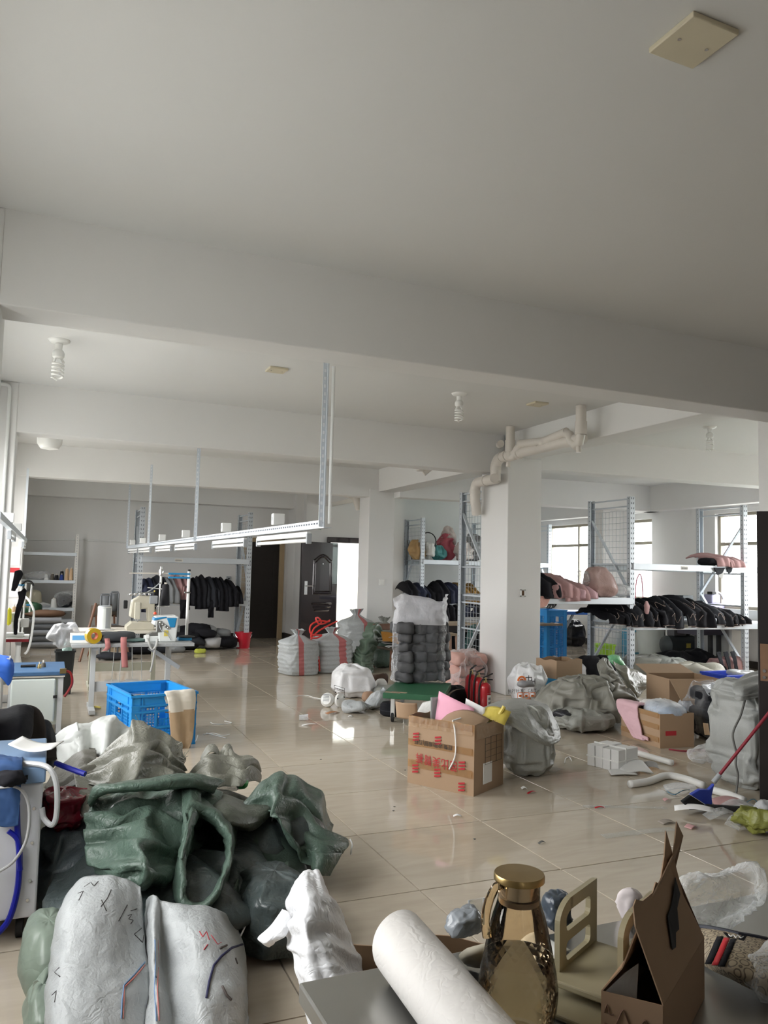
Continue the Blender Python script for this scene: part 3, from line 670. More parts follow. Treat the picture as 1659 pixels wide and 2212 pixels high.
def carton(label, loc_, rz, w_, d_, h_, flaps=(), name='cardboard_box', mat=None, T=.005, topwave=0.0, group=None, flap_len=None):
    """open box: w along x (front faces -y); flaps: list of (side, angle out) with side in n, s, e, w"""
    mat = mat or CARD; t = thing(name, label, 'box', loc_, rz, group); hx, hy = w_/2, d_/2
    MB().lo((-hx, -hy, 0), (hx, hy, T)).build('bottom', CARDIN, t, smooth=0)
    for s_, (a, b) in {'s': ((-hx, -hy), (hx, -hy)), 'n': ((-hx, hy), (hx, hy)), 'w': ((-hx, -hy), (-hx, hy)), 'e': ((hx, -hy), (hx, hy))}.items():
        N, Mv = 14, 8; A = np.zeros((2, Mv+1, N+1, 3)); out = {'s': (0, -1), 'n': (0, 1), 'w': (-1, 0), 'e': (1, 0)}[s_]
        m = MB()
        for side, thk in ((0, 0.0), (1, -T)):
            for j in range(Mv+1):
                for i in range(N+1):
                    u, v = i/N, j/Mv
                    bul = .012*math.sin(PI*u)*math.sin(PI*v*.9+.15)*(1 if w_ > .3 else .4)
                    z = h_*v+(topwave*math.sin(u*9+ord(s_))*math.sin(PI*u) if j == Mv else 0)
                    x = a[0]+(b[0]-a[0])*u+out[0]*(bul+thk); y = a[1]+(b[1]-a[1])*u+out[1]*(bul+thk); A[side, j, i] = (x, y, z)
        m.grid(A[0], 0); m.grid(A[1], 1); m.grid(np.stack([A[0, -1], A[1, -1]]), 0)
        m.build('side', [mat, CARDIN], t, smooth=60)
    for s_, ang in flaps:
        a, b, out = {'s': ((-hx, -hy), (hx, -hy), (0, -1)), 'n': ((-hx, hy), (hx, hy), (0, 1)), 'w': ((-hx, -hy), (-hx, hy), (-1, 0)), 'e': ((hx, -hy), (hx, hy), (1, 0))}[s_]
        ln = flap_len or min(w_, d_)*.45; m = MB(); c_, sn = math.cos(ang), math.sin(ang)
        e = .02; du = ((b[0]-a[0])*e, (b[1]-a[1])*e)
        p = [(a[0], a[1], h_), (b[0], b[1], h_), (b[0]-du[0]+out[0]*ln*c_, b[1]-du[1]+out[1]*ln*c_, h_+ln*sn), (a[0]+du[0]+out[0]*ln*c_, a[1]+du[1]+out[1]*ln*c_, h_+ln*sn)]
        m.add(p, [(0, 1, 2, 3)]); m.build('flap', mat, t, smooth=0, thick=T)
    return t
def text(s, size, mat, parent, loc_, rot, name='lettering', ext=0.0004, sx=1.0):
    c = bpy.data.curves.new(name, 'FONT'); c.body = s; c.size = size; c.extrude = ext; c.align_x = 'CENTER'; c.align_y = 'CENTER'; c.resolution_u = 3
    tmp = bpy.data.objects.new(name+'_curve', c); C.objects.link(tmp); bpy.context.view_layer.update(); me = bpy.data.meshes.new_from_object(tmp.evaluated_get(bpy.context.evaluated_depsgraph_get()))
    bpy.data.objects.remove(tmp); bpy.data.curves.remove(c); me.materials.clear(); me.materials.append(mat)
    o = bpy.data.objects.new(name, me); C.objects.link(o); o.parent = parent; o.location = loc_; o.rotation_euler = rot; o.scale = (sx, 1, 1); o['kind'] = 'stuff'; return o
    c = bpy.data.curves.new(name, 'FONT'); c.body = s; c.size = size; c.extrude = ext; c.align_x = 'CENTER'; c.align_y = 'CENTER'
    o = bpy.data.objects.new(name, c); C.objects.link(o); o.parent = parent; o.location = loc_; o.rotation_euler = rot; o.scale = (sx, 1, 1); c.materials.append(mat); return o
REDINK = M('red_ink', (.42, .02, .03), .6); INK = M('black_ink', (.03, .027, .025), .6)
# blue crate under the sewing table
f0 = P(411, 1612); hcr = zat(f0, 1497); c0 = P(275, 1506, hcr); c1 = P(236, 1478, hcr); c2 = P(370, 1463, hcr); c3 = P(423, 1496, hcr)
ex = (Vector(c3)-Vector(c0)); ey = (Vector(c1)-Vector(c0)); cc = (c0+c1+c2+c3)/4; cc.z = 0
ang = math.atan2(ex.y, ex.x)
crate('plastic_crate', 'blue plastic crate in front of the sewing table with a beige cloth over its rim', cc, ang, ex.length*.96, max(ey.length, .5), hcr, BLUEP)
CRATE1 = (c0, c1, c2, c3, hcr)
# second blue crate beside the big column, with an open carton in it
f0 = P(1238, 1535); h2 = zat(f0, 1468); rz = -.22
crate('plastic_crate', 'blue plastic crate right of the big column with an open carton in it', (f0.x+.02, f0.y+.30, 0), .30, S(108, f0)*.95, .42, h2, M('crate_blue_2', (0.03, .30, .58), .4), parts=3)
CR2 = Vector((f0.x+.02, f0.y+.30, 0))
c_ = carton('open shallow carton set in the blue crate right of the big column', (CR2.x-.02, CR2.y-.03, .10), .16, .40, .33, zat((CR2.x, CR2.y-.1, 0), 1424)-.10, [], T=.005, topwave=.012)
# tall blue crate stack standing on end behind the column
p = P(1190, 1405); hh = zat(p, 1316)
crate('plastic_crate', 'blue plastic crate standing on end behind the big column under the rack', (PY(1183, 1400, 11.0).x, 11.0, 0), .1, .42, .45, PY(1190, 1316, 11).z, BLUEP)
p = PY(1310, 1422, 12.2)
# printed carton in the middle
c0, c1, c2 = P(880, 1690), P(1023, 1721), P(1085, 1697)
ex = c1-c0; wv = ex.length; ang = math.atan2(ex.y, ex.x); hb = zat(c0, 1545); ny = Vector((-math.sin(ang), math.cos(ang), 0)); dv_ = .42
cc = (c0+c1)/2+ny*dv_/2
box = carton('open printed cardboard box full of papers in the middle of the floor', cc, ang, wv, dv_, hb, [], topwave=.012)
BOX1 = (cc, ang, wv, dv_, hb)
for k, (u, txt) in enumerate(((-.28, '裤'), (-.15, '臀'), (-.02, '美'), (.11, '比'), (.24, '芭'))):
    text(txt, .078, REDINK, box, (u*wv-.01, -dv_/2-.0165, hb*.40-.02*u), (PI/2, PI, 0), sx=.86)
text('提臀|收腹|瘦腿|百搭', .038, INK, box, (-.05, -dv_/2-.0165, hb*.64), (PI/2, PI, 0), sx=.95)
for u in (-.36, -.02, .34):
    for z0 in ((.08, .30) if u < .3 else (.02, .16)):
        m = MB()
        for q in range(3): m.prism([(u*wv-.025, z0+q*.022), (u*wv+.025, z0+.01+q*.022), (u*wv+.025, z0+.022+q*.022), (u*wv-.025, z0+.012+q*.022)], -dv_/2-.0165, -dv_/2-.014, 0, lambda a, b, d: (a, d, b))
        tag(m.build('red_stripes', REDINK, box, smooth=0), kind='stuff')
m = MB().lo((wv/2+.009, -.10, .06), (wv/2+.0125, .02, .20)); m.build('paper_label', PAPER, box, smooth=0)
m = MB()
for q in range(5): m.lo((wv/2+.0115, -.08, hb*.40+q*.045), (wv/2+.0135, .16, hb*.403+q*.045))
for q in range(4): m.lo((wv/2+.0115, -.08+q*.08, hb*.40), (wv/2+.0135, -.078+q*.08, hb*.40+.18))
tag(m.build('printed_table', INK, box, smooth=0), kind='stuff')
for k, (z0, z1) in enumerate(((.12, .17), (.27, .315), (.43, .475))):
    MB().lo((-wv/2+.01, -dv_/2-.0145, z0), (wv/2-.01, -dv_/2-.0125, z1)).build('tape_strip', TAPEF, box, smooth=0)
TS = film('shiny_tape', (.90, .82, .70), .10, .1, 26, .6, .25)
m = MB(); A = np.array([[(wv*(-.49+.98*i/40), -dv_/2-.016-.006*abs(nz((i*.6, j, 0), 3)), hb-.07*j/4+.004*nz((i, j*2, 1), 4)) for i in range(41)] for j in range(5)]); m.grid(A)
A = np.array([[(wv/2+.012+.008*abs(nz((i*.6, j, 5), 3)), -dv_/2+dv_*i/30, hb-.10*j/4+.004*nz((i, j*2, 8), 4)) for i in range(31)] for j in range(5)]); m.grid(A)
m.build('tape_wrap', TS, box, smooth=60)
m = MB().tube([Vector((.12, -.14, hb+.02))]+spline([(.10, -dv_/2-.005, hb+.01), (.13, -dv_/2-.02, hb-.06), (.135, -dv_/2-.02, hb*.55), (.09, -dv_/2-.022, hb*.33)], 6), .0055, 6)
m.build('white_strap', PAPER, box)
# contents of the printed carton
R2 = rotm(0, 0, ang)
def inbox(x, y, z): return cc+R2 @ Vector((x, y, 0))+Vector((0, 0, z))
PINK = M('pink_paper', (.78, .38, .50), .7); YEL = M('yellow_plastic', (.62, .50, .10), .35, crumple=.2)
fill = MB(); A = np.array([[tuple(inbox((i/16-.5)*wv*.94, (j/12-.5)*dv_*.92, hb-.12+.03*fold((i*.2, j*.2, 0), 2))) for i in range(17)] for j in range(13)])
tag(fill.grid(A).build('scrap_paper', CARDIN, None, o=tuple(inbox(0, 0, .05)), smooth=60), 'brown paper scraps filling the printed cardboard box', 'paper scraps', None, 'stuff')
def sheet_at(c, u, v, name, label, mat, cat='paper', bend=.03, thick=.002):
    c, u, v = Vector(c), Vector(u), Vector(v); nn = u.cross(v).normalized(); A = np.array([[tuple(u*(i/8-.5)+v*(j/8-.5)+nn*bend*math.sin(PI*i/8)) for i in range(9)] for j in range(9)])
    o_ = MB().grid(A).build(name, mat, None, smooth=60, thick=thick); o_.location = c; return tag(o_, label, cat)
rx = R2 @ Vector((1, 0, 0)); ry = R2 @ Vector((0, 1, 0)); up = Vector((0, 0, 1))
sheet_at(inbox(-.03, .02, hb+.0), rx*.30-up*.09, up*.22+ry*.05, 'pink_folder', 'pink printed folder sticking out of the printed cardboard box', PINK, 'folder')
pf = bpy.data.objects['pink_folder']
sheet_at(inbox(-.20, .05, hb+.0), rx*.03+ry*.12, up*.22, 'grey_folder', 'grey folder beside the pink one in the printed box', M('grey_folder', (.35, .36, .36), .5), 'folder', .01, .006)
sheet_at(inbox(-.30, .15, hb-.02), rx*.2+ry*.1, up*.10+ry*.12, 'newspaper', 'crumpled newsprint at the back left of the printed box', M('newsprint', (.62, .62, .60), .8, var=.25, vs=40), 'paper', .04)
sheet_at(inbox(.10, -.08, hb-.02), rx*.34, ry*.17+up*.06, 'carton_flap', 'curved brown carton piece on top of the printed box', CARD, 'cardboard', .05, .004)
sheet_at(inbox(.22, .13, hb-.0), rx*.25+up*.02, ry*.1+up*.08, 'yellow_bag', 'yellow plastic bag at the back right of the printed box', YEL, 'plastic bag', .05)
m = MB().tube(spline([tuple(inbox(.10, .1, hb)), tuple(inbox(.20, .1, hb-.02)), tuple(inbox(.27, .12, hb+.02)), tuple(inbox(.31, .14, hb+.09))], 6), .014, 8); tag(m.build('yellow_strap', YEL, None, o=tuple(inbox(.2, .1, hb))), 'twisted yellow plastic strip standing in the printed box', 'strap')
sheet_at(inbox(-.40, -.05, hb-.0), rx*.16+ry*.05, up*.12-ry*.02, 'carton_scrap', 'torn corner of brown cardboard poking from the printed box', CARD, 'cardboard', .02, .004)
sheet_at(inbox(.09, .10, hb+.03), rx*.16-up*.05, up*.12+ry*.03, 'white_sheet', 'white paper tucked behind the pink folder', PAPER, 'paper', .01)
# carton with the pink cloth
c0, c1, c2 = P(1342, 1588), P(1426, 1617), P(1474, 1600)
ex = c1-c0; e2 = c2-c1; ang2 = math.atan2(ex.y, ex.x); w2 = ex.length; d2 = .36; ny = Vector((-math.sin(ang2), math.cos(ang2), 0)); h3 = zat(c1, 1543)
cc2 = (c0+c1)/2+ny*d2/2
b2 = carton('brown taped carton with a pink garment over its edge', cc2, ang2, w2, d2, h3, [])
BOX2 = (cc2, ang2, w2, d2, h3)
for z0 in (.05, .16, .26): MB().lo((-w2/2+.01, -d2/2-.0145, z0), (w2/2-.01, -d2/2-.0125, z0+.045)).build('tape_strip', TAPEF, b2, smooth=0)
MB().lo((w2/2+.010, -.13, .11), (w2/2+.0135, -.02, .15)).build('red_print', REDINK, b2, smooth=0)
# big carton with open flaps behind it
c0 = P(1432, 1580); hb3 = zat(c0, 1470)
carton('large brown carton with drooping flaps behind the taped carton', (c0.x*(1+.3/c0.y)+.26, c0.y+.30, 0), -.22, .56, .46, hb3*.98, [('s', -.75), ('e', -1.15), ('n', .25)], flap_len=.27)
# carton with corrugated walls behind the steel table, bottom of the picture
carton('open corrugated carton on the floor behind the steel table', (1.02, 1.95, 0), -.35, .62, .42, .42, [], topwave=.02)

# ------------------------------------------------------------------ fire extinguishers
REDX = M('extinguisher_red', (.42, .012, .02), .28, var=.05, coat=.4)
BRASS = M('brass', (.55, .42, .2), .3, 1.0)
for k, (bx, by, top, lab) in enumerate(((1017, 1528, 1456, 'red fire extinguisher at the back left of the trio by the big column'), (1032, 1532, 1462, 'red fire extinguisher in the middle of the trio, mostly hidden'), (1047, 1540, 1474, 'red fire extinguisher at the front of the trio with a white label'))):
    p = P(bx, by); r = S(26, p)/2; hh = zat(p, top)
    t = thing('fire_extinguisher', lab, 'extinguisher', p, .4-.3*k)
    MB().lathe([(r*.92, 0), (r, .012), (r, hh*.84), (r*.93, hh*.9), (r*.7, hh*.96), (r*.35, hh)], n=28).build('cylinder', REDX, t)
    MB().lathe([(r*.34, hh-.01), (r*.36, hh+.02), (r*.25, hh+.03), (r*.25, hh+.05)], n=14).build('valve', BRASS, t)
    MB().bar((-.02, 0, hh+.05), (.085, 0, hh+.095), .022, .012).build('lever', BLACK, t, smooth=0, bev=.003)
    MB().bar((-.02, 0, hh+.035), (.085, 0, hh+.028), .022, .01).build('grip', BLACK, t, smooth=0, bev=.003)
    MB().tube(spline([(-.01, -.01, hh+.035), (-r*.8, -r*.5, hh+.02), (-r*1.2, -r*.5, hh*.8), (-r*1.15, -r*.4, hh*.35), (-r*1.12, -r*.4, .06)], 7), .0095, 8).build('hose', BLACK, t)
    MB().lathe([(.013, 0), (.010, .07)], (-r*1.12, -r*.4, .03), 10).build('nozzle', BLACK, t)
    def wrap(z0, z1, a0, a1, rr, n=10): return np.array([[(rr*math.cos(a0+(a1-a0)*i/n), rr*math.sin(a0+(a1-a0)*i/n), z) for i in range(n+1)] for z in (z0, z1)])
    MB().grid(wrap(hh*.18, hh*.66, -1.5, .1, r*1.006)).build('paper_label', PAPER, t)
    m = MB(); m.grid(wrap(hh*.61, hh*.655, -1.5, .1, r*1.01)); m.build('label_band', REDX, t)
    m = MB()
    for a in (-1.25, -.9):
        for zz in (.30, .44): m.grid(wrap(hh*zz, hh*(zz+.09), a, a+.22, r*1.01, 3))
    tag(m.build('label_pictogram', INK, t), kind='stuff')

# ------------------------------------------------------------------ green platform cart
GREENC = M('cart_green', (.018, .10, .045), .45, var=.15, vs=5)
zc_ = .30; k0, k1, k2 = P(826, 1494, zc_), P(960, 1506, zc_), P(968, 1476, zc_)
ex = k1-k0; ang3 = -.57; w3 = ex.length*.92; d3 = .92
cc3 = (k0+k1)/2+Vector((-math.sin(ang3), math.cos(ang3), 0))*d3/2
t = thing('platform_cart', 'green wooden platform cart carrying the bagged bale', 'cart', (cc3.x, cc3.y, 0), ang3)
CART = (cc3, ang3, w3, d3, zc_)
MB().lo((-w3/2, -d3/2, zc_-.055), (w3/2, d3/2, zc_)).build('deck', GREENC, t, smooth=0, bev=.005)
for a in (-.7, -.5): MB().box((a*.3, -d3*.36+a*.1, zc_+.0012), (.16, .05, .002), rotm(0, 0, .3*a)).build('torn_tape', M('torn_tape', (.40, .30, .21), .6), t, smooth=0)
for X in (-w3*.36, w3*.38):
    for Y in (-d3*.36, d3*.36):
        l_ = MB().lo((X-.02, Y-.02, .05), (X+.02, Y+.02, zc_-.05)).build('leg', STEEL, t, smooth=0)
        MB().lathe([(.04, -.014), (.048, -.01), (.048, .01), (.04, .014)], (X, Y, .048), 16, axis=(1, 0, 0)).build('caster', BLACK, l_)
# ------------------------------------------------------------------ sewing corner
TBL = .71
GREYT = M('grey_table_top', (.36, .37, .37), .4, var=.06); LEGP = M('leg_paint', (.60, .62, .63), .35, .1); OLIVE = M('olive_leg_paint', (.42, .42, .34), .45)
CREAM = M('cream_table_top', (.66, .62, .55), .5)
def sewing_table(name, label, x0, x1, y0, y1, top, legm, ft=.0, edge=None):
    t = thing(name, label, 'table', ((x0+x1)/2, (y0+y1)/2, 0)); hx, hy = (x1-x0)/2, (y1-y0)/2
    MB().lo((-hx, -hy, TBL-.035), (hx, hy, TBL)).build('table_top', top, t, smooth=0, bev=.005)
    if edge: MB().lo((-hx-.003, -hy-.003, TBL-.036), (hx+.003, -hy+.002, TBL-.008)).build('edge_band', edge, t, smooth=0)
    for s_ in (-1, 1):
        X = s_*(hx-.22 if hx > .5 else hx-.1)
        MB().lo((X-.025, -.04, .05), (X+.025, .04, TBL-.035)).build('leg', legm, t, smooth=0, bev=.003)
        MB().lo((X-.03, -hy+.04, 0.012), (X+.03, hy-.04, .055)).build('foot', legm, t, smooth=0, bev=.004)
        MB().lo((X-.028, -hy+.06, TBL-.07), (X+.028, hy-.06, TBL-.036)).build('bracket', legm, t, smooth=0)
    MB().lo((-hx+.2, -.01, .20), (hx-.2, .01, .30)).build('stretcher', legm, t, smooth=0)
    for X in (-.12, .12):
        MB().box((X, -.12, .07), (.16, .22, .012), rotm(.2, 0, 0)).build('pedal', M('pedal_grey', (.5, .5, .49), .4, .3), t, smooth=0)
        MB().tube([(X, -.05, .08), (X*.8, 0, TBL-.04)], .004, 6).build('pedal_rod', LEGP, t)
    return t
xa, xb = P(155, 1392, TBL).x, P(430, 1394, TBL).x
y0 = 8.38
T1 = sewing_table('sewing_table', 'grey sewing table with ruler edge behind the blue crate', xa, xb, y0, y0+.62, GREYT, LEGP)
m = MB()
for k in range(70): m.lo((-.42+k*.012, -.312, TBL-.016), (-.4185+k*.012, -.3095, TBL-(.004 if k % 5 == 0 else .009)))
tag(m.build('ruler_marks', M('ruler_white', (.7, .7, .68), .6), T1, smooth=0), kind='stuff')
MB().bar((.15, -.2, TBL-.05), (.46, -.22, TBL-.26), .05, .04).build('knee_lever', GREYP, T1, smooth=0)
ca, cb = PY(160, 1356, 10.0).x, PY(425, 1360, 10.0).x
T2 = sewing_table('sewing_table', 'cream topped sewing table behind the grey one', ca, cb-.25, 10.0, 10.6, CREAM, OLIVE)
la_ = -.2
T3 = sewing_table('sewing_table', 'white sewing table with dark red edge at the left of the picture', la_-.52, PY(61, 1390, 9.12).x, 9.12, 9.67, M('white_top', (.74, .74, .73), .35), LEGP, edge=M('dark_red_edge', (.30, .012, .02), .4))
# overlock machine
p = PY(345, 1372, 8.62); p.z = TBL
MW = M('machine_white', (.70, .72, .70), .3, coat=.2); MBL = M('machine_blue', (.02, .22, .45), .35)
t = thing('overlock_machine', 'white and blue overlock sewing machine on the grey table', 'sewing machine', p)
def bl(poly, y0_, y1_, name, mat, bev=.008): return MB().prism(poly, y0_, y1_, 0, lambda u, v, d: (u, d, v)).build(name, mat, t, smooth=0, bev=bev)
bl([(-.02, 0), (.155, 0), (.175, .26), (.14, .275), (-.06, .262), (-.085, .18), (-.03, .16)], -.10, .10, 'body', MW, .012)
bl([(.05, .25), (.155, .25), (.14, .15), (.09, .15)], -.108, -.09, 'blue_panel', MBL)
bl([(-.08, .22), (.05, .25), (.05, .262), (-.075, .25)], -.108, .06, 'blue_cover', MBL)
bl([(-.155, 0), (-.02, 0), (-.02, .06), (-.155, .06)], -.09, .08, 'bed', MW)
bl([(-.155, .06), (.0, .06), (-.02, .10), (-.09, .10)], -.07, .02, 'looper_guard', STEEL, .003)
MB().lo((-.05, -.105, .10), (.01, -.06, .22)).build('needle_head', STEEL, t, smooth=0, bev=.006)
for k in range(4): MB().lathe([(.014, 0), (.016, .012), (.008, .02)], (-.01+.027*k, -.10, .20-.018*k), 14, axis=(0, -1, 0)).build('tension_dial', STEEL, t)
MB().lo((-.155, -.10, .0), (-.115, -.06, .075)).build('white_cup', LAMPW, t, smooth=0, bev=.006)
MB().lo((.03, -.106, .06), (.07, -.10, .12)).build('yellow_label', YEL, t, smooth=0)
MB().lathe([(.0, 0), (.02, .01), (.012, .03), (0, .035)], (-.06, -.02, .275), 10).build('orange_knob', M('orange', (.75, .08, .03), .4), t)
MB().lathe([(.035, 0), (.04, .02)], (.18, 0, .13), 18, axis=(1, 0, 0)).build('hand_wheel', GREYP, t)
MB().tube(spline([(-.03, -.1, .2), (0, -.13, .12), (.05, -.13, .1), (.1, -.12, .02)], 6), .004, 6).build('cable', GREYP, t)
# coverstitch machine behind
p = PY(300, 1352, 10.2); p.z = TBL
t = thing('coverstitch_machine', 'old cream coverstitch sewing machine on the cream table', 'sewing machine', p)
MC = M('machine_cream', (.55, .52, .42), .4, var=.15)
bl([(-.16, 0), (.17, 0), (.17, .10), (-.10, .10), (-.16, .05)], -.12, .12, 'bed', MC, .012)
bl([(-.12, .16), (-.10, .36), (.0, .42), (.17, .41), (.17, .10), (.10, .10), (.08, .26), (-.03, .25), (-.06, .14)], -.09, .09, 'arm', MC, .015)
MB().lo((-.07, -.11, .13), (.0, -.08, .34)).build('face_plate', M('machine_face', (.62, .60, .50), .35), t, smooth=0, bev=.01)
MB().tube([(-.03, -.10, .25), (-.03, -.10, .10)], .007, 8).build('needle_bar', CHROME, t)
bl([(-.15, .42), (.15, .45), (.15, .47), (-.15, .44)], -.06, -.03, 'thread_rail', STEEL, .002)
for k in range(5): MB().lathe([(.016, 0), (.018, .015), (.006, .03)], (-.12+.055*k, -.07, .43), 12, axis=(0, -1, .3)).build('tension_dial', CHROME, t)
MB().lo((.10, -.11, .32), (.2, -.05, .42)).build('side_box', GREYP, t, smooth=0, bev=.01)
MB().lo((-.20, -.08, .26), (-.15, -.03, .36)).build('side_knob', BLACK, t, smooth=0, bev=.01)
MB().lathe([(.05, 0), (.055, .03)], (.17, .02, .2), 18, axis=(1, 0, 0)).build('hand_wheel', MC, t)
# thread stands
def cone_(c, r, h, mat, label, group=None, name='thread_cone', core=None):
    t = thing(name, label, 'thread', c, 0, group)
    MB().lathe([(r, 0), (r, .01), (r*.72, h*.93), (r*.5, h)], n=18).build('thread', mat, t)
    MB().lathe([(r*.3, h-.01), (r*.28, h+.02)], n=10).build('core', core or CREAM, t); return t
THB = M('thread_black', (.012, .012, .016), .75); THW = M('thread_white', (.72, .72, .70), .8); THT = M('thread_tan', (.52, .36, .22), .8); THBL = M('thread_blue', (.02, .05, .25), .7); THG = M('thread_grey_brown', (.11, .095, .075), .8)
p = PY(403, 1366, 8.72); p.z = TBL; H = zat(p, 1234)-TBL
t = thing('thread_stand', 'white thread stand pole with blue arms at the right end of the grey table', 'thread stand', p)
MB().lathe([(.016, 0), (.016, H)], n=14).build('pole', LAMPW, t); MB().lathe([(.085, .03), (.09, .04), (.02, .055)], n=24).build('tray', BLACK, t); MB().lo((-.09, -.06, 0), (.05, .06, .03)).build('base', MBL, t, smooth=0, bev=.006)
for z in (H-.03, H-.07): MB().bar((-.22, -.02, z), (.01, -.02, z), .02, .02).build('arm', MBL, t, smooth=0, bev=.004)
MB().lathe([(.018, 0), (.014, .02)], (0, 0, H), 12).build('cap', BLACK, t); MB().lo((-.04, -.03, H*.68), (.02, .02, H*.70)).build('clamp', STEEL, t, smooth=0)
p = PY(344, 1330, 10.3); p.z = TBL; H = zat(p, 1224)-TBL
t = thing('thread_stand', 'tall metal thread stand pole above the coverstitch machine', 'thread stand', p)
MB().lathe([(.014, 0), (.014, H)], n=14).build('pole', STEEL, t); MB().lathe([(.12, H*.36), (.12, H*.375)], n=24).build('tray', STEEL, t)
MB().bar((-.38, 0, H-.09), (.28, 0, H-.08), .012, .016).build('arm', CREAM, t, smooth=0); MB().lathe([(.02, H-.12), (.03, H-.06), (.02, H-.03)], n=12).build('collar', CHROME, t)
MB().tube(spline([(0, -.02, H*.75), (-.12, -.03, H*.62), (-.26, -.03, H*.52)], 6), .008, 6).build('hose', GREYP, t); MB().tube([(-.16, -.03, H*.66), (.02, -.03, H*.64)], .006, 6).build('thread_guide', LAMPW, t)
cone_((p.x+.06, p.y-.02, TBL+H*.375), .06, .27, THB, 'big black thread cone on the tall thread stand')
cone_((p.x-.08, p.y-.08, TBL+H*.375), .032, .17, THB, 'slim black spool with a yellow foot on the tall thread stand', core=YEL)
MB().lathe([(.055, 0), (.055, .02)], n=16)
# things on the grey table
p = PY(201, 1381, 8.46); r = S(16.5, p); p.z = TBL
t = thing('tape_roll', 'roll of yellow packing tape standing on the grey sewing table', 'tape', p+Vector((0, 0, r)), .35)
MB().lathe([(r*.5, -.03), (r, -.03), (r, .03), (r*.5, .03), (r*.5, -.03)], n=36, axis=(0, 1, 0), capb=False, capt=False).build('tape', M('amber_tape', (.55, .36, .02), .25, coat=.3), t)
MB().lathe([(r*.42, -.031), (r*.5, -.031), (r*.5, .031), (r*.42, .031), (r*.42, -.031)], n=30, axis=(0, 1, 0), capb=False, capt=False).build('core', M('orange_core', (.65, .15, .05), .6), t)
p = PY(172, 1392, 8.5); t = thing('thread_box', 'white box with a blue label at the left end of the grey table', 'box', (p.x, 8.58, TBL))
MB().lo((-.09, -.06, 0), (.09, .06, .095)).build('box', LAMPW, t, smooth=0, bev=.004); MB().lo((-.07, -.0625, .03), (.05, -.06, .075)).build('label', M('sky_label', (.12, .35, .65), .5), t, smooth=0)
p = PY(225, 1347, 10.3)
t = thing('air_heater', 'white rounded heater with a dark stripe on the cream table', 'heater', (p.x, 10.3, TBL), .3)
hh = zat((p.x, 10.3, 0), 1308)-TBL
MB().lathe([(.075, 0), (.082, .012), (.082, hh-.02), (.075, hh-.006), (.02, hh)], n=32).build('body', MW, t); MB().lathe([(.083, hh-.03), (.077, hh-.004), (.02, hh+.002)], n=32).build('lid', GREYP, t)
MB().grid(np.array([[(.0835*math.cos(a), .0835*math.sin(a), z) for a in np.linspace(-1.75, -.85, 8)] for z in (.015, hh-.03)])).build('stripe', GREYP, t)
p = PY(190, 1352, 10.15); sheet_at((p.x+.12, 10.2, TBL+.004), (.34, .06, 0), (-.03, .22, .0), 'paper_sheet', 'white paper sheet lying on the cream table', PAPER, 'paper', .006)
# things on the shelving unit
zs = SHELFZ[1]+.0
for (px0, hpx, wpx, mt, lab) in ((100, 12.5, 10, THW, 'short white thread cone on the middle shelf'), (113, 13, 8, THG, 'grey-brown thread cone on the middle shelf'), (122, 11, 10, THB, 'stubby black thread cone on the middle shelf'), (133, 19, 10, THB, 'tall black thread cone behind the blue one'), (133, 12, 8, THBL, 'blue thread cone on the middle shelf'), (144, 25, 9, THT, 'tall tan thread cone on a dark one'), (153.5, 25.5, 8.5, THT, 'tan thread cone at the right end of the middle shelf')):
    yy = sy+.10+(.12 if 'behind' in lab else 0); q = PY(px0, 1250, yy); cone_((q.x, yy, zs), S(wpx/2, q), S(hpx, q), mt, lab+' of the corner unit')
zs = SHELFZ[2]; q = PY(116, 1305, sy+.1); cone_((q.x, sy+.1, zs), S(6.5, q), S(19, q), THW, 'large white thread cone on the lower shelf of the corner unit')
# chairs leaning and standing in the corner
CHG = M('chair_dark_grey', (.14, .15, .16), .45)
def chair_back(px0, px1, top, yy, lab):
    a, b = PY(px0, top, yy), PY(px1, top, yy); t = thing('folding_chair', lab, 'chair', (a.x, yy, 0)); w_ = b.x-a.x; h_ = a.z
    for X in (0, w_): MB().tube([(X, -.35, 0), (X, 0, h_*.5), (X, .05, h_-.03)], .016, 8).build('leg', CHG, t)
    MB().tube([(0, .05, h_-.03), (w_*.1, .06, h_), (w_*.9, .06, h_), (w_, .05, h_-.03)], .016, 8).build('top_rail', CHG, t)
    A = np.array([[(w_*(.1+.8*i/6), .045-.02*math.sin(PI*i/6)-.0*j, h_-.02-.3*j/3) for i in range(7)] for j in range(4)]); MB().grid(A).build('backrest', CHG, t, thick=.012)
    MB().box((w_/2, -.12, .42), (w_*.95, .34, .025), rotm(.6, 0, 0)).build('seat', CHG, t, smooth=0, bev=.01)
chair_back(219, 238, 1284, 13.6, 'grey folded chair leaning in the far left corner, left of two'); chair_back(240, 257, 1279, 13.9, 'grey folded chair leaning in the far left corner, right of two')
WALN = M('walnut', (.17, .075, .04), .45, var=.2); BRN = M('brown_seat', (.10, .075, .055), .7)
l0, l1 = P(183, 1424), P(222, 1430)
t = thing('wooden_chair', 'brown wooden chair with splayed legs behind the sewing tables', 'chair', ((l0.x+l1.x)/2+.25, l0.y+.25, 0), .3)
for X in (-.2, .2):
    for Y in (-.2, .2): MB().tube([(X*1.25, Y*1.25, 0), (X*.8, Y*.8, .46)], [.012, .02], 8).build('leg', WALN, t)
MB().lo((-.22, -.22, .45), (.22, .22, .50)).build('seat', BRN, t, smooth=0, bev=.02)
A = np.array([[(.23*(i/6-.5)*2, .22-.05*((i/6-.5)*2)**2*-1, .62+.2*j/3+(.02 if 0 < i < 6 else 0)) for i in range(7)] for j in range(4)]); MB().grid(A).build('backrest', BRN, t, thick=.03)
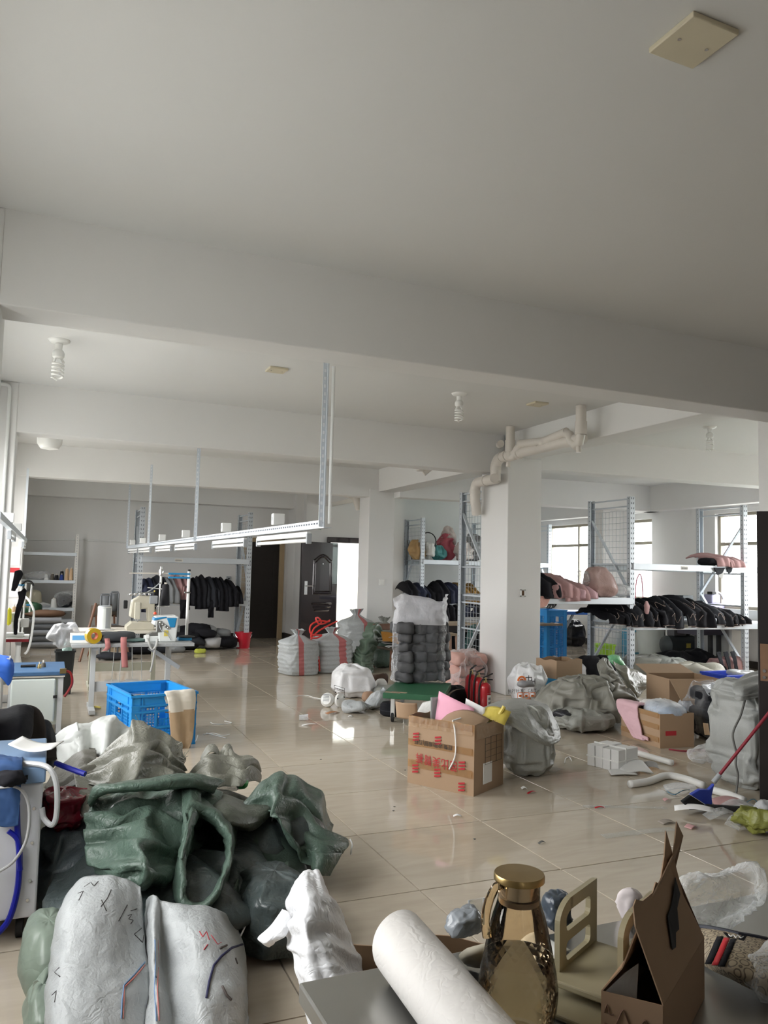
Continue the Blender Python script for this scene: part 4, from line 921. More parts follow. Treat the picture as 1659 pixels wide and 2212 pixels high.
for X in (-.15, .15): MB().bar((X, .2, .48), (X, .23, .66), .025, .03).build('back_post', WALN, t, smooth=0)
q = PY(196, 1345, 13.2); q1 = PY(207, 1303, 13.4); tag(MB().tube([(q.x-.14, 13.1, 0), (q1.x, 13.4, q1.z)], .02, 8).build('wooden_stick', WALN, None, o=(q.x-.14, 13.1, 0)), 'brown wooden stick leaning behind the cream table', 'stick')
# black bin, bottles
p = P(136, 1498); hh = zat(p, 1404); t = thing('trash_bin', 'black bin with bottles between the white cabinet and the grey table', 'bin', p)
r = S(20, p)
def rr(w0, d0, z): return [(sx_*w0*a+0, sy_*d0*b, z) for sx_, sy_, a, b in ((-1, -1, 1, .8), (-1, -1, .8, 1), (1, -1, .8, 1), (1, -1, 1, .8), (1, 1, 1, .8), (1, 1, .8, 1), (-1, 1, .8, 1), (-1, 1, 1, .8))]
MB().grid(np.array([rr(r*.75, r*.75, 0), rr(r*.98, r*.98, hh-.02), rr(r*1.08, r*1.08, hh-.02), rr(r*1.08, r*1.08, hh), rr(r*.94, r*.94, hh), rr(r*.7, r*.7, .02)]), cv=True).add(rr(r*.7, r*.7, .02), [tuple(range(8))]).build('body', M('bin_black', (.02, .024, .024), .45), t, smooth=30)
t = thing('bottle', 'pale green plastic bottle top sticking out of the black bin', 'bottle', (p.x+.02, p.y, .03)); MB().lathe([(.05, 0), (.05, hh-.06), (.055, hh-.02), (.03, hh+.05), (.02, hh+.07)], n=18).build('body', film('green_bottle', (.55, .72, .66), .55, .2), t); MB().lathe([(.022, hh+.07), (.022, hh+.1)], n=14).build('cap', LAMPW, t)
p = P(40, 1455); t = thing('bottle', 'white spray bottle with a light blue label under the left table', 'bottle', (PY(39, 1400, 8.9).x, 8.9, 0))
hb_ = PY(39, 1395, 8.9).z; MB().lathe([(.045, 0), (.05, .01), (.05, hb_*.7), (.025, hb_*.86), (.025, hb_)], n=18).build('body', LAMPW, t); MB().lathe([(.0508, hb_*.25), (.0508, hb_*.6)], n=18, capb=False, capt=False).build('label', M('cyan_label', (.03, .42, .75), .5), t)
# machine on the left table: head, stand with poles
q = PY(24, 1388, 9.3)
t = thing('sewing_machine', 'white sewing machine head at the left edge on the red-edged table', 'sewing machine', (q.x, 9.35, TBL))
def bl2(poly, y0_, y1_, name, mat): return MB().prism(poly, y0_, y1_, 0, lambda u, v, d: (u, d, v)).build(name, mat, t, smooth=0, bev=.01)
bl2([(-.2, 0), (.12, 0), (.12, .04), (-.2, .04)], -.10, .10, 'bed', MW); bl2([(-.2, .16), (.05, .15), (.05, .25), (-.2, .27)], -.06, .06, 'arm', MW); bl2([(.0, .05), (.05, .05), (.05, .26), (.0, .26)], -.05, .05, 'face', MW)
MB().tube([(.02, -.02, .05), (.02, -.02, .12)], .005, 6).build('needle_bar', CHROME, t)
MB().lo((.08, -.02, .10), (.16, .05, .19)).build('control_box', LAMPW, t, smooth=0, bev=.006)
q = PY(42, 1372, 9.5); z1 = PY(45, 1257, 9.5).z
t = thing('thread_stand', 'white thread stand with blue clips at the left edge', 'thread stand', (q.x, 9.53, TBL)); H = z1-TBL
for k, X in enumerate((-.015, .025, .085)): MB().tube([(X, 0, .0 if k < 2 else .25), (X+.01, 0, H*(.95 if k != 1 else .97))], .009, 8).build('pole', LAMPW, t)
MB().lathe([(.09, .155), (.09, .175)], n=20).build('tray', LAMPW, t); MB().lo((-.05, -.02, H*.93), (.02, .02, H*.95)).build('clip', MBL, t, smooth=0); MB().lo((.05, -.02, H*.55), (.10, .02, H*.58)).build('clip', MBL, t, smooth=0)
MB().tube(arc((.05, 0, H*.92), .06, PI, .1, 8), .012, 6).build('cable', BLACK, t)
MB().lo((.0, .02, .3), (.1, .06, .33)).build('arm', OAK, t, smooth=0)
cone_((PY(29, 1325, 9.5).x, 9.55, TBL+.2), .03, .11, THT, 'tan thread cone at the left edge above the sewing machine')
tag(MB().lathe([(.0, -.09), (.025, -.07), (.028, 0), (.022, .08), (0, .1)], (0, 0, 0), 14).build('yellow_spool', M('neon_yellow', (.75, .72, .03), .5), None), 'bright yellow spool hanging at the left edge above the sewing machine', 'spool').location = (PY(19, 1335, 9.2).x, 9.2, PY(19, 1333, 9.2).z)
# white cabinet with the blue lid
CW = M('cabinet_mint_white', (.66, .72, .69), .35, var=.03)
fr = P(130, 1602); hc_ = zat(fr, 1449); x1_ = fr.x; x0_ = PY(17, 1500, fr.y).x; y0_ = fr.y
t = thing('steam_boiler', 'white steam cabinet with a blue lid at the left edge', 'cabinet', ((x0_+x1_)/2, y0_+.33, 0)); hx = (x1_-x0_)/2
for X in (-hx+.02, hx-.02):
    for Y in (-.31, .31): MB().lo((X-.02, Y-.02, 0), (X+.02, Y+.02, hc_-.02)).build('leg', LEGP, t, smooth=0)
MB().lo((-hx+.02, -.31, .14), (hx-.02, .31, hc_-.05)).build('body', CW, t, smooth=0, bev=.006)
MB().lo((-hx+.02, -.35, .17), (hx-.06, -.315, hc_-.06)).build('door', CW, t, smooth=0, bev=.012)
MB().lo((hx-.075, -.355, hc_*.62), (hx-.045, -.34, hc_*.66)).build('latch', BLACK, t, smooth=0)
MB().lo((-hx-.01, -.35, hc_-.05), (hx+.01, .35, hc_-.035)).build('rim', CREAM, t, smooth=0)
MB().lo((-hx-.015, -.36, hc_-.035), (hx+.015, .36, hc_)).build('lid', M('lid_blue', (.05, .12, .24), .45, var=.2), t, smooth=0, bev=.006)
hp = [PY(143, 1449, y0_-.02), PY(153, 1455, y0_-.02), PY(156, 1475, y0_-.02), PY(148, 1492, y0_-.02), PY(139, 1505, y0_-.02)]
tt = thing('red_hose', 'dark red hose looping out of the white steam cabinet', 'hose', hp[0]); MB().tube([p-hp[0] for p in spline(hp, 6)], .011, 8).build('hose', M('hose_red', (.22, .015, .015), .35), tt); MB().lo((-.05, -.02, -.02), (0, .02, .02)).build('fitting', BRASS, tt, smooth=0)
p = Vector((P(94, 1428, hc_).x, y0_+.30, hc_)); cone_((p.x, p.y, hc_), .022, .04, THG, 'tiny brown bobbin on the blue cabinet lid', name='bobbin'); cone_((p.x-.03, p.y-.08, hc_), .018, .035, BRASS, 'tiny brass bobbin on the blue cabinet lid', name='bobbin')
tag(MB().tube([(-.06, 0, 0), (.06, .01, 0)], .012, 8).build('screwdriver', BLACK, None), 'short black tool lying on the blue cabinet lid', 'tool').location = (p.x-.12, p.y, hc_+.012)
# near machine at the lower left
bp_ = P(75, 2031); x1_ = bp_.x; y0_ = bp_.y; ht = zat(bp_, 1690)
NM = M('machine_panel', (.60, .61, .64), .35, .05, var=.05); NB = M('machine_blue_strip', (.17, .27, .42), .4)
t = thing('ironing_machine', 'pale grey machine cabinet with a blue top strip at the lower left edge', 'machine', (x1_, y0_, 0))
MB().lo((-.55, 0, .09), (0, .55, ht)).build('body', NM, t, smooth=0, bev=.008)
MB().lo((-.56, -.008, ht), (.008, .56, ht+.065)).build('top_strip', NB, t, smooth=0, bev=.006)
for k in range(7): MB().lo((-.20+k*.022, -.0105, ht+.018), (-.19+k*.022, -.006, ht+.035)).build('vent', BLACK, t, smooth=0)
for (X, Z) in ((-.03, ht-.1), (-.03, ht*.62), (-.03, ht*.38), (-.035, .16), (-.16, .27), (-.2, ht*.66)): MB().lathe([(.008, 0), (.006, .005)], (X, -.0, Z), 12, axis=(0, -1, 0)).build('screw', CHROME, t)
for X in (-.5, -.06): MB().lathe([(.035, -.015), (.045, -.012), (.045, .012), (.035, .015)], (X, .06, .045), 16, axis=(1, 0, 0)).build('caster', BLACK, t)
MB().tube(spline([(-.14, .02, ht+.075), (-.05, -.0, ht+.078), (.02, -.03, ht+.06), (.05, -.04, ht-.01), (.055, -.045, ht-.12), (.04, -.04, ht-.16), (.01, -.01, ht-.14), (.0, .0, ht-.1)], 6), .011, 10).build('handle', M('handle_grey', (.52, .53, .54), .3, .2), t)
tb = [PY(36, 1740, y0_-.02), PY(38, 1800, y0_-.02), PY(42, 1850, y0_-.02), PY(38, 1920, y0_-.02), PY(20, 1985, y0_-.02), PY(-8, 2020, y0_-.02)]
tt = thing('blue_hose', 'deep blue air hose hanging down the near machine cabinet', 'hose', tb[0]); MB().tube([p-tb[0] for p in spline(tb, 7)], .012, 8).build('hose', M('hose_blue', (.01, .015, .30), .3), tt)
tb = [PY(18, 1795, y0_-.03), PY(38, 1815, y0_-.03), PY(42, 1860, y0_-.03), PY(44, 1880, y0_-.03)]
MB().tube([p-Vector(tt.location) for p in spline(tb, 7)], .010, 8).build('hose', MATS['hose_blue'], tt)
tb = [PY(-6, 1702, y0_-.05), PY(40, 1702, y0_-.06), PY(62, 1740, y0_-.06), PY(58, 1810, y0_-.06), PY(30, 1860, y0_-.05), PY(-6, 1885, y0_-.04)]
tag(MB().tube(spline(tb, 8), .006, 8).build('grey_cable', M('cable_grey', (.42, .42, .42), .4), None, o=tuple(tb[0])), 'grey cable looping across the near machine cabinet', 'cable')
a_ = PY(55, 1640, y0_+.2); sheet_at((a_.x+.04, y0_+.22, ht+.115), (.17, -.05, -.02), (.05, .15, .0), 'white_tray', 'white plastic sheet tray on top of the near machine', LAMPW, 'tray', -.02, .004)
tb = [PY(120, 1648, y0_+.25), PY(150, 1660, y0_+.2), PY(184, 1672, y0_+.15)]
tag(MB().tube(spline(tb, 6), .012, 8).build('blue_tube', MATS['hose_blue'], None, o=tuple(tb[0])), 'blue plastic tube sticking out of the white tray', 'tube')
# ------------------------------------------------------------------ soft goods: helpers
def normals(A):
    du = np.gradient(A, axis=0); dv = np.gradient(A, axis=1); n = np.cross(du, dv); l = np.linalg.norm(n, axis=2, keepdims=True); return n/np.maximum(l, 1e-9)
def cr1(Pn, t):
    """Catmull-Rom along axis 0 of an array of control rows at parameter values t"""
    n = Pn.shape[0]; out = []
    for s in t:
        i = min(int(s), n-2); f = s-i
        a, b, c, d = Pn[max(i-1, 0)], Pn[i], Pn[i+1], Pn[min(i+2, n-1)]
        out.append(0.5*(2*b+(c-a)*f+(2*a-5*b+4*c-d)*f*f+(3*b-a-3*c+d)*f**3))
    return np.array(out)
def wrinkle(A, amp, sc, seed, oct=4, stretch=(1, 1, 1)):
    N = normals(A); B = A.copy(); n, m = A.shape[:2]
    for i in range(n):
        for j in range(m):
            p = A[i, j]; q = (p[0]*stretch[0], p[1]*stretch[1], p[2]*stretch[2])
            k = fold(q, seed, sc*.62, oct)*.80+.6*nz(q, seed+3, sc*.4)
            B[i, j] = p+N[i, j]*amp*k
    return B
def buckle(A, ex=.10, it=60, anchor=.02, smooth=.10, seed=0, wrap=False, amp0=.3):
    """let a sheet with surplus cloth buckle into folds around its shape"""
    rng = np.random.RandomState(seed); n, m = A.shape[:2]
    E = np.concatenate([A[:, -1:], A, A[:, :1]], 1) if wrap else A
    N = normals(E); N = N[:, 1:-1] if wrap else N
    h = np.linalg.norm(np.diff(A, axis=0), axis=2).mean()
    r = rng.normal(0, 1, (n, m))
    for _ in range(2): r = (r+np.roll(r, 1, 0)+np.roll(r, -1, 0)+np.roll(r, 1, 1)+np.roll(r, -1, 1))/5*1.6
    P = A+N*(r*h*amp0)[..., None]
    def sh(X, di, dj):
        if wrap: return X[di:] if dj == 0 else np.roll(X, -dj, 1)[di:]
        return X[di:, dj:] if dj >= 0 else X[di:, :m+dj]
    def ba(X, di, dj):
        if wrap: return X[:n-di]
        return X[:n-di, :m-dj] if dj >= 0 else X[:n-di, -dj:]
    offs = ((0, 1), (1, 0), (1, 1), (1, -1)); L = [np.linalg.norm(sh(A, *o)-ba(A, *o), axis=2, keepdims=True)*(1+ex)+1e-9 for o in offs]
    for k in range(it):
        C = np.zeros_like(P)
        for o, l0 in zip(offs, L):
            D = sh(P, *o)-ba(P, *o); l = np.linalg.norm(D, axis=2, keepdims=True)+1e-9; c = D*(.5*(1-l0/l))
            ba(C, *o)[...] += c
            if wrap: C[o[0]:] -= np.roll(c, o[1], 1)
            else: sh(C, *o)[...] -= c
        P = P+C*.32
        if smooth:
            Q = np.pad(P, ((1, 1), (0, 0), (0, 0)), 'edge'); Lp = Q[2:]+Q[:-2]
            if wrap: Lp = Lp+np.roll(P, 1, 1)+np.roll(P, -1, 1)
            else: Q = np.pad(P, ((0, 0), (1, 1), (0, 0)), 'edge'); Lp = Lp+Q[:, 2:]+Q[:, :-2]
            P = P+smooth*(Lp/4-P)
        P = P+anchor*(A-P)
    return P
def resample(A, n, m):
    A = cr1(A, np.linspace(0, A.shape[0]-1, n)); return np.swapaxes(cr1(np.swapaxes(A, 0, 1), np.linspace(0, A.shape[1]-1, m)), 0, 1)
def drape(A, ex, ws=.036, seed=1, fine=.05, up=3):
    """coarse folds first, then finer ones on a denser grid"""
    lu = np.linalg.norm(np.diff(A, axis=0), axis=2).sum(0).mean(); lv = np.linalg.norm(np.diff(A, axis=1), axis=2).sum(1).mean()
    n, m = int(np.clip(lu/ws, 7, 46)), int(np.clip(lv/ws, 7, 46))
    B = buckle(resample(A, n, m), ex, 110, .004, .17, seed)
    B = resample(B, n*up-up+1, m*up-up+1)
    return buckle(B, fine, 34, .004, .05, seed+50, amp0=.15)
def refit(B, A):
    """bring buckled cloth back to the extent of the shape it started from"""
    b0, b1, a0, a1 = B.min((0, 1)), B.max((0, 1)), A.min((0, 1)), A.max((0, 1)); k = np.clip((a1-a0)/np.maximum(b1-b0, 1e-6), .6, 1.1)
    return (B-(b0+b1)/2)*k+(a0+a1)/2
def drape_round(A, ex, seed=1, fine=.05, k=2):
    n, m = A.shape[:2]; B = A[::k] if (n-1) % k == 0 else A; B = B[:, ::k]
    B = buckle(B, ex, 110, .004, .17, seed, True)
    E = np.concatenate([B[:, -2:], B, B[:, :3]], 1); mm = B.shape[1]
    E = np.swapaxes(cr1(np.swapaxes(E, 0, 1), np.linspace(2, mm+2, mm*k+1)[:-1]), 0, 1)
    if B.shape[0] != n: E = cr1(E, np.linspace(0, E.shape[0]-1, n))
    return buckle(E, fine, 30, .004, .05, seed+50, True, .15)
def patch(rows, name, mat, label=None, cat=None, parent=None, res=7, amp=.012, sc=9.0, seed=1, thick=.004, group=None, floor_z=None, o=None, stretch=(1, 1, 1), sub=0, ws=None):
    """cloth surface through a grid of spots given as (picture x, picture y, depth Y) or as 3D Vectors"""
    G = np.array([[(np.array(p) if isinstance(p, Vector) else np.array(PY(*p))) for p in r] for r in rows], float)
    n, m = G.shape[:2]
    G = cr1(G, np.linspace(0, n-1, (n-1)*res+1)); G = np.swapaxes(cr1(np.swapaxes(G, 0, 1), np.linspace(0, m-1, (m-1)*res+1)), 0, 1)
    if amp:
        w0 = wrinkle(G, amp*.45, sc*.55, seed, 2, stretch)
        G = refit(drape(w0, min(.36, .04+amp*8), ws or (.036 if amp > .018 else .028), seed), G)
    if floor_z is not None: G[..., 2] = np.maximum(G[..., 2], floor_z)
    c = G.reshape(-1, 3).mean(0); c[2] = G[..., 2].min()
    ob = MB().grid(G).build(name, mat, parent, o=tuple(c) if parent is None else o, smooth=180, thick=thick, sub=sub)
    return tag(ob, label, cat, group) if label else ob
def blobA(a, b, h, n=2.4, nu=44, nv=26, amp=.03, sc=6, seed=1, flat=True, taper=0.0, lean=(0, 0), zpow=1.0, stretch=(1, 1, 1), oct=4):
    """grid of points of a slumped bag: half-widths a, b and height h standing on z=0"""
    if nu >= 30: nu = int(nu*1.3)//2*2; nv = int(nv*1.3)//2*2
    A = np.zeros((nv+1, nu, 3))
    for j in range(nv+1):
        ph = -PI/2+PI*j/nv; cz = math.copysign(abs(math.sin(ph))**(2/n), math.sin(ph)); cr_ = max(abs(math.cos(ph)), 1e-4)**(2/n)
        for i in range(nu):
            th = 2*PI*i/nu; x = math.copysign(abs(math.cos(th))**(2/n), math.cos(th))*cr_; y = math.copysign(abs(math.sin(th))**(2/n), math.sin(th))*cr_
            z = (cz+1)/2; k = 1-taper*z; A[j, i] = (x*a*k+lean[0]*z, y*b*k+lean[1]*z, z**zpow*h)
    ext = np.concatenate([A[:, -1:], A, A[:, :1]], 1); N = normals(ext)[:, 1:-1]; B = A.copy()
    s = np.sign((N*(A-np.array([0, 0, h/2]))).sum(2).mean()) or 1
    for j in range(nv+1):
        for i in range(nu):
            p = A[j, i]; q = (p[0]*stretch[0], p[1]*stretch[1], p[2]*stretch[2]); f = (fold(q, seed, sc*.62, oct)*.85 if max(a, b, h) <= .14 else fold(q, seed, sc*.5, 2)*.55)+.6*nz(q, seed+5, sc*.4)
            B[j, i] = p+s*N[j, i]*amp*f*min(1, 4*(j/nv)*(1-j/nv)+.25)
    if max(a, b, h) > .14 and nu >= 30 and amp > .008: B = refit(drape_round(B, min(.32, .03+amp*6), seed), B)
    for j in (0, nv): B[j] = B[j].mean(0)
    if flat: B[..., 2] = np.maximum(B[..., 2]-.02*h, 0.0)
    else: B[..., 2] -= B[..., 2].min()
    return B
def blob(c, a, b, h, name, mat, label=None, cat=None, rz=0.0, parent=None, group=None, **k):
    B = blobA(a, b, h, **k); ob = MB().grid(B, cv=True).build(name, mat, parent, smooth=180); ob.location = c; ob.rotation_euler = (0, 0, rz)
    return tag(ob, label, cat, group) if label else ob
WOVW = M('woven_sack_white', (.39, .41, .415), .42, var=.07, vs=9, bump=.12, bs=140, crumple=.18, cs=11)
WOVG = M('woven_sack_grey', (.27, .275, .25), .42, var=.10, vs=7, bump=.12, bs=140, crumple=.15, cs=10)
WOVK = M('woven_sack_khaki', (.20, .20, .165), .40, var=.14, vs=7, bump=.14, bs=140, crumple=.22, cs=12)
WOVN = M('woven_sack_green', (.075, .115, .09), .36, var=.14, vs=8, bump=.14, bs=150, crumple=.24, cs=11)
WOVD = M('woven_sack_dark', (.055, .07, .07), .33, var=.2, vs=8, bump=.1, bs=120, crumple=.25, cs=10)
STRIPE = M('sack_stripe_red', (.42, .13, .13), .5, var=.1, bump=.12, bs=140)
BLK = M('black_fabric', (.010, .010, .013), .85, var=.4, vs=12, bump=.1, bs=60, spec=.25); BLK2 = M('charcoal_fabric', (.022, .024, .03), .8, var=.3, vs=12, bump=.1, bs=60, spec=.3)
GRF = M('grey_fabric', (.22, .23, .24), .8, var=.15); PKF = M('dusty_pink_fabric', (.45, .27, .27), .8, var=.12, bump=.1, bs=60); PKL = M('pale_pink_fabric', (.62, .40, .44), .8, var=.08, bump=.1, bs=60)
NAVY = M('navy_fabric', (.015, .02, .045), .8, var=.3); OCH = M('ochre_fabric', (.25, .14, .03), .8, var=.2); LBLUE = M('pale_blue_fabric', (.36, .44, .55), .75, var=.1)
FILM = film('clear_film', (.93, .94, .95), .16, .16, 12, .55); FILMW = film('milky_film', (.80, .82, .84), .42, .2, 11, .6); FILMS = film('thin_clear_film', (.95, .96, .96), .10, .14, 14, .6)
def sack(c, w_, d_, h, name, label, mats, rz=0.0, neck=True, seed=1, stripe=None, rib=.012, group=None, lean=(0, 0), amp=.018, ears=.5, nribs=11, top=.80):
    """standing woven sack: ribbed sides, gathered neck; stripe = angle range that takes the second material"""
    nu, nv = 64, 34; m = MB(); A = np.zeros((nv+1, nu, 3)); hx, hy = w_/2, d_/2
    for j in range(nv+1):
        v = j/nv
        if v < .06: k, z = .90+.10*math.sin(v/.06*PI/2), h*v*.6
        elif v < top: k, z = 1.0+.03*math.sin(v*7), h*(.036+(v-.06)/(top-.06)*(.82-.036))
        else:
            q = (v-top)/(1-top); k = (1-q**1.4*.97) if not neck else 1-(.84*math.sin(min(1, q*1.45)*PI/2))+(.20*max(0, (q-.69)/.31)); z = h*(.82+.18*math.sin(min(1, q*1.4)*PI/2)+(.13*max(0, (q-.69)/.31) if neck else 0))
        for i in range(nu):
            th = 2*PI*i/nu; cx = math.copysign(abs(math.cos(th))**.62, math.cos(th)); cy = math.copysign(abs(math.sin(th))**.62, math.sin(th))
            kk = k*(1+(.10*math.sin(th*11+seed)+.07*math.sin(th*17))*max(0, (v-top)/(1-top)))
            r = rib*abs(math.sin(v*PI*nribs+.5*math.sin(th*2+seed)+.4*nz((cx, cy, v*3), seed)))*(1 if v < top+.05 else 0)
            p = (cx*(hx*kk+r), cy*(hy*kk+r), z); f = fold(p, seed, 7, 3)*amp+.03*nz((p[0], p[1], p[2]), seed+2, 3.2)
            A[j, i] = (p[0]*(1+f/hx*.8)+lean[0]*z/h, p[1]*(1+f/hy*.8)+lean[1]*z/h, max(0, p[2]+(f*.6 if v > .1 else 0)))
    m.grid(A, cv=True)
    if not neck: pass
    if stripe:
        for q, fc in enumerate(m.f):
            i = q % nu; a = 2*PI*(i+.5)/nu
            if any(s0 <= a <= s1 for s0, s1 in stripe): m.m[q] = 1
    m.add([tuple(x) for x in A[0]], [tuple(reversed(range(nu)))])
    ob = m.build(name, mats, None, smooth=180); ob.location = c; ob.rotation_euler = (0, 0, rz); return tag(ob, label, 'sack', group)
def garment(c, w_, d_, h, drop, mat, label, rz=0.0, seed=1, parent=None, group=None, cat='garment', name='garment', hem=None, wave=.03, thick=.012, taper=0.0, front=None):
    """folded garment: lies back to front over a heap of height h and hangs `drop` over the front edge"""
    n, m = 20, 16; A = np.zeros((m+1, n+1, 3)); fr = front if front is not None else -d_/2-.03
    L1 = d_; L2 = max(drop, .02); T = L1+h+L2
    for j in range(m+1):
        s = j/m*T
        for i in range(n+1):
            u = i/n-.5; loc_h = h*(1-.35*(2*u)**4)
            if s < L1: y = d_/2-s; z = loc_h*(.55+.45*math.sin(PI*min(1, s/L1*.75+.2)))
            else:
                q = (s-L1)/(h+L2); y = -d_/2-.05-.03*math.sin(q*PI*.5); z = loc_h*(.55+.45*math.sin(PI*.95))*(1-q)-q*drop
            x = u*w_*(1-taper*j/m)
            f = wave*(math.sin(u*15+seed*2.1+y*6)+.7*fold((x, y*.5, z*.5), seed, 8, 3))
            A[j, i] = (x+.02*nz((u*3, s*4, 0), seed), y-(f if s > L1 else f*.2), z+(f if s <= L1 else 0)+.02*nz((x*4, y*4, 1), seed))
    ob = MB().grid(A).build(name, mat, parent, smooth=180, thick=thick); ob.location = c; ob.rotation_euler = (0, 0, rz)
    if hem:
        e = MB().tube([Vector(p)+Vector((0, -.008, 0)) for p in A[-1]], .004, 5); e.build('hem', hem, ob)
        for k in range(2):
            j = m-3-k*4; i0 = int((seed*37+k*5) % 9)+2; pts = [Vector(A[max(0, j-int(2*math.sin(q*1.3))), i0+q])+Vector((0, -.014, .008)) for q in range(7)]; MB().tube(spline(pts, 3), .0035, 5).build('hem', hem, ob)
    return tag(ob, label, cat, group) if label else ob

# ------------------------------------------------------------------ goods on the racks
random.seed(11)
# far left rack: upper heap of dark and pink garments, lower heap on the floor
def shelf_pt(px, py, Y): return PY(px, py, Y)
ORD = ['first', 'second', 'third', 'fourth', 'fifth', 'sixth', 'seventh']
def row_heap(pxs, ytop, ybot, Y, zshelf, mats, lab, group, drops, hem=None, seed0=0, wk=1.5, dd=.6):
    for k, (px, yt) in enumerate(zip(pxs, ytop)):
        q = PY(px, ybot, Y); h = max(.08, PY(px, yt, Y).z-zshelf); dx = abs(PY(pxs[1], ybot, Y).x-PY(pxs[0], ybot, Y).x)*wk
        garment((q.x, Y+dd/2, zshelf+.005), dx, dd, h, drops[k % len(drops)], mats[k % len(mats)], lab+', %s from left' % ORD[k], rz=random.uniform(-.12, .12), seed=seed0+k, group=group, hem=hem if k % 2 == 0 else None, wave=.022)
row_heap([322, 344, 366], [1252, 1246, 1250], 1295, 14.72, zL2, [NAVY, BLK2, GRF], 'dark garment at the left end of the far left rack shelf', 'dark garments at the left of the far rack', [.22, .12, .05])
row_heap([384, 402], [1245, 1248], 1295, 14.85, zL2, [PKF], 'dusty pink garment amid the far left rack shelf', 'pink garments in the middle of the far rack', [.04, .08], seed0=9)
row_heap([418, 438, 458, 478, 498, 512], [1252, 1246, 1249, 1252, 1256, 1268], 1296, 14.70, zL2, [BLK, BLK, BLK2, BLK], 'black garment over the right half of the far left rack shelf', 'black garments at the right of the far rack', [.10, .16, .12, .2, .12, .06], seed0=20)
for k, (px, w_) in enumerate(((396, 14), (456, 14), (478, 12), (406, 9))):
    q = PY(px, 1297, 14.66); m = MB(); ln = [.34, .32, .2, .18][k]; A = np.array([[(S(w_, q)*(i/5-.5)*(1-.2*j/6), .02*math.sin(i+j), -ln*j/6) for i in range(6)] for j in range(7)])
    o_ = MB().grid(A).build('sleeve', BLK, None, smooth=180, thick=.02); o_.location = (q.x, 14.64, zL2+.01); tag(o_, 'black sleeve dangling below the far left rack shelf, %s from the left' % ['first', 'third', 'fourth', 'second'][k], 'garment', 'black sleeves below the far rack shelf')
for k in range(16):
    px = 408+ (k*37 % 96); t_ = (px-400)/100; q = PY(px, 1392, 14.55); hmax = .62*(1-t_*.75); z0 = random.uniform(.0, .7)*hmax
    blob((q.x, 14.5+.5*random.random(), .02+z0), .20, .16, .18, 'garment', [BLK, BLK, GRF, BLK2, M('white_lining', (.5, .5, .51), .8)][k % 5], ['black', 'jet black', 'grey', 'charcoal', 'white-lined'][k % 5]+' garment in the heap below the far left rack shelf', 'garment', rz=random.random()*3, group='garments heaped below the far rack', nu=26, nv=14, amp=.05, sc=7, seed=k)
q = PY(430, 1390, 14.6); blob((q.x-.1, 15.05, .0), .32, .3, .42, 'garment', BLK, 'large black garment bundle under the heap below the far left rack', 'garment', nu=30, nv=16, amp=.03, sc=5, seed=44)
q = P(432, 1411); t_ = tag(blob((q.x, q.y, 0), .09, .05, .07, 'rag', M('lime_rag', (.42, .45, .06), .7), 'small yellow-green rag on the floor before the far left rack', 'rag', nu=18, nv=10, amp=.03, sc=20, seed=3))
for k, (px, py, c_) in enumerate(((335, 1410, BLK2), (365, 1409, GRF), (300, 1412, BLK), (245, 1425, BLK2), (270, 1395, OCH))):
    q = P(px, py); blob((q.x, q.y, 0), .28, .16, .12, 'garment', c_, ['charcoal cloth on the floor under the far end of the cream table', 'grey cloth on the floor under the far end of the cream table', 'black cloth on the floor behind the pedals', 'dark grey cloth by the wooden chair legs', 'brown cloth bundle under the cream table'][k], 'cloth', nu=28, nv=12, amp=.04, sc=9, seed=60+k)
# rolls of grey fabric in the corner
for k in range(5):
    z = .07+.105*k; a = PY(66, 1390, 15.2); b = PY(124, 1390, 15.2)
    tag(MB().tube([(0, 0, 0), ((b.x-a.x)*(1.1+.05*(k % 2)), 0, 0)], .053, 16).build('fabric_roll', [M('roll_grey', (.24, .25, .27), .55), M('roll_dark', (.13, .14, .155), .5)][k % 2], None, o=(0, 0, 0)), ['lowest grey roll in the stack below the corner shelving', 'second grey roll from the floor below the corner shelving', 'middle grey roll in the stack below the corner shelving', 'fourth grey roll from the floor below the corner shelving', 'topmost grey roll in the stack below the corner shelving'][k], 'roll').location = (a.x, 15.2+.01*(k % 2), z)
q = PY(95, 1358, 15.4); blob((q.x, 15.4, .545), .36, .2, .12, 'garment', M('brown_bundle', (.13, .07, .04), .7), 'brown bundle on top of the grey rolls', 'garment', nu=30, nv=12, amp=.03, sc=8, seed=5)
q = PY(68, 1350, 15.5); blob((q.x, 15.45, .545), .16, .15, .26, 'bag', M('dark_green_bag', (.015, .06, .025), .5), 'dark green bag on top of the grey rolls', 'bag', nu=26, nv=14, amp=.04, sc=8, seed=6)
# bags on the corner shelves
q = PY(80, 1250, sy+.15); blob((q.x, sy+.18, SHELFZ[1]), .22, .14, .16, 'plastic_bag', FILM, 'clear plastic bag at the left of the middle corner shelf', 'plastic bag', nu=26, nv=14, amp=.05, sc=9, seed=12)
q = PY(70, 1310, sy+.15); blob((q.x, sy+.18, SHELFZ[2]), .15, .13, .34, 'plastic_bag', film('cream_bag', (.72, .68, .52), .6, .3, 9, .5), 'cream coloured bag at the left of the lower corner shelf', 'plastic bag', nu=26, nv=14, amp=.04, sc=9, seed=13)
q = PY(90, 1310, sy+.1); blob((q.x, sy+.14, SHELFZ[2]), .16, .1, .10, 'plastic_bag', FILMW, 'flat milky bag in the middle of the lower corner shelf', 'plastic bag', nu=24, nv=12, amp=.04, sc=12, seed=14)
q = PY(140, 1310, sy+.15); blob((q.x, sy+.18, SHELFZ[2]), .15, .12, .27, 'garment', BLK2, 'dark bundle in clear film at the right of the lower corner shelf', 'bundle', nu=26, nv=14, amp=.03, sc=9, seed=15)
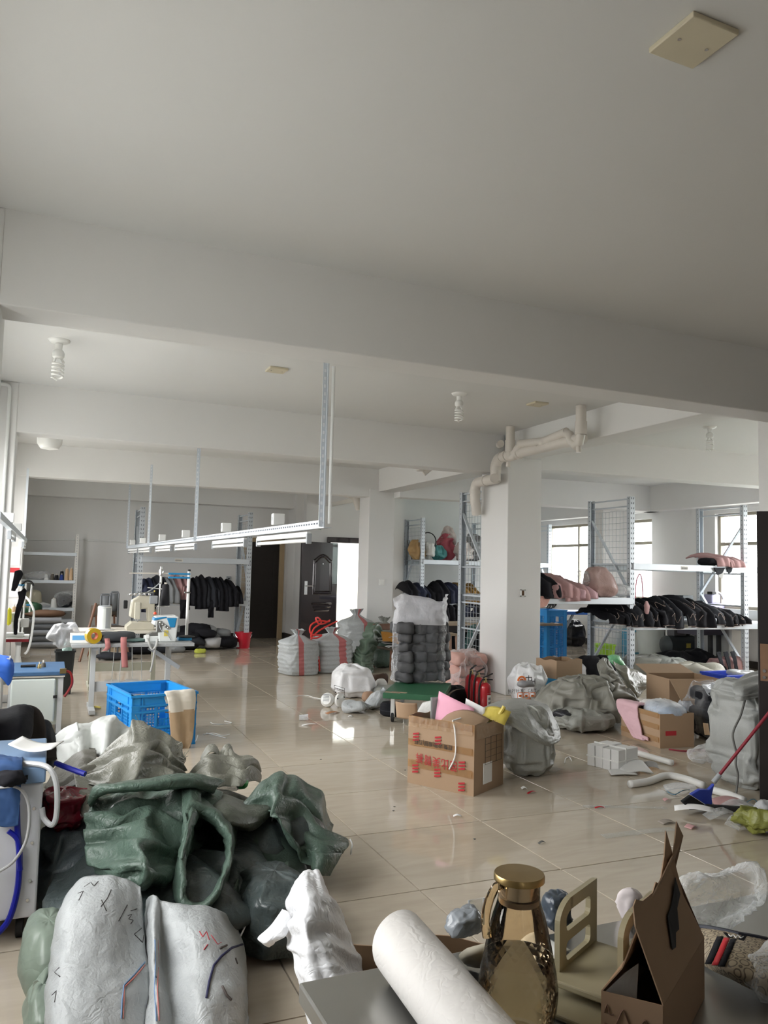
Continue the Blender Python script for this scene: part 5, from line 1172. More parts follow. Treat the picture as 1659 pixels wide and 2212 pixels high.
q = PY(134, 1310, sy+.05); blob((q.x+.03, sy+.20, SHELFZ[2]+.005), .19, .16, .31, 'plastic_bag', FILMS, 'clear film around the dark bundle on the lower corner shelf', 'plastic bag', nu=28, nv=14, amp=.03, sc=9, seed=16)
# big crumpled clear bag by the tables
q = PY(141, 1378, 9.6); blob((q.x-.02, 9.72, PY(141, 1402, 9.6).z), .16, .14, S(56, q), 'plastic_bag', film('hanging_film', (.84, .85, .87), .28, .2, 10, .6), 'big crumpled clear plastic bag at the left end of the sewing tables', 'plastic bag', nu=50, nv=30, amp=.06, sc=9, seed=17)
# cloth, papers and ribbons on the grey table
p = PY(245, 1378, 8.6); t_ = blob((p.x, 8.60, TBL), .20, .11, .11, 'folded_cloth', M('slate_cloth', (.05, .055, .06), .75), 'dark slate folded cloth on the grey sewing table', 'cloth', rz=.35, nu=40, nv=16, n=3, amp=.018, sc=8, seed=21, lean=(.03, 0))
p = PY(285, 1382, 8.55); blob((p.x, 8.6, TBL), .14, .10, .035, 'folded_cloth', M('teal_cloth', (.10, .16, .15), .75), 'thin teal cloth on the grey sewing table beside the slate one', 'cloth', nu=30, nv=10, amp=.012, sc=10, seed=22)
def ribbon(pts, w_, name, label, mat, cat='ribbon', group=None, parent=None, thick=.003, side=(1, 0, 0)):
    pts = spline(pts, 7); sd = Vector(side)*w_/2; A = np.array([[tuple(p+sd*(k-1)+Vector((0, 0, .0))) for k in range(3)] for p in pts]); o_ = MB().grid(A).build(name, mat, parent, o=None if parent else tuple(pts[0]), smooth=180, thick=thick); return tag(o_, label, cat, group) if label else o_
RIB = M('pink_ribbon', (.42, .16, .15), .7); GRB = M('grey_ribbon', (.45, .45, .43), .6)
ribbon([PY(231, 1378, 8.5), PY(232, 1385, 8.36), PY(233, 1398, 8.35), PY(226, 1406, 8.35)], .05, 'ribbon', 'short pink ribbon tied over the edge of the grey table', RIB)
ribbon([PY(268, 1376, 8.5), PY(267, 1383, 8.36), PY(268, 1410, 8.35), PY(270, 1442, 8.35)], .06, 'ribbon', 'long pink ribbon hanging from the edge of the grey table', RIB)
ribbon([PY(318, 1379, 8.45), PY(320, 1384, 8.36), PY(326, 1400, 8.35), PY(331, 1403, 8.34), PY(338, 1393, 8.35), PY(340, 1380, 8.36)], .025, 'ribbon', 'grey ribbon loop hanging from the right half of the grey table', GRB)
ribbon([PY(341, 1380, 8.36), PY(335, 1400, 8.35), PY(330, 1430, 8.35), PY(325, 1452, 8.35)], .02, 'ribbon', 'long grey ribbon hanging under the grey table', GRB)
# beige garment over the crate rim
c0, c1, c2, c3, hc1 = CRATE1
def lerp(a, b, t): return Vector(a)+(Vector(b)-Vector(a))*t
ee = (c3-c0).normalized(); nn_ = Vector((ee.y, -ee.x, 0)).normalized(); 
def rim(t, out, dz): p = lerp(c0, c3, t)+nn_*out; p.z = hc1+dz; return p
BEI = M('beige_knit', (.40, .29, .18), .85, var=.1, bump=.1, bs=50); BEIW = M('cream_band', (.62, .58, .50), .85)
rows = []
for (dz, out, a, b) in ((-.16, -.07, .60, .90), (.0, -.05, .56, .93), (.022, .03, .52, .97), (-.06, .065, .56, .965), (-.22, .07, .60, .95), (-.36, .075, .63, .93), (-.46, .07, .70, .88), (-.53, .065, .76, .82)):
    rows.append([rim(a+(b-a)*k/5, out+.014*math.sin(k*2.2+dz*6), dz) for k in range(6)])
g_ = patch(rows, 'beige_trousers', BEI, 'beige trousers hung over the rim of the blue crate', 'garment', amp=.012, sc=8, seed=31, thick=.012)
g_.data.materials.append(BEIW)
for f_ in g_.data.polygons:
    if f_.center.z+g_.location.z > hc1-.13: f_.material_index = 1
# near chair with dark clothes
BRC = M('dark_brown_felt', (.035, .028, .025), .9)
q = PY(72, 1590, 4.9); zt = PY(72, 1532, 4.9).z
t = thing('office_chair', 'dark brown chair back at the left edge covered with black clothes', 'chair', (q.x-.06, 4.95, 0), -.25)
hx_ = S(100, q)*.5
A = np.array([[(hx_*(1+.0)*math.copysign(abs(math.cos(a))**.8, math.cos(a))*r, -.04*(1-r), zt-.17+.19*math.copysign(abs(math.sin(a))**.8, math.sin(a))*r) for a in np.linspace(0, 2*PI, 40, endpoint=False)] for r in (0.001, .5, .9, 1.0)])
MB().grid(A, cv=True).build('backrest', BRC, t, smooth=180, thick=.05)
MB().tube([(0, .03, .40), (0, .05, zt-.2)], .025, 8).build('back_post', BLACK, t); MB().lathe([(.24, .38), (.25, .40), (.24, .45), (.1, .46)], (0, .22, 0), 24).build('seat', BRC, t); MB().tube([(0, .22, .06), (0, .22, .4)], .03, 10).build('column', BLACK, t)
for k in range(5): MB().bar((0, .22, .09), (.27*math.cos(k*1.257), .22+.27*math.sin(k*1.257), .04), .04, .03).build('foot', BLACK, t, smooth=0)
patch([[(-25, 1540, 4.86), (20, 1528, 4.84), (48, 1524, 4.86), (72, 1530, 4.9)], [(-25, 1565, 4.72), (20, 1560, 4.70), (45, 1555, 4.70), (66, 1560, 4.78)], [(-25, 1610, 4.68), (15, 1600, 4.62), (42, 1590, 4.64), (62, 1590, 4.72)], [(-25, 1640, 4.66), (5, 1630, 4.60), (35, 1602, 4.62), (55, 1600, 4.68)]], 'black_jacket', BLK, 'black jacket hung over the dark brown chair back at the left edge', 'garment', amp=.02, sc=7, seed=41, thick=.015)
patch([[(82, 1556, 5.06), (98, 1558, 5.08), (110, 1572, 5.1), (118, 1590, 5.15)], [(88, 1600, 5.02), (100, 1600, 5.0), (112, 1605, 5.02), (119, 1615, 5.1)], [(88, 1660, 5.0), (100, 1665, 4.96), (110, 1660, 4.98), (116, 1655, 5.05)]], 'black_trousers', BLK2, 'black garment hanging behind the dark brown chair', 'garment', amp=.015, sc=8, seed=42, thick=.02)
# blue smock over something at the left edge and blue cover on the near machine
CB = M('bright_blue_cloth', (.015, .09, .42), .7, var=.12); CB2 = M('dull_blue_cloth', (.025, .07, .19), .7, var=.15)
q = PY(2, 1450, 6.7)
t = thing('ironing_stand', 'pale grey stand at the left edge under a bright blue cloth', 'stand', (q.x-.12, 6.75, 0))
hq = PY(5, 1422, 6.7).z
for X in (-.1, .10): MB().lo((X-.02, -.02, 0), (X+.02, .02, hq)).build('leg', LEGP, t, smooth=0)
MB().lo((-.2, -.08, hq-.03), (.18, .12, hq)).build('top', GREYP, t, smooth=0)
patch([[(-22, 1414, 6.8), (5, 1413, 6.8), (22, 1416, 6.8), (30, 1424, 6.8)], [(-22, 1430, 6.6), (5, 1430, 6.6), (22, 1432, 6.6), (31, 1440, 6.64)], [(-22, 1448, 6.56), (4, 1452, 6.56), (20, 1460, 6.56), (29, 1458, 6.6)], [(-22, 1456, 6.55), (2, 1461, 6.55), (19, 1481, 6.55), (25, 1468, 6.58)]], 'blue_cloth', CB, 'bright blue cloth draped over the stand at the left edge', 'cloth', amp=.005, sc=9, seed=43, thick=.004)
yb = bp_.y
patch([[(-15, 1632, yb+.25), (10, 1634, yb+.25), (32, 1636, yb+.25), (50, 1634, yb+.25)], [(-15, 1645, yb-.03), (10, 1645, yb-.04), (32, 1647, yb-.04), (48, 1650, yb-.04)], [(-15, 1710, yb-.05), (10, 1712, yb-.055), (30, 1712, yb-.055), (44, 1716, yb-.05)], [(-15, 1785, yb-.05), (10, 1786, yb-.05), (28, 1785, yb-.05), (40, 1781, yb-.045)]], 'blue_cover', CB2, 'dull blue fabric cover hanging over the near machine cabinet', 'cloth', amp=.006, sc=8, seed=44, thick=.01)
q = PY(22, 1688, yb-.1); blob((q.x, yb-.10, q.z-.02), .05, .03, .05, 'black_glove', BLK, 'black crumpled glove on the blue machine cover', 'glove', nu=24, nv=12, amp=.02, sc=20, seed=45, flat=False)
# black cloth hanging on the left machine
patch([[(32, 1234, 9.25), (38, 1232, 9.25), (46, 1232, 9.25), (50, 1240, 9.25)], [(28, 1255, 9.25), (34, 1252, 9.25), (40, 1250, 9.25), (46, 1250, 9.25)], [(24, 1276, 9.25), (30, 1277, 9.25), (34, 1276, 9.25), (36, 1268, 9.25)]], 'black_cloth', BLK, 'black cloth hung from the thread stand at the left edge, upper piece', 'garment', amp=.02, sc=9, seed=46, thick=.012)
patch([[(38, 1278, 9.25), (46, 1276, 9.25), (52, 1270, 9.25), (57, 1276, 9.25)], [(40, 1292, 9.25), (45, 1294, 9.25), (50, 1292, 9.25), (54, 1288, 9.25)], [(36, 1310, 9.25), (40, 1312, 9.25), (44, 1312, 9.25), (48, 1310, 9.25)], [(30, 1340, 9.25), (33, 1341, 9.25), (37, 1341, 9.25), (39, 1340, 9.25)], [(29, 1370, 9.25), (32, 1371, 9.25), (35, 1371, 9.25), (37, 1370, 9.25)]], 'black_cloth', BLK, 'black cloth hung down to the red-edged table, lower piece', 'garment', amp=.015, sc=9, seed=47, thick=.012)
tb = [PY(48, 1284, 9.53), PY(62, 1296, 9.4), PY(72, 1316, 9.1), PY(73, 1330, 9.1), PY(70, 1360, 9.06), PY(66, 1385, 9.04), PY(60, 1405, 9.02), PY(53, 1413, 9.0)]
tag(MB().tube(spline(tb, 6), .012, 8).build('white_cable', LAMPW, None, o=tuple(tb[-1])), 'white cable hanging beside the red-edged table', 'cable')

# ------------------------------------------------------------------ striped sacks and things before the entrance
p = P(645, 1461); w_ = S(76, p); sack((p.x*(1+.27/p.y), p.y+.27, 0), w_, .5, zat(p, 1368)*.93, 'striped_sack', 'white sack with a red stripe standing leftmost of the three', [WOVW, STRIPE], rz=.25, seed=2, stripe=[(4.30, 4.62), (1.2, 1.5)], lean=(-.03, 0))
p2 = P(715, 1456); w_ = S(84, p2); sack((p2.x*(1+.32/p2.y)-.01, p2.y+.32, 0), w_, .55, zat(p2, 1366)*.95, 'striped_sack', 'white ribbed sack with a red stripe and red rope, middle of the three', [WOVW, STRIPE], rz=-.15, seed=5, stripe=[(4.85, 5.2)], rib=.02, nribs=9)
p3 = P(752, 1432); w_ = S(72, p3); sack((p3.x*(1+.45/p3.y)+.16, p3.y+.45, 0), w_*1.1, .6, zat((p3.x*(1+.3/p3.y), p3.y+.3, 0), 1322)*.93, 'striped_sack', 'tall white sack with a red stripe, rightmost and farthest of the three', [WOVW, STRIPE], rz=-.2, seed=9, stripe=[(4.85, 5.25)], lean=(-.04, -.05))
ROPE = M('red_rope', (.75, .05, .04), .45)
Yr = p2.y+.05
rp = [(690, 1450, Yr+.02), (688, 1420, Yr), (680, 1395, Yr), (672, 1380, Yr-.02), (685, 1378, Yr), (695, 1372, Yr+.05), (680, 1372, Yr), (670, 1366, Yr-.02), (672, 1350, Yr+.05), (690, 1341, Yr+.1), (708, 1343, Yr+.1), (712, 1340, Yr+.15), (700, 1347, Yr+.12), (688, 1347, Yr+.05), (682, 1336, Yr+.05), (688, 1335, Yr+.1), (694, 1345, Yr+.1), (678, 1358, Yr), (672, 1376, Yr-.03), (690, 1362, Yr+.05), (712, 1350, Yr+.15), (728, 1342, Yr+.25)]
pts = spline([PY(*q) for q in rp], 5)
tag(MB().tube(pts, .012, 7).build('red_rope', ROPE, None, o=tuple(pts[0])), 'bright red rope looped on top of the middle striped sack', 'rope')
# green sack cloth and grey sack behind, chair with papers
p = P(800, 1455)
patch([[(795, 1345, p.y+.9), (812, 1345, p.y+.8), (820, 1352, p.y+.8), (822, 1362, p.y+.8)], [(785, 1375, p.y+.5), (800, 1370, p.y+.35), (812, 1372, p.y+.4), (818, 1380, p.y+.5)], [(770, 1402, p.y+.3), (786, 1408, p.y+.15), (800, 1402, p.y+.25), (808, 1405, p.y+.4)], [(762, 1420, p.y+.25), (782, 1432, p.y+.05), (796, 1432, p.y+.1), (806, 1432, p.y+.25)], [(766, 1440, p.y+.2), (782, 1446, p.y+.02), (796, 1452, p.y-.02), (806, 1455, p.y+.05)]], 'green_sack', M('sack_green_pale', (.10, .145, .105), .45, var=.1, bump=.1, bs=120), 'crumpled green sack leaning on the chair behind the white bag', 'sack', amp=.045, sc=4, seed=51, thick=.01, floor_z=.01)
blob((PY(826, 1440, 11.6).x, 11.55, 0), .24, .22, .42, 'green_sack', WOVN, 'dark green sack on the floor under the chair with papers', 'sack', nu=40, nv=20, amp=.06, sc=6, seed=52)
q = PY(832, 1350, 12.3); sack((q.x, 12.35, 0), .5, .4, PY(832, 1340, 12.3).z*.95, 'grey_sack', 'pale grey sack standing behind the chair with papers', [WOVG], seed=12, amp=.04, neck=True)
t = thing('wooden_chair', 'dark wooden chair loaded with papers beside the bagged bale', 'chair', (P(838, 1440).x, 11.35, 0), .25)
hs = PY(838, 1398, 11.2).z
for X in (-.19, .19):
    for Y in (-.18, .18): MB().tube([(X*1.15, Y*1.15, 0), (X, Y, hs-.03)], [.016, .02], 8).build('leg', WALN, t)
MB().lo((-.24, -.22, hs-.04), (.24, .22, hs)).build('seat', BRN, t, smooth=0, bev=.012)
for X in (-.19, .19): MB().bar((X, .2, hs), (X, .26, hs+.33), .03, .035).build('back_post', WALN, t, smooth=0)
MB().box((0, .25, hs+.28), (.44, .025, .1), rotm(-.15, 0, 0)).build('backrest', WALN, t, smooth=0, bev=.008)
for k in range(7):
    q = Vector((P(838, 1440).x+random.uniform(-.1, .12), 11.33+random.uniform(-.12, .1), hs+.012+.028*k)); sheet_at(q, (.26, random.uniform(-.1, .1), random.uniform(-.03, .03)), (random.uniform(-.05, .05), .2, .0), 'paper_sheet', ['white', 'grey', 'tan', 'charcoal'][k % 4]+' loose sheet in the pile on the dark wooden chair', [PAPER, M('grey_paper', (.42, .41, .42), .7), M('tan_paper', (.45, .31, .24), .7), BLK2][k % 4], 'paper', .015, .006)
for o_ in list(C.objects):
    if 'loose sheet in the pile' in o_.get('label', ''): o_['group'] = 'papers piled on the chair'
q = Vector((P(822, 1440).x-.02, 11.2, hs+.14)); sheet_at(q, (.26, -.02, -.05), (.03, .16, .13), 'orange_bag', 'orange paper bag on the papers of the dark wooden chair', M('orange_bag', (.42, .19, .03), .6), 'bag', .02, .004)
# bagged bale on the cart
R3 = rotm(0, 0, CART[1])
bc = P(907, 1478, CART[4]); bc = Vector((bc.x*(1+.30/bc.y), bc.y+.30, bc.z)); bw = S(112, bc); bh = zat((bc.x, bc.y-.2, 0), 1346)-CART[4]
DG = M('dark_grey_bundle', (.055, .055, .058), .7, var=.5, vs=14, rand=.25)
kk = 0
for r_ in range(6):
    for c_ in range(4):
        for d_ in range(2):
            if d_ == 1 and r_ < 5: continue
            x = (c_-1.5)*bw*.235; y = -.10+d_*.22; z = CART[4]+.01+r_*bh/6.2
            blob((bc.x+x, bc.y+y, z), bw*.15, .17, bh/5.6*(1.0+.15*random.random()), 'garment_bundle', DG, 'dark grey bundle in the tall clear bag, row %s from bottom, %s%s' % (['one', 'two', 'three', 'four', 'five', 'six'][r_], ['leftmost', 'second from left', 'third from left', 'rightmost'][c_], ', behind' if d_ else ''), 'garment', rz=CART[1]+random.uniform(-.15, .15), group='garment bundles in the bagged bale', nu=30, nv=16, amp=.042, sc=11, seed=kk, n=3.2, stretch=(1.6, 1.6, .5)); kk += 1
zt = zat((bc.x, bc.y, 0), 1292)-CART[4]
A = np.zeros((30, 56, 3))
for j in range(30):
    v = j/29; z = zt*v
    for i in range(56):
        th = 2*PI*i/56; cx = math.copysign(abs(math.cos(th))**.45, math.cos(th)); cy = math.copysign(abs(math.sin(th))**.5, math.sin(th)); k = (1.0 if v < .72 else 1-.10*math.sin((v-.72)/.28*PI*.8))
        f = .02*fold((cx*.5, cy*.5, z), 71, 6, 4)*(1+2.2*max(0, v-.7))+.03*max(0, v-.75)*4*nz((th*1.2, 0, 3), 72)
        A[j, i] = (cx*(bw*.51+f)*k, cy*(.30+f)*(k if v < .75 else k*(1-.5*(v-.75))), z*(1+.05*max(0, v-.7)/.3*math.sin(th*3+1)*1.0))
m = MB().grid(A, cv=True)
for q in range(len(m.f)): m.m[q] = 1 if q//56 > 19 else 0
o_ = m.build('plastic_bag', [film('bale_film', (.90, .91, .93), .03, .13, 9, 1.0), film('bale_collar', (.80, .80, .83), .38, .2, 8, .8, .35)], None, smooth=180); o_.location = (bc.x, bc.y, CART[4]+.004); o_.rotation_euler = (0, 0, CART[1]); tag(o_, 'tall clear plastic bag of dark garments on the green cart', 'plastic bag')
# white printed bag, small fan, grey film, black cushion
p = P(770, 1512); wb = S(104, p)
B = blobA(wb*.5, .28, zat(p, 1440), n=2.8, nu=60, nv=34, amp=.035, sc=5, seed=81, taper=.30, lean=(-.04, .05))
o_ = MB().grid(B, cv=True).build('white_bag', M('white_soft_bag', (.70, .70, .71), .45, crumple=.2, cs=8), None, smooth=180); o_.location = (p.x*(1+.26/p.y)-.02, p.y+.26, 0); o_.rotation_euler = (0, 0, -.1); tag(o_, 'white crumpled plastic bag with black print on the floor', 'bag')
pr_ = [PY(722, 1480, p.y-.035), PY(741, 1486, p.y-.045)]
u_ = (pr_[1]-pr_[0]).normalized()
m = MB(); ol = pr_[0]
for (a, b, c_, d_) in ((0, 0, 1, 0), (0, -.45, 1, -.45), (0, -1, 1, -1), (0, 0, 0, -1), (1, 0, 1, -1)): m.bar(ol+u_*a*.13+Vector((0, 0, b*.1)), ol+u_*c_*.13+Vector((0, 0, d_*.1)), .004, .004)
for k in range(9): m.box(ol+u_*(.012+.013*k)+Vector((0, 0, -.03)), (.007, .004, .014))
for k in range(3): m.box(ol+u_*(.02+.04*k)+Vector((0, 0, -.075)), (.012, .004, .016))
o2 = m.build('bag_print', INK, None, smooth=0); tag(o2, kind='stuff'); o2.parent = o_; o2.matrix_parent_inverse = (Matrix.Translation(o_.location) @ Matrix.Rotation(-.1, 4, 'Z')).inverted()
p = P(722, 1527); r = S(15, p)
t = thing('small_fan', 'small white desk fan lying tipped over on the floor', 'fan', p)
MB().lathe([(r*.3, -.03), (r*.9, -.03), (r, -.015), (r, .02), (r*.7, .05), (0, .055)], (-.07, .02, r*.98), 28, axis=(-.6, -.7, .25)).build('fan_head', LAMPW, t)
m = MB()
for k in range(-3, 4): m.box(Vector((-.07, .02, r))+Vector((-.6, -.7, .25)).normalized()*.057+Vector((.0, 0, k*.016)), (.07, .004, .006), rotm(0, 0, -.7))
tag(m.build('grille', GREYP, t, smooth=0), kind='stuff')
bs_ = MB().lathe([(r*.95, -.02), (r, -.01), (r, .01), (r*.8, .02)], (.06, -.02, r*.95), 28, axis=(.5, -.85, .1)).build('base', LAMPW, t)
for a in (.6, 2.6, 4.7): MB().lathe([(.008, 0), (.008, .006)], Vector((.06, -.02, r*.95))+Vector((.5, -.85, .1)).normalized()*-.0+Vector((.42*math.cos(a)*.14, .26*math.cos(a)*.14-.02, math.sin(a)*r*.7)), 8, axis=(.5, -.85, .1)).build('rubber_foot', BLACK, t)
MB().tube([(-.02, .01, r), (.04, 0, r)], .025, 10).build('neck', LAMPW, t)
cb = [P(640, 1505), P(660, 1503), P(680, 1508), P(697, 1511)]; MB().tube([q-p+Vector((0, 0, .005)) for q in spline([tuple(c) for c in cb], 6)], .004, 6).build('cord', LAMPW, t)
SILV = M('silver_grey_film', (.40, .42, .43), .28, var=.1, crumple=.35, cs=9)
p = P(775, 1541); blob((p.x*(1+.08/p.y), p.y+.08, 0), S(30, p), .14, .11, 'grey_bag', SILV, 'crumpled silver-grey plastic bag left of the black cushion', 'plastic bag', nu=44, nv=20, amp=.05, sc=8, seed=91, n=2.0)
p = P(808, 1535); blob((p.x*(1+.1/p.y), p.y+.1, 0), .13, .08, .24, 'grey_bag', SILV, 'upright end of grey plastic film beside the green cart', 'plastic bag', nu=34, nv=20, amp=.06, sc=8, seed=92, taper=.5, lean=(.10, 0))
p = P(854, 1549); r = S(26, p); t = thing('round_cushion', 'round black cushion lying in front of the green cart', 'cushion', (p.x, p.y+r*.8, 0)); MB().lathe([(r*.75, 0), (r*.97, .02), (r, .06), (r*.97, .11), (r*.8, .135), (0, .14)], n=40).build('cushion', BLK, t); MB().lathe([(r*.985, .052), (r*1.015, .06), (r*.985, .068)], n=40).build('piping', BLK2, t)
for k, (px, py, c_) in enumerate(((852, 1515, WOVG), (893, 1508, GRF))): q = P(px, py); blob((q.x*(1+.3/q.y), q.y+.3, 0), .3, .2, .15, 'grey_bag', c_, ['pale sack lying under the green cart', 'grey cloth lying under the right side of the green cart'][k], 'sack', nu=30, nv=14, amp=.04, sc=7, seed=94+k)
q = P(822, 1500); blob((q.x*(1+.1/q.y), q.y+.1, 0), .07, .05, .18, 'white_cup', LAMPW, 'white plastic scrap behind the corner of the green cart', 'scrap', nu=20, nv=12, amp=.02, sc=9, seed=96)
q = P(818, 1493); blob((q.x*(1+.12/q.y)-.02, q.y+.12, 0), .13, .12, .2, 'brown_paper', M('brown_paper', (.08, .045, .03), .7), 'dark brown paper clump behind the white printed bag', 'paper', nu=26, nv=14, amp=.05, sc=9, seed=97)
q = P(797, 1517); blob((q.x*(1+.05/q.y), q.y+.05, 0), .08, .07, .12, 'paper_cup', M('kraft_cup', (.32, .20, .13), .7), 'brown paper cup among the rubbish left of the green cart', 'cup', nu=20, nv=10, amp=.01, sc=9, seed=98, n=3)
# pink bag, black bag with strap
p = P(1005, 1500); wp = S(86, p)
PKB = M('salmon_bundle', (.60, .36, .31), .7, var=.1)
for k in range(9): blob((p.x*(1+.32/p.y)+(k % 3-1)*wp*.26, p.y+.30+.05*(k % 2), .02+(k//3)*.15), wp*.2, .22, .17, 'garment_bundle', PKB, 'salmon bundle in the clear bag left of the extinguishers, %s row, %s' % (['bottom', 'middle', 'top'][k//3], ['left', 'centre', 'right'][k % 3]), 'garment', group='pink bundles in the clear bag', nu=24, nv=12, amp=.02, sc=11, seed=110+k, n=3, rz=.2*math.sin(k*2))
blob((p.x*(1+.32/p.y), p.y+.32, .005), wp*.55, .36, zat((p.x*(1+.2/p.y), p.y+.2, 0), 1402), 'plastic_bag', film('pink_bag_film', (.93, .88, .88), .18, .15, 11, .7), 'clear plastic bag of salmon pink bundles left of the extinguishers', 'plastic bag', nu=56, nv=34, amp=.05, sc=7, seed=121, n=2.6, taper=.25)
p = P(985, 1528); blob((p.x*(1+.12/p.y), p.y+.12, 0), S(30, p), .2, zat(p, 1483), 'black_bag', BLK, 'black bag with a beige strap left of the extinguishers', 'bag', nu=34, nv=18, amp=.03, sc=7, seed=122)
ribbon([P(964, 1522)+Vector((0, 0, .02)), PY(970, 1500, p.y-.1), PY(985, 1490, p.y-.08), PY(1003, 1488, p.y-.02)], .03, 'bag_strap', 'beige strap looped over the black bag', M('strap_beige', (.40, .36, .30), .7), 'strap')

# ------------------------------------------------------------------ middle: sacks and bags around the big column
p = P(1150, 1690); 
B = blobA(S(62, p), .30, zat(p, 1536), n=2.9, nu=84, nv=56, amp=.03, sc=4, seed=131, taper=.12)
o_ = MB().grid(B, cv=True).build('grey_sack', WOVG, None, smooth=180); o_.location = (P(1138, 1690).x*(1+.26/p.y), p.y+.30, 0); o_.rotation_euler = (0, 0, -.3); tag(o_, 'full grey woven sack standing right of the printed box', 'sack')
yb_ = p.y
patch([[(1035, 1530, yb_+.45), (1060, 1516, yb_+.55), (1110, 1507, yb_+.6), (1160, 1512, yb_+.6), (1182, 1520, yb_+.6)], [(1042, 1545, yb_+.15), (1075, 1532, yb_+.15), (1120, 1527, yb_+.2), (1165, 1528, yb_+.3), (1195, 1545, yb_+.4)], [(1046, 1560, yb_+.06), (1090, 1545, yb_+.0), (1135, 1552, yb_+.0), (1175, 1565, yb_+.1), (1205, 1570, yb_+.28)], [(1050, 1572, yb_+.03), (1095, 1556, yb_-.03), (1145, 1582, yb_-.06), (1185, 1595, yb_-.02), (1212, 1590, yb_+.15)], [(1052, 1578, yb_+.02), (1100, 1566, yb_-.04), (1155, 1600, yb_-.07), (1190, 1612, yb_-.05), (1214, 1600, yb_+.1)]], 'sack_flap', WOVG, 'loose grey sack draped over the full sack right of the printed box', 'sack', amp=.010, sc=4, seed=132, ws=.05, thick=.004)
p = P(1140, 1545); wb = S(40, p)
WPR = M('white_print_bag', (.74, .75, .76), .32, crumple=.3, cs=8)
B = blobA(wb, .20, zat(p, 1437), n=2.8, nu=56, nv=34, amp=.045, sc=6, seed=133, taper=.08)
o_ = MB().grid(B, cv=True).build('white_bag', WPR, None, smooth=180); o_.location = (p.x*(1+.22/p.y), p.y+.22, 0); tag(o_, 'white glossy bag with orange and black print before the big column', 'bag')
yv = p.y-.01
ORG = M('orange_print', (.80, .20, .04), .5)
def place(o_, par): o_.parent = par; o_.location = Vector(o_.location)-Vector(par.location)
q = PY(1127, 1471, yv); m = MB(); m.tube(arc(q, .045, .0, PI, 10), .011, 6).tube(arc(q, .018, .0, PI, 8), .009, 6); o2 = m.build('orange_logo', ORG, None, o=tuple(q)); place(o2, o_)
for (tx, px, py, sz, mt) in (('中', 1142, 1470, .10, INK), ('H', 1152, 1472, .08, INK)):
    q = PY(px, py, yv); o2 = text(tx, sz, mt, o_, tuple(q-Vector(o_.location)), (PI/2, 0, 0))
q = PY(1128, 1493, yv-.01); text('执行标准：GB/T', .05, INK, o_, tuple(q-Vector(o_.location)), (PI/2, 0, 0))
for k, px in enumerate((1124, 1137, 1150)):
    q = PY(px, 1503, yv-.012); m = MB(); s_ = .032
    for (a, b) in (((-s_, -s_), (s_, -s_)), ((s_, -s_), (s_, s_)), ((s_, s_), (-s_, s_)), ((-s_, s_), (-s_, -s_))): m.bar((a[0], 0, a[1]), (b[0], 0, b[1]), .004, .006)
    m.box((0, 0, 0), (.03, .003, .022)); o2 = m.build('print_mark', ORG, None, smooth=0); tag(o2, kind='stuff'); o2.parent = o_; o2.location = q-Vector(o_.location)
q = PY(1137, 1479, yv-.03); blob((q.x, yv-.02, q.z-.03), S(20, q), .05, .07, 'plastic_bag', M('grey_fold', (.30, .30, .31), .4), 'grey folded film tucked on the white printed bag', 'film', nu=30, nv=12, amp=.012, sc=12, seed=134, flat=False)
# lying sacks
p = P(1265, 1589); B = blobA(S(72, p), .26, zat(p, 1548)*1.25, n=2.6, nu=84, nv=44, amp=.03, sc=4, seed=141)
o_ = MB().grid(B, cv=True).build('grey_sack', WOVG, None, smooth=180); o_.location = (p.x*(1+.25/p.y)-.03, p.y+.25, 0); o_.rotation_euler = (0, 0, -.12); tag(o_, 'plump grey sack lying on the floor beside the taped carton', 'sack')
p = P(1205, 1560); B = blobA(.42, .25, .30, n=2.3, nu=50, nv=26, amp=.04, sc=5, seed=142); o_ = MB().grid(B, cv=True).build('grey_sack', WOVG, None, smooth=180); o_.location = (p.x*(1+.5/p.y)-.02, p.y+.5, 0); tag(o_, 'grey sack lying behind the loose flap near the blue crate', 'sack')
q = PY(1230, 1546, 6.45); blob((q.x, 6.5, q.z-.03), S(28, q), .12, .085, 'black_bag', M('black_film', (.02, .02, .025), .35, crumple=.3), 'flat black plastic bag on the lying grey sack', 'plastic bag', nu=36, nv=12, amp=.02, sc=10, seed=143, flat=False)
Yh = 6.45
blob((PY(1300, 1560, Yh).x, Yh+.35, 0), .55, .42, .50, 'grey_sack', M('sack_taupe', (.235, .23, .20), .5, var=.1, bump=.1, bs=120), 'big taupe sack heap behind the taped carton', 'sack', nu=90, nv=54, amp=.075, sc=4, seed=144, taper=.35)
patch([[(1298, 1425, Yh+.62), (1308, 1420, Yh+.6), (1318, 1424, Yh+.6), (1326, 1436, Yh+.64)], [(1298, 1455, Yh+.45), (1312, 1448, Yh+.38), (1326, 1452, Yh+.4), (1340, 1462, Yh+.5)], [(1292, 1485, Yh+.35), (1312, 1480, Yh+.2), (1335, 1478, Yh+.22), (1358, 1486, Yh+.4)], [(1240, 1518, Yh+.30), (1280, 1505, Yh+.08), (1330, 1500, Yh+.02), (1380, 1508, Yh+.3)], [(1234, 1540, Yh+.25), (1275, 1535, Yh-.06), (1330, 1535, Yh-.10), (1385, 1530, Yh+.2)], [(1240, 1552, Yh+.2), (1285, 1560, Yh-.10), (1335, 1562, Yh-.14), (1385, 1550, Yh+.1)]], 'sack_cloth', MATS['sack_taupe'], 'twisted taupe sack rising to a point behind the taped carton', 'sack', amp=.05, sc=4.5, seed=145, thick=.004, floor_z=.01, stretch=(1.4, 1, .6))
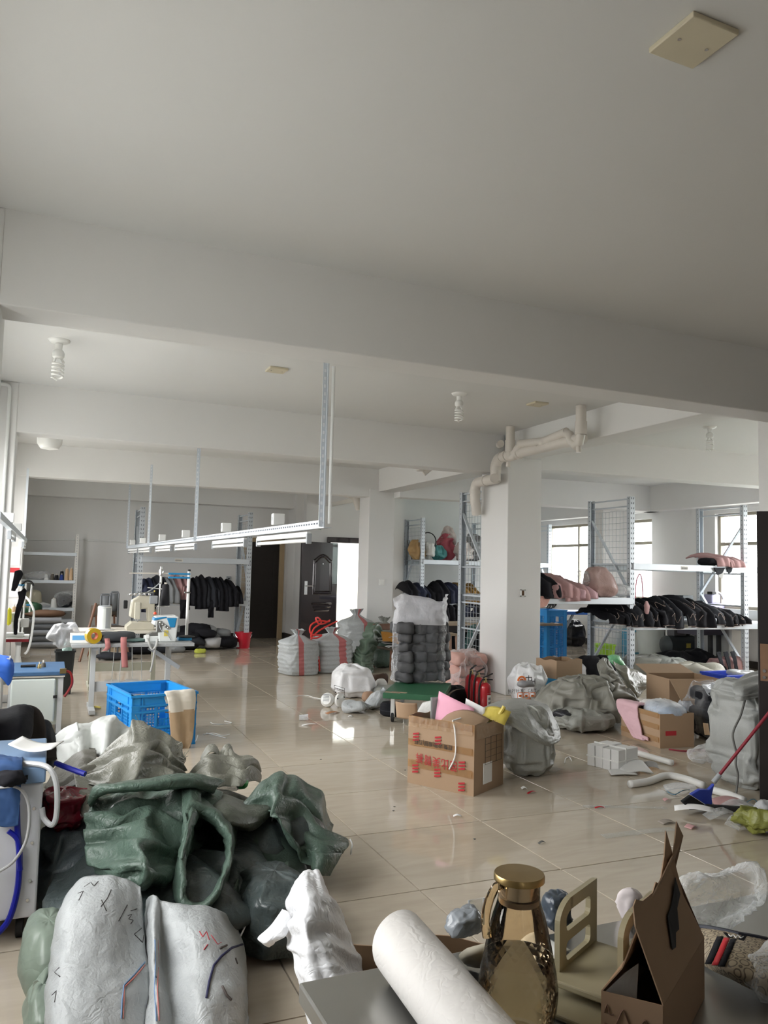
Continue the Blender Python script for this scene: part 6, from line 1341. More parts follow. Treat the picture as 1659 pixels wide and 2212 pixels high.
patch([[(1322, 1428, Yh+.75), (1345, 1440, Yh+.7), (1375, 1452, Yh+.7), (1408, 1466, Yh+.75)], [(1330, 1448, Yh+.6), (1352, 1462, Yh+.5), (1378, 1475, Yh+.5), (1402, 1480, Yh+.55)], [(1345, 1470, Yh+.5), (1362, 1488, Yh+.4), (1380, 1498, Yh+.42), (1392, 1494, Yh+.48)], [(1360, 1490, Yh+.45), (1370, 1500, Yh+.4), (1380, 1508, Yh+.4), (1386, 1502, Yh+.44)]], 'khaki_bag', M('khaki_shine', (.25, .245, .195), .3, var=.15, crumple=.35, cs=8), 'shiny khaki sack hanging right of the pointed taupe one', 'sack', amp=.03, sc=7, seed=146, thick=.004)
patch([[(1312, 1418, Yh+.95), (1325, 1414, Yh+.9), (1338, 1420, Yh+.9), (1345, 1430, Yh+.95)], [(1318, 1428, Yh+.85), (1332, 1424, Yh+.8), (1346, 1432, Yh+.8), (1358, 1444, Yh+.88)], [(1330, 1440, Yh+.82), (1344, 1442, Yh+.78), (1358, 1448, Yh+.78), (1372, 1456, Yh+.85)]], 'green_bag', film('green_film', (.25, .62, .33), .55, .25, 10, .5), 'light green plastic bag on the taupe sack heap', 'plastic bag', amp=.02, sc=9, seed=147, thick=.003)
for k, (px, py, a_, h_, lab, mt) in enumerate(((1405, 1470, .42, .36, 'pale grey sack lying below the right rack, left one', WOVG), (1450, 1475, .3, .34, 'pale grey rolled sack behind the open carton', M('sack_pale', (.38, .40, .38), .45, crumple=.2)), (1500, 1480, .42, .30, 'cream gathered sack right of the open carton', M('sack_cream', (.42, .41, .35), .5, crumple=.15)))):
    q = P(px, py); blob((q.x*(1+.3/q.y), q.y+.3, 0), a_, .28, h_, 'grey_sack', mt, lab, 'sack', nu=44, nv=22, amp=.05, sc=5, seed=150+k, rz=-.25)
for k, (px, py) in enumerate(((1275, 1478), (1297, 1470))):
    q = P(px, py); blob((q.x*(1+.2/q.y), q.y+.2, 0), .22, .2, .38-.05*k, 'black_bag', BLK, ['black cloth bundle behind the blue crate, left one', 'black cloth bundle behind the blue crate, right one'][k], 'bundle', nu=34, nv=18, amp=.05, sc=6, seed=156+k)
q = P(1292, 1510); t = thing('white_box', 'small grey-white box on the floor beside the blue crate', 'box', (q.x*(1+.2/q.y), q.y+.2, 0), .1); MB().lo((-.11, -.13, 0), (.11, .13, .2)).build('body', MW, t, smooth=0, bev=.01); MB().lo((-.06, -.135, .05), (.06, -.128, .12)).build('panel', GREYP, t, smooth=0)
# garments in the taped carton
cc, an, w_, d_, h_ = BOX2; R4 = rotm(0, 0, an)
def ib(x, y, z): return cc+R4 @ Vector((x, y, 0))+Vector((0, 0, z))
blob(ib(.10, .02, h_-.10), .19, .15, .17, 'garment', LBLUE, 'pale blue garment in clear film in the taped carton', 'garment', rz=an, nu=44, nv=18, amp=.02, sc=12, seed=161, flat=False)
blob(ib(.10, .02, h_-.095), .195, .155, .18, 'plastic_bag', FILM, 'clear film over the pale blue garment in the taped carton', 'plastic bag', rz=an, nu=44, nv=18, amp=.02, sc=10, seed=162, flat=False)
blob(ib(-.04, .06, h_-.06), .2, .13, .12, 'garment', M('off_white_cloth', (.68, .67, .66), .7), 'off-white garment at the back of the taped carton', 'garment', rz=an, nu=40, nv=16, amp=.03, sc=10, seed=163, flat=False)
rows = [[ib(x, y, z) for x in np.linspace(x0, x1, 4)] for (x0, x1, y, z) in ((-w_*.45, -.05, .05, h_-.0), (-w_*.56, -.02, -d_/2-.0, h_+.04), (-w_*.52, .0, -d_/2-.035, h_-.06), (-w_*.30, .06, -d_/2-.04, h_-.16), (-w_*.08, .11, -d_/2-.045, h_-.26), (w_*.10, .16, -d_/2-.045, h_*.22), (w_*.22, .17, -d_/2-.04, h_*.14))]
patch(rows, 'pink_garment', PKL, 'pale pink garment hanging over the front of the taped carton', 'garment', amp=.015, sc=9, seed=164, thick=.012)
p = P(1480, 1585); blob((p.x*(1+.12/p.y)+.02, p.y+.12, 0), .10, .10, .36, 'plastic_bag', M('silver_bag', (.48, .50, .54), .25, crumple=.4, cs=9), 'silver plastic bag leaning right of the taped carton', 'plastic bag', nu=36, nv=22, amp=.04, sc=8, seed=165, taper=.5)
# clear bag with black goods, tall grey sack
p = P(1545, 1610); wq = S(70, p)
for k in range(10): blob((p.x*(1+.22/p.y)+(k % 2-.5)*wq*.42, p.y+.22+.04*(k % 3), .01+(k//2)*.085), wq*.27, .2, .12, 'garment_bundle', [BLK, BLK2, BLK][k % 3], 'black bundle in the clear bag before the grey sack, %s layer, %s' % (['lowest', 'second', 'middle', 'fourth', 'topmost'][k//2], ['left', 'right'][k % 2]), 'garment', group='black bundles in the clear bag', nu=26, nv=12, amp=.025, sc=10, seed=170+k, n=3, rz=.3*math.sin(k*3))
blob((p.x*(1+.22/p.y), p.y+.22, .004), wq*.62, .30, zat((p.x*(1+.2/p.y), p.y+.2, 0), 1470), 'plastic_bag', film('bag_black_goods', (.93, .94, .96), .03, .14, 9, .8, .3), 'clear plastic bag of black goods before the tall grey sack', 'plastic bag', nu=60, nv=40, amp=.05, sc=6, seed=181, n=2.8, taper=.15)
for k, (px, py, mt, sx_, sz_) in enumerate(((1526, 1575, THT, .07, .10), (1561, 1592, PAPER, .05, .06), (1568, 1532, M('tan_label', (.5, .32, .22), .7), .06, .06))): q = PY(px, py, p.y-.07); sheet_at(q, (sx_, .01, -.01), (0, .02, sz_), 'label_card', ['tan card inside the clear bag of black goods, lowest left', 'white square label on the clear bag of black goods', 'small tan card inside the clear bag of black goods, upper right'][k], mt, 'card', .004, .002)
patch([[(1512, 1477, p.y+.3), (1535, 1474, p.y+.4), (1570, 1470, p.y+.45), (1600, 1465, p.y+.4)], [(1522, 1490, p.y+.18), (1545, 1490, p.y+.14), (1572, 1488, p.y+.16), (1596, 1486, p.y+.2)], [(1535, 1508, p.y+.12), (1550, 1510, p.y+.08), (1570, 1508, p.y+.1), (1588, 1504, p.y+.14)]], 'plastic_bag', FILMW, 'open milky top of the bag of black goods', 'plastic bag', amp=.03, sc=7, seed=182, thick=.002)
p = P(1612, 1722); hs_ = zat(p, 1475)
B = blobA(S(45, p), .26, hs_, n=3.4, nu=84, nv=64, amp=.03, sc=4, seed=183, taper=.03, stretch=(1, 1, 1.6))
o_ = MB().grid(B, cv=True).build('grey_sack', M('sack_bluegrey', (.33, .34, .325), .45, var=.07, bump=.12, bs=130, crumple=.12, cs=7), None, smooth=180); o_.location = (P(1622, 1722).x*(1+.2/p.y), p.y+.27, 0); tag(o_, 'tall grey woven sack standing at the right edge beside the dark door', 'sack')
sl = MB().tube(spline([PY(1610, 1508, p.y+.06), PY(1600, 1545, p.y+.0), PY(1583, 1585, p.y-.03), PY(1590, 1625, p.y-.03), PY(1589, 1650, p.y-.03), PY(1594, 1675, p.y-.02), PY(1590, 1715, p.y-.01)], 6), .008, 6).build('seam', M('seam_grey', (.16, .16, .15), .7), None); sl.parent = o_; sl.matrix_parent_inverse = Matrix.Translation(o_.location).inverted()
patch([[(1590, 1470, p.y+.35), (1605, 1458, p.y+.4), (1625, 1452, p.y+.4), (1648, 1448, p.y+.4)], [(1588, 1495, p.y+.1), (1605, 1490, p.y+.05), (1625, 1486, p.y+.05), (1648, 1480, p.y+.05)], [(1590, 1512, p.y+.04), (1606, 1514, p.y-.0), (1625, 1510, p.y-.0), (1648, 1505, p.y-.0)]], 'sack_flap', MATS['sack_bluegrey'], 'folded-over top flap of the tall grey sack', 'sack', amp=.025, sc=6, seed=184, thick=.006)
from mathutils.bvhtree import BVHTree
def bvh_of(obs):
    V = []; Fc = []
    for ob in obs:
        k = len(V); V += [ob.location+v.co if ob.rotation_euler.z == 0 else Matrix.Rotation(ob.rotation_euler.z, 3, 'Z') @ v.co+ob.location for v in ob.data.vertices]; Fc += [tuple(i+k for i in p.vertices) for p in ob.data.polygons]
    return BVHTree.FromPolygons(V, Fc)
def stuck(bv, x, y, off=.006):
    d = Vector(ray(x, y)).normalized(); h = bv.ray_cast(Vector((0, 0, CAMH)), d)[0]
    return None if h is None else h-d*off
def stroke(bv, pts, r, name, mat, parent, label=None, cat=None, kind=None, off=None):
    ps = []
    for i in range(len(pts)-1):
        for k in range(5):
            t = k/5; q = stuck(bv, pts[i][0]+(pts[i+1][0]-pts[i][0])*t, pts[i][1]+(pts[i+1][1]-pts[i][1])*t, off or r*1.3+.0015)
            if q: ps.append(q)
    q = stuck(bv, *pts[-1], off or r*1.3+.0015); ps += [q] if q else []
    if len(ps) < 2: return None
    o_ = MB().tube(ps, r, 5).build(name, mat, None, smooth=180)
    if parent: o_.parent = parent; o_.matrix_parent_inverse = Matrix.Translation(parent.location).inverted()
    if kind: o_['kind'] = kind
    return tag(o_, label, cat) if label else o_
# ------------------------------------------------------------------ heap of sacks in the foreground
A_ = .028
blob((.55, 3.55, 0), .50, .55, .30, 'green_sack', WOVD, 'dark green sack buried in the middle of the foreground heap', 'sack', nu=48, nv=24, amp=.05, sc=4, seed=200)
blob((.95, 3.85, 0), .34, .30, .34, 'green_sack', WOVD, 'dark green sack under the right end of the foreground heap', 'sack', nu=48, nv=24, amp=.05, sc=4, seed=201)
blob((.62, 4.25, 0), .50, .35, .30, 'grey_sack', WOVK, 'khaki sack at the bottom of the far side of the foreground heap', 'sack', nu=48, nv=24, amp=.05, sc=4, seed=202)
blob((.15, 4.7, 0), .26, .3, .30, 'grey_sack', WOVK, 'khaki sack under the white sheets of the foreground heap', 'sack', nu=40, nv=20, amp=.05, sc=4, seed=203)
W1 = patch([[(128, 1950, 3.15), (170, 1898, 3.06), (215, 1893, 3.02), (270, 1898, 3.02), (308, 1908, 3.0)], [(116, 1975, 3.05), (132, 1965, 2.9), (195, 1955, 2.86), (262, 1965, 2.86), (312, 1975, 2.92)], [(100, 2050, 2.95), (112, 2052, 2.80), (170, 2055, 2.73), (250, 2060, 2.73), (314, 2060, 2.80)], [(98, 2130, 2.85), (108, 2130, 2.68), (170, 2140, 2.61), (250, 2140, 2.61), (315, 2140, 2.68)], [(99, 2240, 2.7), (108, 2240, 2.52), (170, 2250, 2.46), (240, 2250, 2.46), (300, 2240, 2.52)], [(99, 2300, 2.6), (108, 2310, 2.42), (170, 2330, 2.36), (240, 2330, 2.36), (300, 2310, 2.42)]], 'white_sack', WOVW, 'large white woven sack with black scrawl at the front left of the heap', 'sack', res=11, amp=.011, sc=4.5, seed=210, ws=.045, thick=.004, floor_z=.006)
W2 = patch([[(322, 1950, 3.1), (330, 1932, 3.0), (350, 1948, 2.95), (410, 1955, 2.92), (470, 1962, 2.95), (505, 1985, 3.05)], [(319, 2005, 2.95), (332, 2000, 2.82), (350, 2012, 2.86), (420, 2015, 2.75), (490, 2020, 2.80), (526, 2035, 2.95)], [(319, 2080, 2.85), (335, 2080, 2.70), (356, 2090, 2.76), (430, 2090, 2.64), (505, 2090, 2.68), (530, 2097, 2.85)], [(314, 2160, 2.72), (335, 2160, 2.58), (368, 2160, 2.64), (430, 2160, 2.53), (510, 2160, 2.56), (532, 2162, 2.75)], [(302, 2240, 2.6), (335, 2245, 2.46), (378, 2245, 2.52), (440, 2250, 2.42), (515, 2250, 2.46), (536, 2247, 2.65)], [(302, 2310, 2.5), (335, 2320, 2.36), (378, 2320, 2.4), (440, 2330, 2.3), (515, 2330, 2.34), (536, 2315, 2.5)]], 'white_sack', WOVW, 'dirty white woven sack with red scrawl, right of the scrawled white one', 'sack', res=10, amp=.012, sc=4.5, seed=211, ws=.045, thick=.004, floor_z=.006)
RIM = []
def G(rows, label, mat=WOVN, seed=1, amp=A_, sc=5.5, name='green_sack', cat='sack', res=11, **k): return patch(rows, name, mat, label, cat, res=res, amp=amp, sc=sc, seed=seed, thick=.004, **k)
g1 = G([[(205, 1700, 3.85), (260, 1682, 3.9), (330, 1674, 3.92), (410, 1668, 3.95), (480, 1692, 3.9)], [(192, 1728, 3.68), (250, 1712, 3.70), (330, 1708, 3.72), (410, 1706, 3.72), (470, 1715, 3.74)], [(183, 1770, 3.55), (245, 1765, 3.50), (320, 1752, 3.54), (385, 1770, 3.52), (440, 1785, 3.6)], [(181, 1820, 3.42), (245, 1815, 3.36), (300, 1812, 3.22), (370, 1830, 3.34), (420, 1850, 3.42)], [(186, 1866, 3.32), (240, 1872, 3.12), (310, 1868, 3.04), (362, 1890, 3.16), (405, 1910, 3.3)], [(205, 1886, 3.36), (245, 1900, 3.16), (300, 1912, 3.06), (345, 1916, 3.2), (384, 1935, 3.35)], [(225, 1884, 3.5), (255, 1890, 3.35), (300, 1900, 3.3), (340, 1905, 3.35), (376, 1925, 3.5)]], 'large crumpled green woven sack on top of the foreground heap', seed=220, amp=.045, sc=4.6, res=14)
G([[(188, 1742, 3.68), (208, 1700, 3.66), (250, 1688, 3.64), (330, 1680, 3.62), (415, 1670, 3.66), (486, 1692, 3.76)], [(190, 1732, 3.60), (212, 1705, 3.57), (258, 1695, 3.53), (335, 1690, 3.52), (415, 1685, 3.58), (470, 1700, 3.68)], [(194, 1745, 3.62), (215, 1722, 3.58), (262, 1710, 3.54), (335, 1706, 3.54), (410, 1704, 3.60), (462, 1714, 3.70)], [(200, 1735, 3.76), (222, 1716, 3.70), (266, 1706, 3.68), (335, 1702, 3.68), (408, 1700, 3.74), (456, 1708, 3.8)]], 'rolled hem of a green woven sack along the back of the foreground heap', seed=221, amp=.014, sc=7)
# open sack mouth
mo = [(412, 1738, 3.46), (400, 1795, 3.32), (390, 1862, 3.16), (384, 1925, 3.05), (402, 1966, 3.0), (438, 1970, 3.0), (470, 1938, 3.02), (492, 1878, 3.12), (501, 1822, 3.26), (490, 1785, 3.40), (455, 1755, 3.47)]
def ringp(sc_, dy, dx=0): return [PY(448+(x-448)*sc_+dx, 1870+(y-1870)*sc_, Y+dy) for x, y, Y in mo]
def closed(pts, n=5):
    N = len(pts); out = []
    for i in range(N):
        a, b, c, d = [np.array(pts[(i+k-1) % N]) for k in range(4)]
        for k in range(n): t = k/n; out.append(0.5*((2*b)+(c-a)*t+(2*a-5*b+4*c-d)*t*t+(3*b-a-3*c+d)*t**3))
    return out
RG = np.array([closed(ringp(*q)) for q in ((1.18, .42, 4), (1.16, .22, 2), (1.10, .06), (1.02, -.025), (.93, -.035), (.80, -.015), (.76, .03), (.74, .2), (.70, .48), (.3, .55), (.02, .56))])
for j in range(RG.shape[0]):
    for i in range(RG.shape[1]):
        p = RG[j, i]; k = .012*fold(p, 222, 8, 3); RG[j, i] = p+np.array([k, -k, k*.5])
RG[..., 2] = np.maximum(RG[..., 2], .01)
oc = RG.reshape(-1, 3).mean(0); tag(MB().grid(RG, cv=True).build('green_sack', WOVN, None, o=tuple(oc), smooth=180), 'green woven sack with its dark open mouth facing the front of the heap', 'sack')
G([[(392, 1706, 3.64), (412, 1700, 3.64), (434, 1706, 3.66)], [(396, 1752, 3.46), (412, 1752, 3.40), (428, 1760, 3.44)], [(393, 1805, 3.30), (404, 1800, 3.24), (414, 1806, 3.30)], [(384, 1850, 3.2), (393, 1852, 3.14), (402, 1850, 3.2)]], 'narrow green sack strip with a sewn seam above the open mouth', seed=223, amp=.010, sc=8)
G([[(432, 1738, 3.72), (480, 1712, 3.84), (535, 1730, 3.9), (582, 1742, 3.9)], [(440, 1756, 3.56), (490, 1745, 3.55), (545, 1757, 3.62), (586, 1748, 3.74)], [(452, 1775, 3.50), (498, 1782, 3.48), (545, 1783, 3.58), (578, 1760, 3.72)], [(468, 1780, 3.62), (505, 1795, 3.62), (540, 1790, 3.70), (570, 1766, 3.8)]], 'brownish green sack corner pointing right with a white string', seed=224, amp=.022, mat=M('woven_olive', (.085, .095, .075), .38, var=.12, bump=.14, bs=150, crumple=.2))
gs = G([[(505, 1722, 4.02), (548, 1684, 4.05), (600, 1658, 4.1), (650, 1672, 4.1), (692, 1718, 4.05), (718, 1775, 4.0)], [(510, 1735, 3.88), (560, 1704, 3.84), (605, 1686, 3.86), (650, 1706, 3.86), (690, 1752, 3.84), (724, 1798, 3.84)], [(530, 1742, 3.78), (572, 1735, 3.76), (590, 1740, 3.62), (640, 1765, 3.72), (700, 1800, 3.64), (754, 1815, 3.70)], [(556, 1745, 3.74), (585, 1752, 3.64), (625, 1800, 3.54), (655, 1825, 3.60), (700, 1846, 3.50), (742, 1846, 3.58)], [(582, 1750, 3.72), (604, 1785, 3.62), (636, 1838, 3.54), (668, 1870, 3.52), (694, 1888, 3.46), (716, 1893, 3.52)]], 'green woven sack humped over the right side of the foreground heap', seed=225, amp=.034, sc=5.2, res=14)
G([[(540, 1785, 3.72), (580, 1785, 3.70), (620, 1808, 3.68), (655, 1850, 3.64)], [(518, 1850, 3.52), (560, 1850, 3.50), (600, 1868, 3.52), (655, 1885, 3.56)], [(504, 1930, 3.26), (532, 1930, 3.28), (562, 1922, 3.40), (610, 1902, 3.52)], [(497, 1998, 3.10), (512, 2008, 3.10), (532, 2008, 3.20), (548, 1965, 3.36)], [(499, 2028, 3.04), (514, 2034, 3.03), (536, 2030, 3.10), (547, 2000, 3.26)]], 'dark green sack panel hanging down the middle of the heap', seed=226, amp=.028, mat=M('woven_green_dark', (.05, .075, .06), .4, var=.14, bump=.14, bs=150, crumple=.2))
G([[(500, 1925, 3.18), (515, 1890, 3.3), (530, 1880, 3.36)], [(494, 1990, 3.02), (506, 1950, 3.12), (520, 1930, 3.2)], [(498, 2025, 2.99), (504, 2000, 3.04), (512, 1985, 3.1)]], 'pale green folded sack edge hanging at the centre of the heap', seed=227, amp=.012)
q = P(586, 2112); blob((q.x*(1+.26/q.y), q.y+.26, 0), .155, .24, zat((q.x*(1+.2/q.y), q.y+.2, 0), 1885), 'grey_sack', WOVD, 'dark grey-green full sack standing under the right front of the heap', 'sack', nu=56, nv=34, amp=.03, sc=5, seed=228, n=2.9)
G([[(575, 1880, 3.42), (598, 1872, 3.40), (622, 1860, 3.42)], [(580, 1900, 3.36), (600, 1895, 3.34), (622, 1885, 3.38)]], 'small folded green sack corner on top of the dark full sack', seed=229, amp=.012)
KK = dict(mat=WOVK, name='khaki_sack')
G([[(215, 1640, 4.62), (272, 1575, 4.58), (300, 1553, 4.58), (345, 1572, 4.56), (382, 1600, 4.55), (402, 1640, 4.5)], [(200, 1655, 4.40), (258, 1615, 4.30), (308, 1598, 4.20), (348, 1600, 4.34), (378, 1622, 4.28), (397, 1662, 4.32)], [(178, 1675, 4.25), (240, 1655, 4.08), (300, 1640, 3.98), (345, 1645, 4.12), (378, 1660, 4.10), (402, 1688, 4.18)], [(164, 1695, 4.1), (222, 1698, 3.92), (282, 1688, 3.86), (340, 1688, 3.92), (382, 1694, 3.98), (412, 1702, 4.02)]], 'large khaki woven sack with frayed ears at the top of the heap', seed=230, amp=.04, sc=4.8, **KK)
kb = G([[(160, 1672, 4.12), (200, 1688, 4.05), (245, 1690, 4.0)], [(166, 1715, 3.92), (200, 1722, 3.86), (236, 1722, 3.84)], [(172, 1758, 3.82), (190, 1766, 3.78), (215, 1742, 3.80)]], 'khaki sack flap hanging at the left of the green one', seed=231, amp=.02, **KK)
G([[(415, 1660, 4.5), (440, 1628, 4.55), (480, 1612, 4.6), (505, 1620, 4.6), (540, 1630, 4.6), (558, 1650, 4.55)], [(412, 1672, 4.3), (450, 1642, 4.26), (490, 1640, 4.3), (525, 1652, 4.24), (550, 1648, 4.36), (567, 1670, 4.45)], [(428, 1700, 4.1), (460, 1690, 4.02), (500, 1688, 4.06), (530, 1690, 4.06), (550, 1686, 4.2), (568, 1692, 4.3)]], 'twisted khaki sack at the right of the top of the heap', seed=232, amp=.034, **KK)
G([[(432, 1640, 4.62), (445, 1612, 4.66), (462, 1606, 4.66), (472, 1620, 4.62)], [(440, 1640, 4.5), (452, 1626, 4.48), (464, 1628, 4.48), (470, 1636, 4.52)]], 'curled khaki sack ear at the top of the heap, left one', seed=233, amp=.014, **KK)
G([[(474, 1630, 4.62), (484, 1608, 4.66), (500, 1610, 4.66), (506, 1640, 4.62)], [(476, 1645, 4.5), (486, 1632, 4.48), (497, 1634, 4.48), (503, 1648, 4.52)]], 'curled khaki sack ear at the top of the heap, right one', seed=234, amp=.014, **KK)
G([[(96, 1700, 4.62), (130, 1642, 4.72), (170, 1610, 4.78), (208, 1612, 4.74)], [(100, 1705, 4.42), (140, 1672, 4.40), (180, 1645, 4.42), (212, 1640, 4.42)], [(106, 1712, 4.2), (150, 1698, 4.12), (185, 1685, 4.1), (218, 1672, 4.14)]], 'dark khaki folded sack below the white sheets', seed=235, amp=.03, mat=M('woven_dark_khaki', (.11, .105, .085), .5, var=.15, bump=.12, bs=140, crumple=.2), name='khaki_sack')
m = MB(); random.seed(5)
for (x, y, Y) in ((392, 1640, 4.34), (300, 1566, 4.5), (377, 1608, 4.4)):
    for k in range(12): a = PY(x+random.uniform(-8, 8), y+random.uniform(-6, 22), Y); m.tube([a, a+Vector((random.uniform(-.03, .03), random.uniform(-.05, 0), random.uniform(-.02, .05)))], .0016, 4)
tag(m.build('frayed_threads', M('frayed', (.45, .44, .38), .7), None, o=tuple(PY(392, 1640, 4.34))), 'tufts of frayed threads on the khaki sacks', 'threads', kind='stuff')
SHT = M('pale_sheet', (.56, .58, .56), .5, var=.05)
patch([[(122, 1592, 5.0), (160, 1566, 5.05), (198, 1556, 5.0), (238, 1544, 5.1), (262, 1556, 5.02), (284, 1575, 5.1)], [(122, 1604, 4.9), (162, 1580, 4.86), (196, 1572, 4.96), (232, 1562, 4.86), (258, 1572, 4.98), (282, 1578, 4.96)], [(122, 1622, 4.8), (165, 1606, 4.74), (195, 1596, 4.84), (230, 1592, 4.72), (256, 1598, 4.86), (276, 1586, 4.88)], [(126, 1645, 4.68), (168, 1645, 4.58), (192, 1632, 4.7), (224, 1634, 4.58), (246, 1626, 4.72), (264, 1606, 4.8)]], 'pale_sheet', SHT, 'stiff pale grey-white sheets folded at the top left of the heap', 'sheet', res=9, amp=.018, sc=5, seed=240, thick=.006)
patch([[(120, 1592, 4.94), (140, 1576, 4.94), (158, 1566, 4.92), (166, 1560, 4.9)], [(121, 1622, 4.78), (142, 1612, 4.76), (160, 1606, 4.74), (172, 1604, 4.74)], [(124, 1652, 4.66), (148, 1648, 4.62), (166, 1644, 4.6), (176, 1636, 4.62)]], 'pale_sheet', SHT, 'flat pale sheet corner standing at the far left of the heap', 'sheet', amp=.006, sc=5, seed=241, thick=.008)
q = PY(140, 1760, 3.85); blob((q.x, 3.9, PY(140, 1806, 3.85).z), S(46, q), .12, S(100, q), 'red_bag', M('red_film', (.22, .008, .025), .18, var=.2, crumple=.5, cs=8, coat=.3), 'shiny red plastic bag at the left of the foreground heap', 'plastic bag', nu=60, nv=34, amp=.04, sc=8, seed=242)
q = P(135, 1950); blob((q.x+.02, q.y-.02, 0), .155, .24, .35, 'blue_grey_sack', M('sack_bluish', (.075, .095, .105), .35, var=.15, bump=.12, bs=140, crumple=.3, cs=8), 'dark blue-grey sack between the machine and the heap', 'sack', nu=56, nv=30, amp=.05, sc=5, seed=243)
MG = M('pale_green_sack', (.20, .245, .20), .38, var=.12, crumple=.2, cs=7)
q = P(78, 2150); blob((q.x*(1+.05/q.y)+.03, q.y+.05, 0), .085, .22, .24, 'green_sack', MG, 'pale green sack bulging at the left front of the heap', 'sack', nu=44, nv=24, amp=.02, sc=5, seed=244); q = P(75, 2250); blob((q.x*(1+.04/q.y)+.015, q.y+.04, 0), .07, .16, .16, 'green_sack', MG, 'pale green sack corner low at the left front of the heap', 'sack', nu=44, nv=24, amp=.04, sc=8, seed=245)
q = PY(521, 1692, 4.2); blob((q.x, 4.2, q.z-.03), .030, .03, .055, 'green_ball', M('bright_green', (.04, .42, .09), .4), 'small bright green ball of film on the heap', 'plastic bag', nu=24, nv=14, amp=.01, sc=20, seed=246)
q = PY(500, 1690, 4.22); blob((q.x, 4.25, q.z-.04), .07, .06, .08, 'plastic_bag', FILM, 'crumpled clear film beside the bright green ball', 'plastic bag', nu=30, nv=16, amp=.03, sc=12, seed=247)
bv = bvh_of([W1, W2])
for pts in ([(182, 1916), (196, 1906), (203, 1914), (212, 1904)], [(240, 1922), (232, 1940), (218, 1958)], [(219, 1944), (230, 1968)], [(256, 1990), (275, 1955)], [(282, 1968), (296, 1963)], [(276, 1978), (285, 1975), (278, 1985), (288, 1988), (282, 1996)], [(306, 2005), (290, 2018), (308, 2036), (312, 2010)], [(130, 2110), (118, 2100), (128, 2090)], [(112, 2150), (122, 2140), (118, 2165)], [(168, 1930), (180, 1925), (170, 1945)]): stroke(bv, pts, .0016, 'scrawl', INK, W1)
for pts in ([(431, 2012), (438, 2024), (446, 2012), (452, 2030)], [(456, 2020), (470, 2040), (478, 2036)], [(440, 2052), (449, 2040)]): stroke(bv, pts, .0016, 'scrawl', REDINK, W2)
SB = M('seam_blue', (.15, .25, .42), .6); SR = M('seam_red', (.5, .18, .16), .6)
for k, mt in enumerate((SB, SR)):
    stroke(bv, [(313, 2078+k*7), (290, 2105+k*7), (268, 2128+k*5), (264+k*4, 2160), (262+k*4, 2200)], .0022, 'seam', mt, W1); stroke(bv, [(335+k*6, 2030), (336+k*6, 2080), (334+k*6, 2140), (338+k*6, 2205)], .0022, 'seam', mt, W2)
for pts in ([(475, 2048), (490, 2042)], [(508, 2070), (512, 2082)], [(480, 2130), (490, 2150), (500, 2160)]): stroke(bv, pts, .004, 'dirt_mark', M('dirt', (.10, .085, .08), .9), W2)
stroke(bv, [(524, 2040), (500, 2048), (478, 2066), (462, 2085), (452, 2120), (446, 2155)], .004, 'drawstring', M('cord_navy', (.02, .02, .07), .7), None, 'navy and white drawstring lying on the dirty white sack', 'cord')
ps = [PY(530, 2000, 3.02), PY(518, 2025, 2.98), PY(505, 2042, 2.9)]; tag(MB().tube(spline(ps, 5), .0035, 6).build('sack_string', PAPER, None, o=tuple(ps[0])), 'white cord hanging from the pale green sack edge', 'cord')
for (x, y, Y, lab) in ((585, 1748, 3.74, 'white string at the tip of the brownish green sack corner'), (756, 1812, 3.69, 'white string at the right tip of the humped green sack')):
    ps = [PY(x, y, Y), PY(x+5, y+12, Y-.01), PY(x+3, y+24, Y-.01), PY(x+2, y+34, Y-.01)]; tag(MB().tube(spline(ps, 5), .004, 6).build('white_string', PAPER, None, o=tuple(ps[0])), lab, 'string')
# white crumpled bag
CRW = M('white_crumple', (.76, .77, .79), .36, var=.03, crumple=.2, cs=13)
wb_ = patch([[(638, 1886, 2.30), (655, 1874, 2.30), (684, 1872, 2.32), (702, 1898, 2.36)], [(618, 1935, 2.20), (650, 1915, 2.10), (698, 1915, 2.12), (728, 1955, 2.26)], [(612, 1985, 2.15), (648, 1970, 2.01), (706, 1975, 2.02), (750, 2010, 2.20)], [(608, 2035, 2.10), (652, 2030, 1.96), (716, 2035, 1.96), (776, 2062, 2.12)], [(625, 2080, 2.03), (665, 2095, 1.90), (728, 2100, 1.90), (802, 2112, 2.05)], [(652, 2150, 1.95), (690, 2170, 1.84), (748, 2175, 1.84), (824, 2165, 1.97)], [(690, 2300, 1.80), (720, 2330, 1.74), (770, 2330, 1.74), (850, 2310, 1.85)], [(720, 2460, 1.72), (745, 2480, 1.68), (790, 2480, 1.68), (860, 2460, 1.78)]], 'white_bag', CRW, 'white crumpled plastic bag standing behind the corner of the steel table', 'plastic bag', res=14, amp=.022, sc=6, seed=250, ws=.030, thick=.003, stretch=(1.2, 1.2, .7))
patch([[(610, 1965, 2.16), (622, 1972, 2.12), (630, 1990, 2.1)], [(585, 2000, 2.14), (602, 2005, 2.10), (616, 2020, 2.08)], [(558, 2026, 2.14), (575, 2034, 2.10), (596, 2034, 2.1)], [(566, 2040, 2.14), (580, 2044, 2.12), (592, 2040, 2.12)]], 'white_bag_corner', CRW, 'white crumpled bag corner sticking out to the left beside the dark sack', 'plastic bag', amp=.012, sc=14, seed=251, thick=.003)
